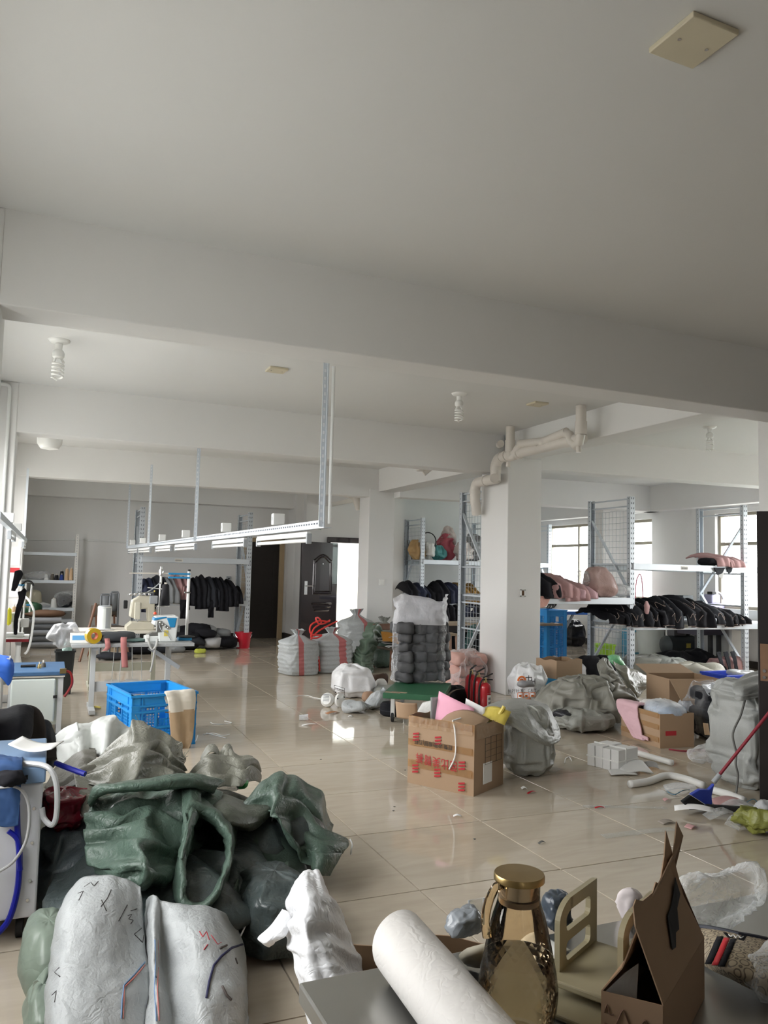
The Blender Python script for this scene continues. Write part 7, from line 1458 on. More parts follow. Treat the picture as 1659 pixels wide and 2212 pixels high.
# ------------------------------------------------------------------ steel table and what stands on it
ZT = .76
a_, b_ = P(645, 2122, ZT), P(1349, 1985, ZT); ta = math.atan2(b_.y-a_.y, b_.x-a_.x); RT = rotm(0, 0, ta)
t = thing('steel_table', 'brushed steel table top at the bottom of the picture', 'table', (a_.x, a_.y, 0), ta); TD, TW = .62, 1.75
MB().lo((0, -TD, ZT-.035), (TW, 0, ZT)).build('table_top', STEEL, t, smooth=0, bev=.004)
MB().lo((.02, -TD+.02, ZT-.16), (TW-.02, -.02, ZT-.036)).build('apron', GREYP, t, smooth=0, bev=.003)
for X in (.05, TW-.05):
    for Y in (-TD+.05, -.05): MB().lo((X-.02, Y-.02, 0), (X+.02, Y+.02, ZT-.16)).build('leg', STEEL, t, smooth=0)
def on(x, y): return P(x, y, ZT)
# paper roll
r_ = .052; a = P(862, 2035, ZT+r_+.004); b = P(1075, 2300, ZT+r_+.004); d = (b-a).normalized()
t = thing('paper_roll', 'thick roll of white paper lying across the steel table', 'paper roll', a)
m = MB(); rings = []
u = d.cross(Vector((0, 0, 1))).normalized(); v_ = u.cross(d)
for s_ in np.linspace(0, .5, 14): rings.append([tuple(d*s_+(u*math.cos(k/40*2*PI)*1.12+v_*math.sin(k/40*2*PI))*(r_*(1+.02*nz((k*.2, s_*9, 0), 3)))+d*(.02*math.cos(k/40*2*PI+.6) if s_ == 0 else 0)) for k in range(40)])
m.grid(np.array(rings), cv=True); m.build('outer_wrap', M('roll_paper', (.74, .72, .69), .6, var=.03, crumple=.06, cs=14), t, smooth=180)
sp = []
for k in range(90): q = k/89; ang_ = q*7*PI; rr_ = r_*(.98-.72*q); sp.append(u*math.cos(ang_)*rr_*1.1+v_*math.sin(ang_)*rr_)
A = np.array([[tuple(p+d*.03) for p in sp], [tuple(p+d*.48) for p in sp]]); MB().grid(A).build('inner_turn', MATS['roll_paper'], t, smooth=180, thick=.0015)
a2 = a-u*.062+Vector((0, 0, -.03)); patch([[a2+d*s_-u*(.008*k)+Vector((0, 0, .012*math.sin(k))) for k in range(4)] for s_ in (.10, .25, .42)], 'paper_edge', MATS['roll_paper'], 'loose outer sheet edge beside the paper roll', 'paper', amp=.004, sc=9, seed=260, thick=.002)
# glass jar
p = on(1118, 2236); z1 = zat(p, 1896)-ZT
AMB = bpy.data.materials.new('amber_glass'); AMB.use_nodes = True; tt = AMB.node_tree; tt.nodes.clear()
tr_ = tt.nodes.new('ShaderNodeBsdfTransparent'); tr_.inputs[0].default_value = (.975, .87, .70, 1); gl = tt.nodes.new('ShaderNodeBsdfGlossy'); gl.inputs['Roughness'].default_value = .03; gl.inputs['Color'].default_value = (1, .95, .88, 1)
fr_ = tt.nodes.new('ShaderNodeFresnel'); fr_.inputs[0].default_value = 1.42; mx_ = tt.nodes.new('ShaderNodeMixShader'); oo = tt.nodes.new('ShaderNodeOutputMaterial')
lk(tt, fr_.outputs[0], mx_.inputs[0]); lk(tt, tr_.outputs[0], mx_.inputs[1]); lk(tt, gl.outputs[0], mx_.inputs[2]); lk(tt, mx_.outputs[0], oo.inputs[0])
t = thing('glass_jar', 'amber faceted glass carafe with a gold lid on the steel table', 'jar', p)
dp = Vector((p.x, p.y, ZT+z1*.5)); rl_ = S(55, dp); rb = S(85, dp)*1.0; rn = S(45, dp)
prof = [(rb*.55, 0), (rb*.75, z1*.04), (rb*.93, z1*.14), (rb, z1*.27), (rb*.985, z1*.36), (rb*.92, z1*.46), (rb*.80, z1*.60), (rb*.68, z1*.74), (rn*1.06, z1*.84), (rn, z1*.90), (rn*1.02, z1*.985)]
zz = np.linspace(0, 1, 40); pr_ = np.array(prof); ps_ = np.linspace(0, len(prof)-1, 44); prof2 = cr1(pr_, ps_)
NF = 26; zs_ = np.linspace(.02, .50, 12); m = MB(); V = []
rad = lambda f: float(np.interp(f*z1, [q[1] for q in prof2], [q[0] for q in prof2]))
for j, f in enumerate(zs_):
    for k in range(NF): th = 2*PI*(k+.5*(j % 2))/NF; rr_ = rad(f); V.append((rr_*math.cos(th), rr_*math.sin(th), f*z1))
Fc = []
for j in range(11):
    for k in range(NF):
        a, b = j*NF+k, j*NF+(k+1) % NF; c, d = a+NF, b+NF
        if j % 2 == 0: Fc += [(a, b, c), (b, d, c)]
        else: Fc += [(a, b, d), (a, d, c)]
m.add(V, Fc)
AMF = bpy.data.materials.new('amber_facets'); AMF.use_nodes = True; tt = AMF.node_tree; tt.nodes.clear()
t1 = tt.nodes.new('ShaderNodeBsdfTransparent'); t1.inputs[0].default_value = (.99, .88, .68, 1); r1 = tt.nodes.new('ShaderNodeBsdfRefraction'); r1.inputs['Color'].default_value = (1, .90, .70, 1); r1.inputs['IOR'].default_value = 1.16; r1.inputs['Roughness'].default_value = .02
g1_ = tt.nodes.new('ShaderNodeBsdfGlossy'); g1_.inputs['Roughness'].default_value = .04; f1 = tt.nodes.new('ShaderNodeFresnel'); f1.inputs[0].default_value = 1.55; x1 = tt.nodes.new('ShaderNodeMixShader'); x1.inputs[0].default_value = .65; x2 = tt.nodes.new('ShaderNodeMixShader'); oo = tt.nodes.new('ShaderNodeOutputMaterial')
lk(tt, t1.outputs[0], x1.inputs[1]); lk(tt, r1.outputs[0], x1.inputs[2]); lk(tt, f1.outputs[0], x2.inputs[0]); lk(tt, x1.outputs[0], x2.inputs[1]); lk(tt, g1_.outputs[0], x2.inputs[2]); lk(tt, x2.outputs[0], oo.inputs[0])
m.build('faceted_belly', AMF, t, smooth=0)
A = np.zeros((26, 96, 3))
for j, f in enumerate(np.linspace(.50, .985, 26)):
    for k in range(96): th = 2*PI*k/96; rr_ = rad(f)*(1+.014*math.cos(th*13)*max(0, min(1, (.9-f)*4, (f-.5)*12))); A[j, k] = (rr_*math.cos(th), rr_*math.sin(th), f*z1)
MB().grid(A, cv=True).build('glass_body', AMB, t, smooth=180)
MB().lathe([(rb*.55, .004), (rb*.5, .006), (0, .006)], n=32).build('glass_base', AMB, t)
GOLD = M('aged_gold', (.42, .30, .13), .32, 1.0, var=.12, vs=30)
MB().lathe([(rl_*.9, z1*.985), (rl_, z1*.99), (rl_, z1*1.02), (rl_*.97, z1*1.032), (0, z1*1.035)], n=56).build('lid', GOLD, t)
MB().lathe([(rn*.86, z1*.87), (rn*.86, z1*.985)], n=40, capb=False, capt=False).build('strainer', CHROME, t)
MB().lathe([(rn*.97, z1*.845), (rn*.985, z1*.86), (rn*.97, z1*.88)], n=40, capb=False).build('seal_ring', M('silicone', (.42, .37, .34), .5), t)
hd = (PY(1052, 1945, p.y)-PY(1118, 1945, p.y)).normalized()
hp = [hd*rn*1.0+Vector((0, 0, z1*.955)), hd*rn*1.35+Vector((0, 0, z1*.93)), hd*rn*1.5+Vector((0, .012, z1*.82)), hd*rn*1.6+Vector((0, .016, z1*.70)), hd*rb*.80+Vector((0, .014, z1*.60))]
MB().tube(spline(hp, 6), .0075, 10).build('handle', AMB, t)
# desk rack with two slotted sides
TRM = M('khaki_plastic', (.33, .29, .185), .42, var=.05)
n0, n1 = P(1203, 2092, ZT+.045), P(1284, 2022, ZT+.045); dirp = Vector((n1.x-n0.x, n1.y-n0.y, 0)); Lp = dirp.length; pa = math.atan2(dirp.y, dirp.x)
n2 = P(1412, 2056, ZT+.045); hgt = zat((n1.x, n1.y, 0), 1899)-(ZT+.045)
R5 = rotm(0, 0, -pa); off = R5 @ Vector((n2.x-n1.x, n2.y-n1.y, 0))
t = thing('desk_rack', 'khaki plastic desk rack with two slotted upright sides', 'rack', (n0.x, n0.y, ZT), pa)
def side_panel(ox, oy):
    m = MB(); T = .010; z0 = .028
    def pl(x0, x1, a, b): m.lo((ox+x0, oy-T/2, z0+a), (ox+x1, oy+T/2, z0+b))
    Hh = hgt+.02; L_ = Lp; bw_ = L_*.17
    pl(0, bw_, 0, Hh*.74); pl(L_-bw_*1.1, L_, 0, Hh); pl(bw_, L_-bw_*1.1, 0, Hh*.16); pl(bw_, L_-bw_*1.1, Hh*.42, Hh*.56); pl(bw_*1.6, L_-bw_*1.1, Hh*.83, Hh)
    c_ = Vector((ox+bw_*1.9, oy, z0+Hh*.72)); pts = []; r0, r1 = bw_*1.9, bw_*.9
    for k in range(9):
        an_ = PI-(PI/2)*k/8; pts.append([tuple(c_+Vector((math.cos(an_)*r_, dy, math.sin(an_)*(Hh*.28 if r_ == r0 else Hh*.11)))) for r_, dy in ((r0, -T/2), (r0, T/2), (r1, T/2), (r1, -T/2))])
    m.grid(np.array(pts), cv=True)
    for (za, zb) in ((.16, .42), (.56, .83)):
        for (X, sg) in ((bw_, 1), (L_-bw_*1.1, -1)):
            for (zc2, s2) in ((za*Hh, 1), (zb*Hh, -1)):
                rr_ = Hh*.07; m.prism([(X, zc2), (X+sg*rr_, zc2), (X+sg*rr_*.3, zc2+s2*rr_*.3), (X, zc2+s2*rr_)], -T/2, T/2, 0, lambda u, v, d: (ox+u, oy+d, z0+v))
    return m.build('side_panel', TRM, t, smooth=0)
side_panel(0, 0); side_panel(off.x, off.y)
wdt = -off.y
m = MB().lo((-.03, off.y-.01, .028), (Lp*.98, .008, .040)); m.build('upper_plate', TRM, t, smooth=0, bev=.003); MB().lo((-.075, off.y-.01, 0.0), (Lp*.98, .008, .010)).build('lower_plate', TRM, t, smooth=0, bev=.003); MB().lo((Lp*.3, off.y-.01, .01), (Lp*.34, .008, .028)).build('riser', BLACK, t, smooth=0)
# kraft gable box
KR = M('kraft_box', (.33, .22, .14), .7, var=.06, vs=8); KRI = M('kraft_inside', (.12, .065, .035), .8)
zt_ = ZT+.105; a, b, c = P(1300, 2140, zt_), P(1432, 2172, zt_), P(1520, 2024, zt_); dcor = a+(c-b); up_ = Vector((0, 0, 1))
o = Vector((b.x, b.y, ZT)); t = thing('kraft_box', 'brown kraft gable box with a cut-out handle on the steel table', 'box', o)
def quad(pts, name, mat, th=.002): return MB().add([tuple(Vector(p)-o) for p in pts], [tuple(range(len(pts)))]).build(name, mat, t, smooth=0, thick=th)
dn = Vector((0, 0, ZT-zt_+.001))
for (p_, q_) in ((a, b), (b, c), (c, dcor), (dcor, a)): quad([p_, q_, q_+dn, p_+dn], 'side', KR)
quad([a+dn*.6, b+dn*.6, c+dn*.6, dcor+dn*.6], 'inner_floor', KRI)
ctr = (a+b+c+dcor)/4; e_ = (c-b); L_ = e_.length; ed = e_.normalized(); inn = (a-b).normalized()
def fl(s_, h_, ins): return b+ed*(s_*L_)+inn*ins+up_*h_
gable = [fl(0, 0, 0), fl(1, 0, 0), fl(.93, .055, .022), fl(.90, .075, .028), fl(.86, .155, .045), fl(.80, .190, .05), fl(.76, .15, .05), fl(.58, .118, .045), fl(.50, .128, .046), fl(.42, .118, .045), fl(.22, .122, .046), fl(.10, .135, .047), fl(.04, .13, .046), fl(.0, .105, .04)]
quad(gable, 'gable_flap', KR)
nrm = (ed.cross(up_*1.0+inn*.3)).normalized()
def fo(p): return p+nrm*(.004 if nrm.dot(Vector((0, 0, CAMH))-p) > 0 else -.004)
hole = [fl(.36, .040, .014), fl(.44, .036, .014), fl(.50, .052, .018), fl(.58, .050, .018), fl(.66, .075, .026), fl(.80, .085, .030), fl(.80, .112, .038), fl(.70, .098, .034), fl(.58, .085, .030), fl(.46, .080, .028)]
quad([fo(p) for p in hole], 'handle_dark_patch', BLACK, .001)  # flat black sheet on the flap paints the dark seen through the cut-out
g2_ = [a+ed*0, dcor, dcor+inn*-.03+up_*.06, dcor-inn*.055+ed*-.0+up_*.17, dcor-inn*.05-ed*.025+up_*.20, dcor-inn*.05-ed*.05+up_*.15, a+ed*.05-inn*.045+up_*.10, a+ed*.0-inn*.03+up_*.04]
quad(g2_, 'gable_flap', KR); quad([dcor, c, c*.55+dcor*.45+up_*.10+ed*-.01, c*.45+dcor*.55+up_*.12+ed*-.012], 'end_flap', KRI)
quad([a+Vector((0, 0, -.006)), a*.72+b*.28+ed*.03+up_*.02, a*.55+b*.45+ed*.05+up_*.03, a*.5+b*.5+ed*.02-up_*.03], 'clear_window', FILMW)
quad([ctr+up_*-.03+ed*.02, ctr+ed*.06+up_*.05, ctr+ed*.04+inn*.03+up_*.06, ctr-ed*.02+inn*.02], 'dark_insert', BLACK, .006)
LINE = M('brown_print', (.17, .095, .06), .7); ab = (b-a).normalized(); nf = ab.cross(up_).normalized(); nf = nf if nf.dot(Vector((0, 0, 1.5))-a) > 0 else -nf
for k, pts in enumerate(([(.05, -.03), (.09, -.018), (.14, -.03), (.2, -.03)], [(.05, -.045), (.2, -.048), (.28, -.035), (.36, -.02), (.44, -.035), (.55, -.05)], [(.62, -.05), (.68, -.03), (.74, -.028), (.8, -.045)], [(.55, -.052), (.63, -.06), (.7, -.05), (.78, -.065), (.9, -.06)])):
    w_ = (b-a).length; ps = spline([a+ab*(u_*w_)+up_*v2+nf*.002-o for u_, v2 in pts], 5); MB().tube(ps, .0012, 5).build('print_line', LINE, t)
# patterned pouch at the right
def pattern_mat():
    m = bpy.data.materials.new('ring_pattern'); m.use_nodes = True; t = m.node_tree; bs = t.nodes['Principled BSDF']; bs.inputs['Roughness'].default_value = .5
    tcn = t.nodes.new('ShaderNodeTexCoord'); mpn = t.nodes.new('ShaderNodeMapping'); mpn.inputs['Scale'].default_value = (48, 48, 0); mpn.inputs['Rotation'].default_value = (0, 0, .5); lk(t, tcn.outputs['Object'], mpn.inputs['Vector'])
    res = []
    for offv in ((0, 0, 0), (.5, .5, 0)):
        ad = t.nodes.new('ShaderNodeVectorMath'); ad.operation = 'ADD'; ad.inputs[1].default_value = offv; lk(t, mpn.outputs[0], ad.inputs[0])
        fr = t.nodes.new('ShaderNodeVectorMath'); fr.operation = 'FRACTION'; lk(t, ad.outputs[0], fr.inputs[0])
        su = t.nodes.new('ShaderNodeVectorMath'); su.operation = 'SUBTRACT'; su.inputs[1].default_value = (.5, .5, 0); lk(t, fr.outputs[0], su.inputs[0])
        le = t.nodes.new('ShaderNodeVectorMath'); le.operation = 'LENGTH'; lk(t, su.outputs[0], le.inputs[0])
        cm = t.nodes.new('ShaderNodeMath'); cm.operation = 'COMPARE'; cm.inputs[1].default_value = .36 if offv[0] == 0 else .10; cm.inputs[2].default_value = .05 if offv[0] == 0 else .07; lk(t, le.outputs['Value'], cm.inputs[0]); res.append(cm.outputs[0])
    mxn = t.nodes.new('ShaderNodeMath'); mxn.operation = 'MAXIMUM'; lk(t, res[0], mxn.inputs[0]); lk(t, res[1], mxn.inputs[1])
    mc = t.nodes.new('ShaderNodeMix'); mc.data_type = 'RGBA'; mc.inputs['A'].default_value = (.40, .33, .23, 1); mc.inputs['B'].default_value = (.11, .085, .06, 1); lk(t, mxn.outputs[0], mc.inputs['Factor']); lk(t, mc.outputs['Result'], bs.inputs['Base Color']); return m
pz = lambda x, y, z: P(x, y, z)
pch = patch([[pz(1496, 1999, ZT+.03), pz(1560, 2008, ZT+.045), pz(1620, 2020, ZT+.045), pz(1700, 2034, ZT+.03)], [pz(1500, 2030, ZT+.02), pz(1565, 2048, ZT+.05), pz(1625, 2062, ZT+.05), pz(1710, 2078, ZT+.03)], [pz(1508, 2065, ZT+.012), pz(1570, 2090, ZT+.04), pz(1630, 2110, ZT+.04), pz(1720, 2130, ZT+.03)], [pz(1530, 2090, ZT+.006), pz(1580, 2112, ZT+.012), pz(1625, 2135, ZT+.01), pz(1720, 2175, ZT+.008)]], 'patterned_pouch', pattern_mat(), 'beige ring-patterned pouch with a red and black stripe at the lower right', 'pouch', res=8, amp=0, sc=8, seed=270, thick=.006)
bvp = bvh_of([pch])
def strip(x0, x1, mat, name):
    rows = []
    for k in range(8):
        y = 2022+k*8.5; dx = -k*3.8; r = []
        for i in range(3):
            q = stuck(bvp, x0+(x1-x0)*i/2+dx, y+(x0-1545)*.2, .010)
            if q: r.append(q)
        if len(r) == 3: rows.append(r)
    if len(rows) > 1:
        s_ = MB().grid(np.array([[tuple(q) for q in r] for r in rows])).build(name, mat, None, smooth=180, thick=.001); s_.parent = pch; s_.matrix_parent_inverse = Matrix.Translation(pch.location).inverted()
strip(1549, 1563, BLK, 'black_stripe'); strip(1564, 1577, M('stripe_bright_red', (.55, .02, .03), .6), 'red_stripe'); strip(1578, 1591, BLK, 'black_stripe')
es = [q for q in (stuck(bvp, x, y, .008) for x, y in ((1500, 2001), (1530, 2004), (1562, 2010), (1595, 2018), (1630, 2024), (1658, 2030))) if q]
if len(es) > 1: s_ = MB().tube(es, .005, 6).build('edge_binding', M('navy_binding', (.02, .022, .035), .6), None); s_.parent = pch; s_.matrix_parent_inverse = Matrix.Translation(pch.location).inverted()
for (x0, y0, x1, y1, mt, nm) in ((1562, 2014, 1618, 2030, BLK, 'brand_patch'),):
    qs = [stuck(bvp, x, y, .011) for x, y in ((x0, y0), (x1-4, y0+6), (x1-12, y1+2), (x0+10, y1-5))]
    if all(qs): s_ = MB().add([tuple(q) for q in qs], [(0, 1, 2, 3)]).build(nm, mt, None, smooth=0, thick=.001); s_.parent = pch; s_.matrix_parent_inverse = Matrix.Translation(pch.location).inverted()
stroke(bvp, [(1574, 2019), (1580, 2024), (1584, 2019), (1590, 2026), (1594, 2020), (1600, 2026), (1606, 2023)], .0011, 'script_mark', PAPER, pch, off=.014)
blob(pz(1600, 2010, ZT+.05)+Vector((.05, .09, -.02)), .11, .05, .10, 'plastic_bag', FILMS, 'crumpled clear film behind the patterned pouch', 'plastic bag', nu=44, nv=24, amp=.03, sc=14, seed=271)
blob(pz(1660, 2160, ZT)+Vector((.02, 0, 0)), .05, .06, .07, 'plastic_bag', FILMS, 'crumpled clear film on the table at the right edge', 'plastic bag', nu=40, nv=20, amp=.025, sc=16, seed=272)
# small things behind the jar
patch([[pz(992, 2062, ZT+.03), pz(1010, 2048, ZT+.05), pz(1040, 2040, ZT+.055), pz(1070, 2036, ZT+.05)], [pz(1000, 2078, ZT+.02), pz(1020, 2064, ZT+.045), pz(1048, 2056, ZT+.05), pz(1075, 2052, ZT+.045)], [pz(1010, 2085, ZT+.005), pz(1035, 2090, ZT+.005), pz(1055, 2098, ZT+.005), pz(1080, 2100, ZT+.005)]], 'cream_pouch', M('cream_vinyl', (.58, .54, .43), .5), 'cream folded vinyl pouch behind the glass jar', 'pouch', amp=.003, sc=9, seed=273, thick=.004)
blob(pz(1030, 2040, ZT+.0)+Vector((0, .05, 0)), .03, .03, .05, 'plastic_bag', M('grey_silver_film', (.22, .24, .26), .2, crumple=.4), 'small grey film packet behind the cream pouch', 'packet', nu=30, nv=16, amp=.012, sc=20, seed=274)
q = pz(1035, 2015, ZT); t = thing('acrylic_stand', 'small clear acrylic stand behind the glass jar', 'stand', q+Vector((.01, .03, 0)))
for X in (-.018, .018): MB().lo((X-.002, -.001, 0), (X+.002, .001, .055)).build('edge', FILMW, t, smooth=0)
MB().lo((-.018, -.001, .002), (.018, .001, .055)).build('panel', FILMS, t, smooth=0)
blob(pz(1212, 2010, ZT+.0)+Vector((.0, .012, 0)), .03, .03, .065, 'dark_bag', M('slate_film', (.05, .065, .085), .3, crumple=.4), 'dark slate film clump behind the left side of the desk rack', 'plastic bag', nu=34, nv=18, amp=.015, sc=16, seed=275)
sheet_at(pz(1200, 2050, ZT+.004)+Vector((-.01, .02, 0)), (.05, .02, 0), (-.02, .09, .0), 'paper_sheet', 'white paper strip lying behind the jar', PAPER, 'paper', .004)
blob(pz(1398, 2010, ZT)+Vector((0, .05, 0)), .02, .02, .07, 'tissue', M('tissue', (.66, .60, .60), .7), 'crumpled pale tissue behind the desk rack', 'tissue', nu=24, nv=14, amp=.01, sc=20, seed=276)
# ------------------------------------------------------------------ goods on and under the right racks
random.seed(21)
HEM = M('hem_beige', (.42, .33, .29), .8)
zc = zC1
for k in range(11):
    px = 1332+k*27; top = [1318, 1300, 1296, 1290, 1294, 1290, 1295, 1292, 1300, 1312, 1330][k]; q = PY(px, 1340, RF-.05); h = max(.10, PY(px, top, RF+.35).z-zc)
    garment((q.x, RF+.34, zc+.005), .34+.16*random.random(), .68, h*random.uniform(.85, 1.12), [.02, .03, .05, .06, .03, .08, .04, .07, .03, .05, .03][k], [BLK, BLK, BLK2][k % 3], 'black beige-hemmed garment in the heap on the right rack shelf, %s from left' % ['first', 'second', 'third', 'fourth', 'fifth', 'sixth', 'seventh', 'eighth', 'ninth', 'tenth', 'eleventh'][k], rz=random.uniform(-.35, .35), seed=300+k, group='black garments along the right rack shelf', hem=HEM, wave=.03, thick=.02)
q = PY(1395, 1312, RF-.08); blob((q.x, RF-.10, q.z-.10), .045, .03, .2, 'pink_tie', PKF, 'pale pink knotted strip on the black heap of the right rack', 'garment', nu=24, nv=16, amp=.02, sc=14, seed=320, flat=False)
for k, (px, py, w_, dr) in enumerate(((1560, 1212, .34, .02), (1585, 1212, .30, .02))):
    q = PY(px, py, RF-.0); garment((q.x, RF+.3, zC2+.005), w_, .6, PY(px, [1198, 1202][k], RF+.2).z-zC2, dr, [PKF, PKF][k], ['folded dusty pink garment on the upper right shelf, left one', 'folded dusty pink garment on the upper right shelf, right one'][k], seed=330+k, wave=.012, thick=.02)
q = PY(1548, 1212, RF-.05); blob((q.x, RF+.12, zC2), .14, .16, .13, 'garment', BLK, 'black rolled garment beside the folded pink ones on the upper right shelf', 'garment', nu=30, nv=14, amp=.02, sc=10, seed=333)
for k, (pts, mt, lab) in enumerate(([((1542, 1226), (1566, 1226), (1560, 1238), (1550, 1242)), BLK2, 'dark garment tail hanging under the upper right shelf, left one'], [((1570, 1226), (1582, 1226), (1580, 1234), (1574, 1240)), BLK2, 'dark garment tail hanging under the upper right shelf, right one'], [((1553, 1228), (1565, 1226), (1560, 1250), (1552, 1246)), M('white_tail', (.6, .6, .6), .8), 'white garment tail hanging under the upper right shelf'])):
    rows = [[PY(*pts[0], RF-.06+.01*k), PY(*pts[1], RF-.06+.01*k)], [PY(*pts[3], RF-.05+.01*k), PY(*pts[2], RF-.05+.01*k)]]; patch(rows, 'garment_tail', mt, lab, 'garment', amp=.008, sc=9, seed=335+k, thick=.012)
# pink goods on the middle bay shelf
zb = zB1
for k, (px, top, mt, lab) in enumerate(((1178, 1240, BLK, 'black padded garment at the left end of the middle rack shelf'), (1185, 1268, BLK2, 'charcoal rolled garment at the left end of the middle rack shelf'), (1215, 1245, PKF, 'dusty pink garment beside the black ones on the middle rack shelf'), (1240, 1256, PKF, 'second dusty pink garment on the middle rack shelf'), (1262, 1266, PKL, 'pale pink striped garment on the middle rack shelf'))):
    q = PY(px, 1292, RF); garment((q.x, RF+.35, zb+.005), .42, .66, max(.08, PY(px, top, RF+.2).z-zb), [.02, .03, .02, .06, .02][k], mt, lab, seed=340+k, wave=.025, thick=.03)
q = PY(1306, 1290, RF+.1); blob((q.x, RF+.15, zb), .26, .22, PY(1306, 1222, RF+.15).z-zb, 'garment_bag', M('mauve_bag', (.40, .27, .25), .4, var=.1, crumple=.25, cs=8), 'mauve garment bag leaning against the rack frame', 'bag', nu=40, nv=24, amp=.03, sc=6, seed=350, n=2.6, lean=(-.12, 0), taper=.25)
q = PY(1262, 1290, RF+.1); blob((q.x+.02, RF+.2, zb+.14), .16, .16, .25, 'plastic_bag', FILM, 'crinkled clear bag in the middle of the pink goods', 'plastic bag', nu=36, nv=20, amp=.04, sc=9, seed=351, taper=.3)
q = PY(1338, 1290, RF+.1); blob((q.x, RF+.1, zb), .14, .14, .2, 'plastic_bag', FILM, 'clear bag corner at the right end of the middle rack shelf', 'plastic bag', nu=30, nv=18, amp=.04, sc=9, seed=352)
patch([[PY(1163, 1288, RF-.05), PY(1176, 1288, RF-.05), PY(1190, 1287, RF-.05)], [PY(1163, 1298, RF-.07), PY(1175, 1298, RF-.07), PY(1186, 1297, RF-.07)], [PY(1163, 1312, RF-.06), PY(1172, 1312, RF-.06), PY(1180, 1308, RF-.06)]], 'peach_garment', M('peach_quilt', (.60, .33, .28), .8, crumple=.2), 'peach quilted garment hanging under the left end of the middle shelf', 'garment', amp=.01, sc=9, seed=353, thick=.02)
patch([[PY(1186, 1298, RF+.1), PY(1195, 1298, RF+.1), PY(1204, 1299, RF+.1)], [PY(1184, 1306, RF+.1), PY(1194, 1308, RF+.1), PY(1202, 1306, RF+.1)], [PY(1180, 1314, RF+.1), PY(1190, 1315, RF+.1), PY(1198, 1312, RF+.1)]], 'black_film', M('black_gloss', (.012, .012, .014), .25, crumple=.4), 'black plastic hanging under the middle shelf beside the peach garment', 'plastic bag', amp=.02, sc=12, seed=354, thick=.01)
# goods on the far rack behind the bale
zA, zA2 = A1, PY(950, 1300, 15.5).z
items = ((900, 1166, .22, M('ochre_box', (.42, .27, .12), .6), 'ochre bundle on the far upper shelf behind the rack frame'), (925, 1170, .2, M('white_crinkle', (.66, .66, .63), .5, crumple=.4), 'white crinkled bag on the far upper shelf'), (945, 1178, .22, film('teal_film', (.10, .36, .36), .6, .25), 'teal bag in film on the far upper shelf'), (962, 1150, .3, M('rose_bag', (.45, .09, .12), .4, crumple=.3), 'rose red bag at the back of the far upper shelf'), (968, 1135, .22, film('pale_film', (.80, .72, .68), .5, .25), 'pale knotted bag on top of the rose red one'), (1005, 1165, .25, film('pinkish_film', (.70, .62, .58), .6, .25), 'pale pinkish clear bag right of the near rack frame'), (1020, 1150, .3, film('grey_goods', (.28, .29, .29), .65, .25), 'grey-green goods in film at the right of the far upper shelf'))
for k, (px, top, a_, mt, lab) in enumerate(items):
    yy = 15.75+(.35 if 'back' in lab or 'on top' in lab else 0)-.1*(k % 2); q = PY(px, 1205, yy); b0 = zA+(.35 if 'on top' in lab else 0); blob((q.x, yy, b0), a_, .22, max(.15, PY(px, top, yy).z-b0), 'bag', mt, lab, 'bag', nu=44, nv=26, amp=.09, sc=6, seed=360+k, taper=.35, n=2.0)
q = PY(933, 1172, 15.8); tag(MB().tube(arc((0, 0, 0), .20, 0, 2*PI, 26)[:-1], .012, 8, closed=True).build('hoop', BLACK, None), 'black hoop standing among the bags of the far upper shelf', 'hoop').location = (q.x, 16.0, zA+.42)
q = PY(890, 1190, 15.9); m = MB()
for k in range(7): m.tube([(0, 0, 0), (random.uniform(-.16, .16), random.uniform(-.05, .05), random.uniform(.25, .45))], .008, 5)
tag(m.build('hanger_bundle', M('hanger_grey', (.12, .12, .12), .5), None, o=(0, 0, 0)), 'bundle of clothes hangers at the left end of the far upper shelf', 'hangers').location = (q.x, 15.9, zA)
row_heap([890, 912, 935, 958, 982], [1256, 1262, 1268, 1256, 1262], 1299, 15.40, zA2, [BLK, NAVY, BLK], 'black garment in the heap on the lower shelf of the far rack', 'black garments on the far lower shelf', [.05, .03, .08], seed0=380, wk=1.5, dd=.5)
row_heap([1004, 1026], [1262, 1264], 1299, 15.45, zA2, [OCH], 'ochre garment on the far lower shelf right of the near rack frame', 'ochre garments on the far lower shelf', [.05], seed0=390, wk=1.3, dd=.7)
for k, (px, a_, mt, lab) in enumerate(((1008, .3, NAVY, 'navy garments hanging below the far lower shelf, left part'), (1030, .28, BLK, 'black garments hanging below the far lower shelf, right part'), (975, .22, BLK, 'black garments hanging below the far lower shelf behind the bale'))):
    q = PY(px, 1303, 15.3); garment((q.x, 15.35, zA2-.13), a_*1.6, .16, .06, .55, mt, lab, seed=400+k, wave=.03)
for k, px in enumerate((1003, 1024)): q = PY(px, 1317, 15.1); sheet_at((q.x, 15.20, q.z), (.07, 0, .01), (0, .0, .06), 'white_tag', ['white tag on the hanging garments, left one', 'white tag on the hanging garments, right one'][k], PAPER, 'tag', .004)
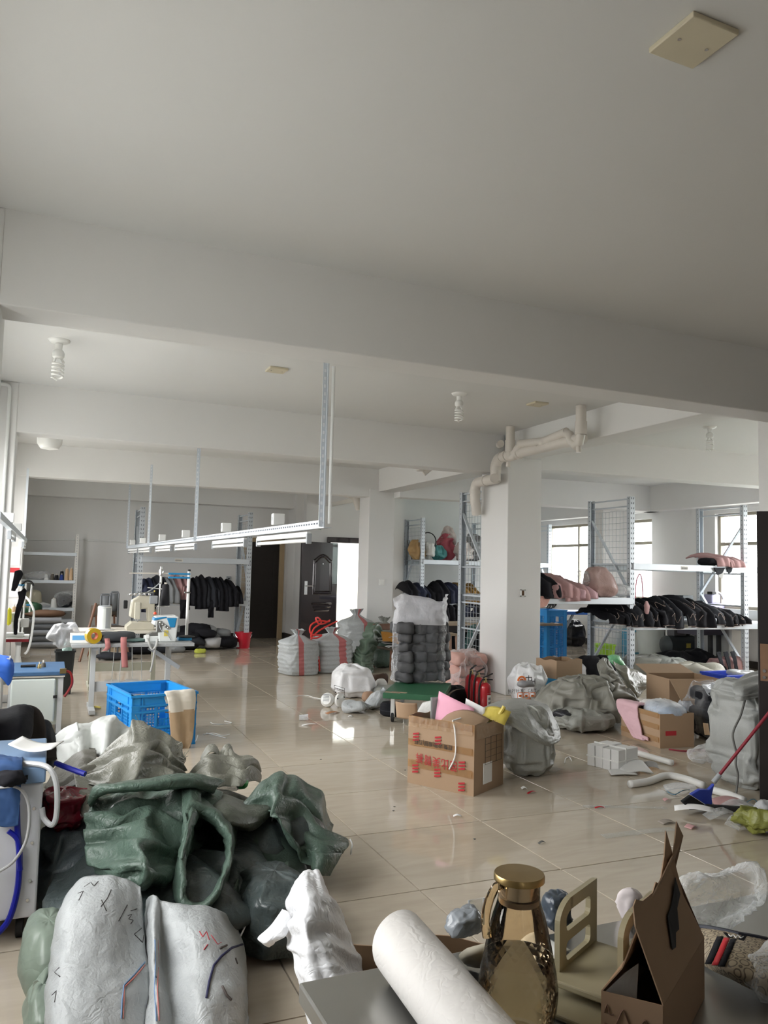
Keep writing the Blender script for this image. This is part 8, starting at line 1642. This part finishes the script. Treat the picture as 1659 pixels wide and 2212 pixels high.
# work table behind the column, left of it
q0 = PY(965, 1347, 12.5); q1 = PY(1060, 1352, 12.5); tz = q0.z
t = thing('work_table', 'wooden work table behind the clear bale and the near rack frame', 'table', ((q0.x+q1.x)/2, 12.8, 0)); hw = (q1.x-q0.x)/2
TAN = M('tan_laminate', (.38, .29, .20), .5)
MB().lo((-hw, -.3, tz-.04), (hw, .3, tz)).build('table_top', TAN, t, smooth=0, bev=.004); MB().lo((-hw+.03, -.28, tz-.16), (hw-.03, .28, tz-.041)).build('apron', BROWND, t, smooth=0)
for X in (-hw+.05, hw-.05): MB().lo((X-.025, -.26, 0), (X+.025, -.21, tz-.16)).build('leg', BROWND, t, smooth=0); MB().lo((X-.025, .21, 0), (X+.025, .26, tz-.16)).build('leg', BROWND, t, smooth=0)
q = PY(967, 1400, 12.1); t = thing('stool', 'tan wooden stool behind the clear bale', 'stool', (q.x, 12.15, 0)); sz = PY(967, 1368, 12.1).z
MB().lo((-.16, -.14, sz-.04), (.16, .14, sz)).build('seat', TAN, t, smooth=0, bev=.005)
for X in (-.13, .13):
    for Y in (-.11, .11): MB().bar((X*1.15, Y*1.15, 0), (X, Y, sz-.04), .035).build('leg', M('pinkish_wood', (.50, .33, .25), .5), t, smooth=0)
q = PY(1001, 1346, 12.6); cone_((q.x, 12.65, tz), .05, .2, THW, 'white cone standing on the work table behind the rack frame'); q = PY(1030, 1346, 12.6); blob((q.x, 12.7, tz), .22, .18, .1, 'plastic_bag', FILM, 'flat clear bag on the work table behind the rack frame', 'plastic bag', nu=30, nv=14, amp=.03, sc=9, seed=410)
q = PY(1012, 1420, 11.5); patch([[PY(1010, 1370, 11.5), PY(1018, 1352, 11.6), PY(1030, 1348, 11.7)], [PY(1004, 1400, 11.4), PY(1010, 1395, 11.5), PY(1018, 1390, 11.6)], [PY(1002, 1440, 11.4), PY(1010, 1442, 11.5), PY(1020, 1440, 11.6)]], 'teal_cloth', M('teal_drape', (.03, .13, .115), .7), 'dark teal cloth hanging beside the work table', 'cloth', amp=.02, sc=6, seed=411, thick=.01)
blob((PY(1030, 1400, 13.2).x, 13.3, 0), .55, .35, .62, 'garment', BLK, 'dark garments heaped under the work table', 'garment', nu=40, nv=20, amp=.07, sc=5, seed=412)
# beyond the column on the right: table end, crate neighbours, blue table, black sack
q0 = PY(1150, 1345, 10.6); q1 = PY(1216, 1347, 10.6); tz = q1.z
t = thing('work_table', 'tan table end sticking out right of the big column', 'table', (q0.x, 10.75, 0)); ln = q1.x-q0.x
MB().lo((-.5, -.15, tz-.035), (ln, .15, tz)).build('table_top', TAN, t, smooth=0, bev=.004); MB().lo((ln-.5, -.02, 0), (ln-.46, .02, tz-.035)).build('leg', BLACK, t, smooth=0); MB().lo((-.45, -.02, 0), (-.41, .02, tz-.035)).build('leg', BLACK, t, smooth=0)
for k in range(7):
    q = PY(1178+(k*23) % 70, 1430, 9.0+.12*k); blob((q.x, 9.0+.14*k, .0), .26, .18, .30-.03*k+.12*(k % 2), 'garment', [BLK, GRF, BLK2, M('white_lining', (.5, .5, .51), .8)][k % 4], ['black', 'grey', 'charcoal', 'white-lined'][k % 4]+' garment in the heap behind the open carton by the column', 'garment', group='garments heaped behind the carton', nu=30, nv=16, amp=.06, sc=8, seed=420+k, rz=k*.7)
q0, q1 = PY(1205, 1320, 13.4), PY(1275, 1318, 13.4); tz = q0.z
t = thing('blue_table', 'blue topped table far behind the middle rack', 'table', (q0.x, 13.6, 0)); ln = q1.x-q0.x
MB().lo((0, -.3, tz-.07), (ln+.5, .3, tz)).build('table_top', M('table_blue', (.02, .10, .36), .4), t, smooth=0, bev=.01)
for X in (.3, ln+.3): MB().bar((X, 0, 0), (X, 0, tz-.07), .05).build('leg', GREYP, t, smooth=0)
MB().bar((.12, -.02, .1), (.5, -.02, tz-.08), .04).build('brace', GREYP, t, smooth=0)
q = P(1236, 1398); blob((q.x*(1+.35/q.y), q.y+.35, 0), S(30, q), .35, zat((q.x*(1+.3/q.y), q.y+.3, 0), 1336), 'black_sack', M('black_bin_bag', (.012, .012, .015), .3, crumple=.35, cs=6), 'big black bin bag under the blue table', 'sack', nu=50, nv=30, amp=.05, sc=5, seed=430, taper=.3)
# buckets
def bucket(c, r0, r1, h, name, label, mat, handle=True):
    t = thing(name, label, 'bucket', c); MB().lathe([(r0, 0), (r1*.97, h*.93), (r1*1.06, h*.93), (r1*1.07, h), (r1*.98, h), (r1*.95, h*.9), (r0*.95, .01), (0, .01)], n=36).build('body', mat, t)
    if handle: MB().tube(arc((0, 0, h*.95), r1*1.05, PI*1.08, PI*1.92, 16, ax=(1, 0, 0), ay=(0, .55, .85)), .006, 6).build('handle', CHROME, t)
    return t
p = P(528, 1401); bucket((p.x, p.y+S(15, p), 0), S(14, p), S(17.5, p), zat(p, 1367)*1.02, 'red_bucket', 'red plastic bucket at the right end of the far left rack', M('bucket_red', (.50, .012, .03), .35))
p = P(1306, 1434); bucket((p.x*(1+.3/p.y), p.y+.3, 0), S(19, p), S(24, p), zat((p.x*(1+.25/p.y), p.y+.25, 0), 1392), 'lime_bucket', 'lime green bucket behind the taupe sacks', M('bucket_lime', (.36, .62, .05), .4))
p = P(1404, 1421); bucket((p.x*(1+.4/p.y), p.y+.4, 0), S(24, p), S(33, p), zat((p.x*(1+.3/p.y), p.y+.3, 0), 1352), 'white_tub', 'large white plastic tub under the right rack', M('tub_white', (.70, .74, .72), .35), handle=False)
q = P(1372, 1414); t = thing('blue_cabinet', 'pale blue appliance left of the white tub', 'cabinet', (q.x*(1+.2/q.y), q.y+.2, 0)); hq = zat((q.x*(1+.2/q.y), q.y+.2, 0), 1358); MB().lo((-.30, -.25, 0), (.08, .15, hq)).build('body', M('appliance_blue', (.10, .34, .50), .4), t, smooth=0, bev=.01); MB().lo((-.28, -.26, .05), (-.08, -.25, hq-.05)).build('panel', LAMPW, t, smooth=0)
# floor goods under the right rack
q = P(1475, 1452); blob((q.x*(1+.35/q.y), q.y+.35, 0), .55, .35, zat((q.x*(1+.3/q.y), q.y+.3, 0), 1405), 'garment', BLK, 'large black garment heap on the floor under the right rack', 'garment', nu=56, nv=26, amp=.08, sc=4.5, seed=440); q = P(1520, 1458); blob((q.x*(1+.1/q.y), q.y+.1, 0), .4, .22, .17, 'garment', BLK, 'low black garment tongue before the black heap under the right rack', 'garment', nu=40, nv=16, amp=.05, sc=6, seed=441)
q = P(1567, 1458); blob((q.x*(1+.25/q.y), q.y+.25, .0), S(40, q), .25, zat((q.x*(1+.2/q.y), q.y+.2, 0), 1417), 'garment', PKF, 'bundle of dusty pink garments on the floor under the right rack', 'garment', nu=50, nv=26, amp=.06, sc=6, seed=442); 
for k, dx in enumerate((-.17, -.02, .12)): patch([[Vector((q.x+dx-.04, q.y-.02, .36)), Vector((q.x+dx+.04, q.y-.02, .37))], [Vector((q.x+dx-.01, q.y-.06, .22)), Vector((q.x+dx+.06, q.y-.06, .22))], [Vector((q.x+dx+.04, q.y-.05, .03)), Vector((q.x+dx+.10, q.y-.05, .03))]], 'black_strap', BLK2, ['black band on the pink bundle under the right rack, left one', 'black band on the pink bundle under the right rack, middle one', 'black band on the pink bundle under the right rack, right one'][k], 'strap', amp=.01, sc=8, seed=445+k, thick=.012)
BBIN = M('bin_blue', (.02, .06, .50), .4)
def tote(c, w_, d_, h_, label, mat=BBIN, rz=0):
    t = thing('blue_tote', label, 'tote', c, rz); pr = [(w_*.46, d_*.46, 0), (w_*.5, d_*.5, h_-.03), (w_*.53, d_*.53, h_-.03), (w_*.53, d_*.53, h_), (w_*.48, d_*.48, h_), (w_*.45, d_*.45, .02)]
    MB().grid(np.array([[(-a, -b, z), (a, -b, z), (a, b, z), (-a, b, z)] for a, b, z in pr]), cv=True).add([(-w_*.45, -d_*.45, .02), (w_*.45, -d_*.45, .02), (w_*.45, d_*.45, .02), (-w_*.45, d_*.45, .02)], [(0, 1, 2, 3)]).build('body', mat, t, smooth=0, bev=.006)
    return t
q = P(1575, 1496); tote((q.x*(1+.3/q.y), q.y+.3, 0), S(90, q), .45, zat((q.x*(1+.1/q.y), q.y+.1, 0), 1458), 'deep blue plastic tote in front of the pink bundle'); q = P(1520, 1470); tote((q.x*(1+.55/q.y), q.y+.55, 0), S(60, q), .3, zat((q.x*(1+.4/q.y), q.y+.4, 0), 1452), 'deep blue plastic tote behind the cream gathered sack')
q = P(1600, 1490); blob((q.x*(1+.1/q.y), q.y+.1, zat((q.x*(1+.1/q.y), q.y+.1, 0), 1458)), .2, .12, .06, 'grey_bag', SILV, 'silver film lying on the front blue tote', 'plastic bag', nu=30, nv=12, amp=.03, sc=10, seed=450)
# machine table by the right windows
q0 = PY(1490, 1362, 10.75); tz = PY(1500, 1358, 10.75).z
t = thing('machine_table', 'dark purple-grey steel table with a machine by the right windows', 'table', (q0.x+.1, 10.75, 0)); MB().lo((-.1, -.2, tz-.1), (min(.75, 11.0-q0.x-.1), .3, tz)).build('table_top', M('purple_grey', (.07, .065, .10), .4), t, smooth=0, bev=.006)
for X in (-.05, .25, min(.7, 10.93-q0.x-.1)): MB().lo((X-.03, -.15, 0), (X+.03, -.09, tz-.1)).build('leg', M('dark_steel', (.05, .05, .055), .45), t, smooth=0)
PUR = M('lilac_machine', (.36, .35, .50), .35)
q = PY(1540, 1330, 10.85); t = thing('machine', 'lilac-grey machine on the dark table by the right windows', 'machine', (q.x, 10.85, tz)); hq = PY(1540, 1285, 10.85).z-tz
MB().lo((-.18, -.12, 0), (.30, .14, hq*.75)).build('body', PUR, t, smooth=0, bev=.02); MB().lo((-.12, -.10, hq*.75), (.08, .10, hq*1.02)).build('head', PUR, t, smooth=0, bev=.02); MB().lo((-.13, -.12, hq*1.02), (-.04, .0, hq*1.1)).build('cap', BLACK, t, smooth=0); MB().lo((.17, -.125, hq*.5), (.24, -.118, hq*.62)).build('window', LAMPW, t, smooth=0)
MB().tube(arc((.05, -.06, hq*.85), .14, PI*.95, .1, 12), .014, 8).build('hose', LAMPW, t); MB().tube(spline([(.3, -.1, hq*.55), (.36, -.12, hq*.5), (.40, -.12, .05)], 5), .008, 6).build('cable', LAMPW, t)
t = thing('control_box', 'dark control box left of the lilac machine behind the black heap', 'box', (PY(1482, 1300, 10.9).x, 10.95, tz)); MB().lo((-.12, -.1, 0), (.12, .1, PY(1482, 1286, 10.9).z-tz)).build('body', M('control_dark', (.035, .045, .05), .5), t, smooth=0, bev=.01); MB().lo((.06, -.105, .1), (.1, -.1, .16)).build('button', REDX, t, smooth=0)
q = PY(1470, 1400, 11.2); t = thing('air_tank', 'dark grey air compressor tank under the right rack', 'tank', (q.x+.1, 11.35, 0)); rz_ = .17
MB().tube([(-.36, 0, .28), (-.33, 0, .28), (-.3, 0, .28), (.3, 0, .28), (.33, 0, .28), (.36, 0, .28)], [.05, .13, rz_, rz_, .13, .05], 24).build('tank', M('tank_grey', (.05, .06, .065), .45), t)
for X in (-.22, .22): MB().lo((X-.02, -.12, 0), (X+.02, .12, .14)).build('foot', BLACK, t, smooth=0)
MB().lo((-.2, -.1, .44), (.1, .1, .62)).build('motor', M('motor_grey', (.10, .10, .11), .4), t, smooth=0, bev=.03); MB().lathe([(.10, -.03), (.11, 0), (.10, .03)], (.2, 0, .55), 20, axis=(0, 1, 0)).build('fly_wheel', BLACK, t); MB().lo((.02, -rz_-.004, .24), (.12, -rz_+.004, .32)).build('yellow_label', YEL, t, smooth=0)
pts = [(1372, 1290), (1374, 1262), (1378, 1246), (1382, 1240), (1386, 1250), (1388, 1275), (1390, 1292)]; pts = [PX(x, y, 10.75) for x, y in pts]; pts[0].z = pts[-1].z = .80
tag(MB().tube(spline(pts, 6), .012, 7).build('pink_hose', M('hose_pink', (.62, .22, .30), .4), None, o=tuple(pts[0])), 'pink hose looped before the far right window', 'hose')
t = thing('window_bench', 'white ledge bench below the far right windows', 'bench', (10.75, 11.6, 0)); MB().lo((-.15, -1.6, .76), (.30, 1.8, .80)).build('top', LAMPW, t, smooth=0, bev=.005); 
for Y in (-1.5, 0, 1.7): MB().lo((-.1, Y-.03, 0), (.25, Y+.03, .76)).build('leg', LAMPW, t, smooth=0)
# ------------------------------------------------------------------ broom and the rubbish by the door
p0, p1 = PY(1541, 1690, 4.02), PY(1648, 1556, 3.86)
BBL = M('broom_blue', (.03, .06, .42), .4)
t = thing('broom', 'broom with a red handle, blue head and black bristles by the dark door', 'broom', p0)
d = (p1-p0); MB().tube([d*.10, d*1.6], .0105, 12).build('handle', M('handle_red', (.24, .015, .03), .35), t); MB().tube([d*.0, d*.13], [.017, .016], 12).build('ferrule', GREYP, t)
hd_ = [PY(x, y, 4.02)-p0 for x, y in ((1541, 1692), (1529, 1705), (1510, 1704), (1490, 1716), (1512, 1730), (1533, 1744), (1537, 1738), (1535, 1718))]
nv_ = Vector((-.35, -.93, 0)).normalized()*.018
def slab(pts, name, mat, nv): n = len(pts); return MB().add([tuple(p-nv) for p in pts]+[tuple(p+nv) for p in pts], [tuple(range(n-1, -1, -1)), tuple(range(n, 2*n))]+[(i, (i+1) % n, n+(i+1) % n, n+i) for i in range(n)]).build(name, mat, t, smooth=0, bev=.005)
slab(hd_, 'head', BBL, nv_)
br_ = [PY(x, y, 4.02)-p0 for x, y in ((1490, 1717), (1512, 1731), (1532, 1744), (1524, 1769), (1505, 1765), (1488, 1748), (1471, 1731))]
for v in br_: v.z = max(v.z, .012-p0.z)
slab(br_, 'bristles', M('bristle_black', (.010, .012, .014), .8, var=.5, vs=120), nv_*.9)
def tubes(pts, r, name, label, mat, cat='tube', flat=None):
    ps = spline(pts, 6); o_ = MB().tube(ps, r, 12).build(name, mat, None, o=tuple(ps[0]), smooth=180); return tag(o_, label, cat)
up2 = Vector((0, 0, .026)); FOAM = M('white_foam', (.78, .78, .76), .55)
tubes([P(1357, 1627)+up2, P(1400, 1640)+up2, P(1452, 1655)+up2], .024, 'foam_tube', 'straight white foam tube behind the flattened white box', FOAM)
tubes([P(1360, 1702)+up2, P(1400, 1696)+up2, P(1440, 1683)+up2, P(1480, 1690)+up2, P(1520, 1705)+up2], .026, 'foam_tube', 'long bent white foam tube lying behind the broom', FOAM); tubes([P(1536, 1714)+up2, P(1575, 1725)+up2, P(1607, 1738)+up2], .026, 'foam_tube', 'short white foam tube right of the broom head', FOAM)
# white stack of folded cartons
c0, c1, c2 = P(1268, 1652), P(1336, 1669), P(1357, 1655); ex = c1-c0; sa = math.atan2(ex.y, ex.x); wS = ex.length; hS = zat(c1, 1622); dS = .26
cs = (c0+c1)/2+Vector((-math.sin(sa), math.cos(sa), 0))*dS/2; t = thing('white_carton_stack', 'strapped block of flat white cartons on the floor', 'carton block', (cs.x, cs.y, 0), sa)
WC = M('white_carton', (.74, .74, .73), .6)
for k in range(4):
    x0 = -wS/2+wS*k/4; MB().lo((x0+.002, -dS/2+.004*(k % 2), 0), (x0+wS/4-.002, dS/2-.003*(k % 3), hS+.006*math.sin(k*2))).build('carton_bundle', WC, t, smooth=0, bev=.004)
MB().lo((-wS/2-.002, -dS*.14, hS*.3), (wS/2+.003, -dS*.10, hS+.009)).build('strap', LAMPW, t, smooth=0)
MB().lo((-wS/2-.003, -dS/2-.004, hS*.44), (wS/2+.003, dS/2+.003, hS*.50)).build('strap', LAMPW, t, smooth=0)
q = P(1368, 1668); sheet_at((q.x*(1+.02/q.y), q.y+.02, .03), (.24, -.05, .0), (.05, .18, .05), 'flat_carton', 'flattened white carton leaning on the strapped block', WC, 'carton', .02, .006); q = P(1345, 1672); sheet_at((q.x, q.y-.0, .012), (.2, -.06, .0), (.05, .10, .01), 'flat_carton', 'flattened white carton lying before the strapped block', WC, 'carton', .006, .006)
q = P(1395, 1665); sheet_at((q.x*(1+.05/q.y)+.05, q.y+.05, .02), (.10, -.05, .0), (.03, .06, .03), 'paper_scrap', 'grey paper scrap right of the flattened cartons', M('grey_scrap', (.35, .34, .33), .7), 'scrap', .02)
q = P(1527, 1652); blob((q.x*(1+.08/q.y), q.y+.08, 0), .17, .13, .13, 'plastic_bag', FILM, 'crumpled clear plastic bag on the floor before the tall grey sack', 'plastic bag', nu=50, nv=24, amp=.05, sc=9, seed=460, n=2.0)
q = P(1600, 1822); blob(P(1645, 1810)+Vector((.03, .06, 0)), S(38, q), .12, .14, 'olive_bag', M('olive_film', (.20, .21, .045), .38, var=.2, crumple=.3, cs=9), 'crumpled olive green bag at the right edge before the dark door', 'plastic bag', nu=56, nv=26, amp=.06, sc=9, seed=461, n=2.0)
blob(P(1650, 1765)+Vector((.04, .02, 0)), .08, .06, .09, 'plastic_bag', FILMW, 'milky film lump beside the dark door', 'plastic bag', nu=36, nv=18, amp=.03, sc=12, seed=462)
CPINK = M('pink_film', (.62, .36, .36), .45)
for k, (x0, y0, w_, d_, mt, lab, rz) in enumerate(((1575, 1742, .20, .14, CPINK, 'pink packaging sheet in the rubbish right of the broom', -.4), (1600, 1752, .26, .16, FILM, 'milky film sheet in the rubbish by the dark door', .2), (1625, 1760, .14, .12, PAPER, 'white card standing in the rubbish by the dark door', 1.0), (1555, 1768, .25, .06, FILMS, 'clear film strip on the floor below the broom', .1), (1470, 1712, .22, .08, FILM, 'translucent film loop left of the broom', -.5), (1500, 1760, .24, .05, PAPER, 'white paper strip under the broom bristles', -.7), (1590, 1790, .2, .08, FILMS, 'grey film sheet before the rubbish by the door', .5))):
    c = P(x0, y0); R6 = rotm(0, 0, rz); sheet_at((c.x, c.y, .018+.003*k), R6 @ Vector((w_, 0, .01)), R6 @ Vector((0, d_, .02)), 'packaging', lab, mt, 'packaging', .022, .002)
c = P(1577, 1762); t = thing('black_tool', 'black plastic cutter with a red tip in the rubbish right of the broom', 'tool', (c.x, c.y, .045), -.55); MB().lo((-.15, -.02, -.016), (.12, .022, .016)).build('body', BLACK, t, smooth=0, bev=.01); MB().lo((.12, -.02, -.02), (.16, .02, .01)).build('tip', REDX, t, smooth=0, bev=.006)
CYAN = M('blue_string', (.12, .25, .34), .5)
tubes([P(1437, 1705)+Vector((0, 0, .006)), P(1445, 1714)+Vector((0, 0, .006)), P(1458, 1718)+Vector((0, 0, .006)), P(1475, 1714)+Vector((0, 0, .02)), P(1490, 1708)+Vector((0, 0, .006))], .003, 'blue_string', 'blue string loop left of the broom head', CYAN, 'string'); tubes([P(1612, 1745)+Vector((0, 0, .03)), PY(1618, 1730, 4.0), PY(1630, 1727, 4.0), PY(1645, 1745, 3.98)], .003, 'blue_string', 'blue string loop before the tall grey sack', CYAN, 'string')
RC = M('crimson_strip', (.22, .015, .03), .45)
tubes([P(1445, 1620)+Vector((0, 0, .006)), P(1480, 1624)+Vector((0, 0, .006)), P(1520, 1622)+Vector((0, 0, .006)), P(1566, 1627)+Vector((0, 0, .006))], .007, 'crimson_strip', 'thin crimson strip on the floor between the taped carton and the grey sack', RC, 'strip')
# litter
FLATF = film('flat_film', (.95, .96, .96), .04, .12, 12, .5, .14)
GREYL = M('grey_litter', (.12, .12, .11), .8); ORL = M('orange_scrap', (.42, .20, .10), .7)
for k, (x, y, w_, d_, mt, lab, cat) in enumerate(((1440, 1778, .10, .05, M('tan_scrap', (.33, .29, .25), .7), 'curled tan paper scrap on the floor left of the olive bag', 'scrap'), (1492, 1788, .08, .045, CPINK, 'small pink edged label lying before the broom', 'label'), (1440, 1730, .05, .03, CPINK, 'small pink paper bit left of the broom', 'scrap'), (988, 1765, .05, .018, PAPER, 'small white paper bit on the open floor', 'scrap'), (1170, 1833-10, .05, .012, GREYL, 'dark sliver on the open floor before the broom', 'scrap'), (1148, 1714, .09, .012, REDX, 'thin red strip on the floor near the full grey sack', 'strip'), (1296, 1747, .07, .01, REDX, 'thin red strip on the floor in front of the white cartons', 'strip'), (1132, 1705, .04, .03, PAPER, 'tiny white scrap by the full grey sack', 'scrap'), (718, 1541, .16, .05, ORL, 'orange-brown scrap on the floor below the small fan', 'scrap'), (668, 1567, .16, .02, PAPER, 'white paper sliver on the floor left of the small fan', 'scrap'), (757, 1549, .05, .02, PAPER, 'white triangle of paper before the grey film bag', 'scrap'), (205, 1530, .12, .09, YEL, 'yellow label on the floor right of the white cabinet', 'label'), (1200, 1665, .14, .08, FLATF, 'flat clear film on the floor left of the white cartons', 'film'), (1380, 1800, .5, .06, FLATF, 'long clear film strip on the floor before the broom', 'film'), (1350, 1745, .55, .04, FLATF, 'long clear film strip behind the thin red strip', 'film'))):
    c = P(x, y); R6 = rotm(0, 0, .4*math.sin(k*1.7)); sheet_at((c.x, c.y, .006 if w_ < .3 else .004), R6 @ Vector((w_, 0, 0)), R6 @ Vector((0, d_, .004)), 'paper_scrap' if cat == 'scrap' else cat.replace(' ', '_')+'_bit', lab, mt, cat, .010 if w_ < .3 else .003, .0015)
for k, pts in enumerate(([(455, 1562), (462, 1565), (480, 1566), (500, 1563), (485, 1559)], [(440, 1588), (460, 1585), (480, 1590), (496, 1588)], [(446, 1585), (475, 1592), (488, 1596)], [(418, 1606), (424, 1600), (427, 1590)], [(1220, 1650), (1222, 1640), (1230, 1637), (1235, 1645)])):
    tubes([P(x, y)+Vector((0, 0, .006)) for x, y in pts], .004, 'white_string', ['thin white string loop on the floor right of the blue crate', 'white string scrap right of the blue crate, middle one', 'short white string scrap below the string loop', 'white string end at the corner of the blue crate', 'white string loop before the loose sack flap'][k], PAPER, 'string')
q = P(657, 1557); t = thing('glass_cup', 'small clear plastic cup lying on the floor left of the fan', 'cup', (q.x, q.y, .033)); MB().lathe([(.026, -.05), (.032, .04), (.030, .04), (.024, -.045)], n=20, axis=(.9, -.3, .05)).build('cup', FILM, t)
for k, (x, y) in enumerate(((693, 1641), (852, 1828-85), (940, 1688-20), (875, 1664), (850, 1752), (1025, 1832-19))): c = P(x, y); blob((c.x, c.y, 0), .008, .006, .005, 'crumb', GREYL, 'dark crumb on the polished floor tiles', 'crumb', group='dark crumbs on the floor', nu=10, nv=6, amp=.001, sc=60, seed=k)
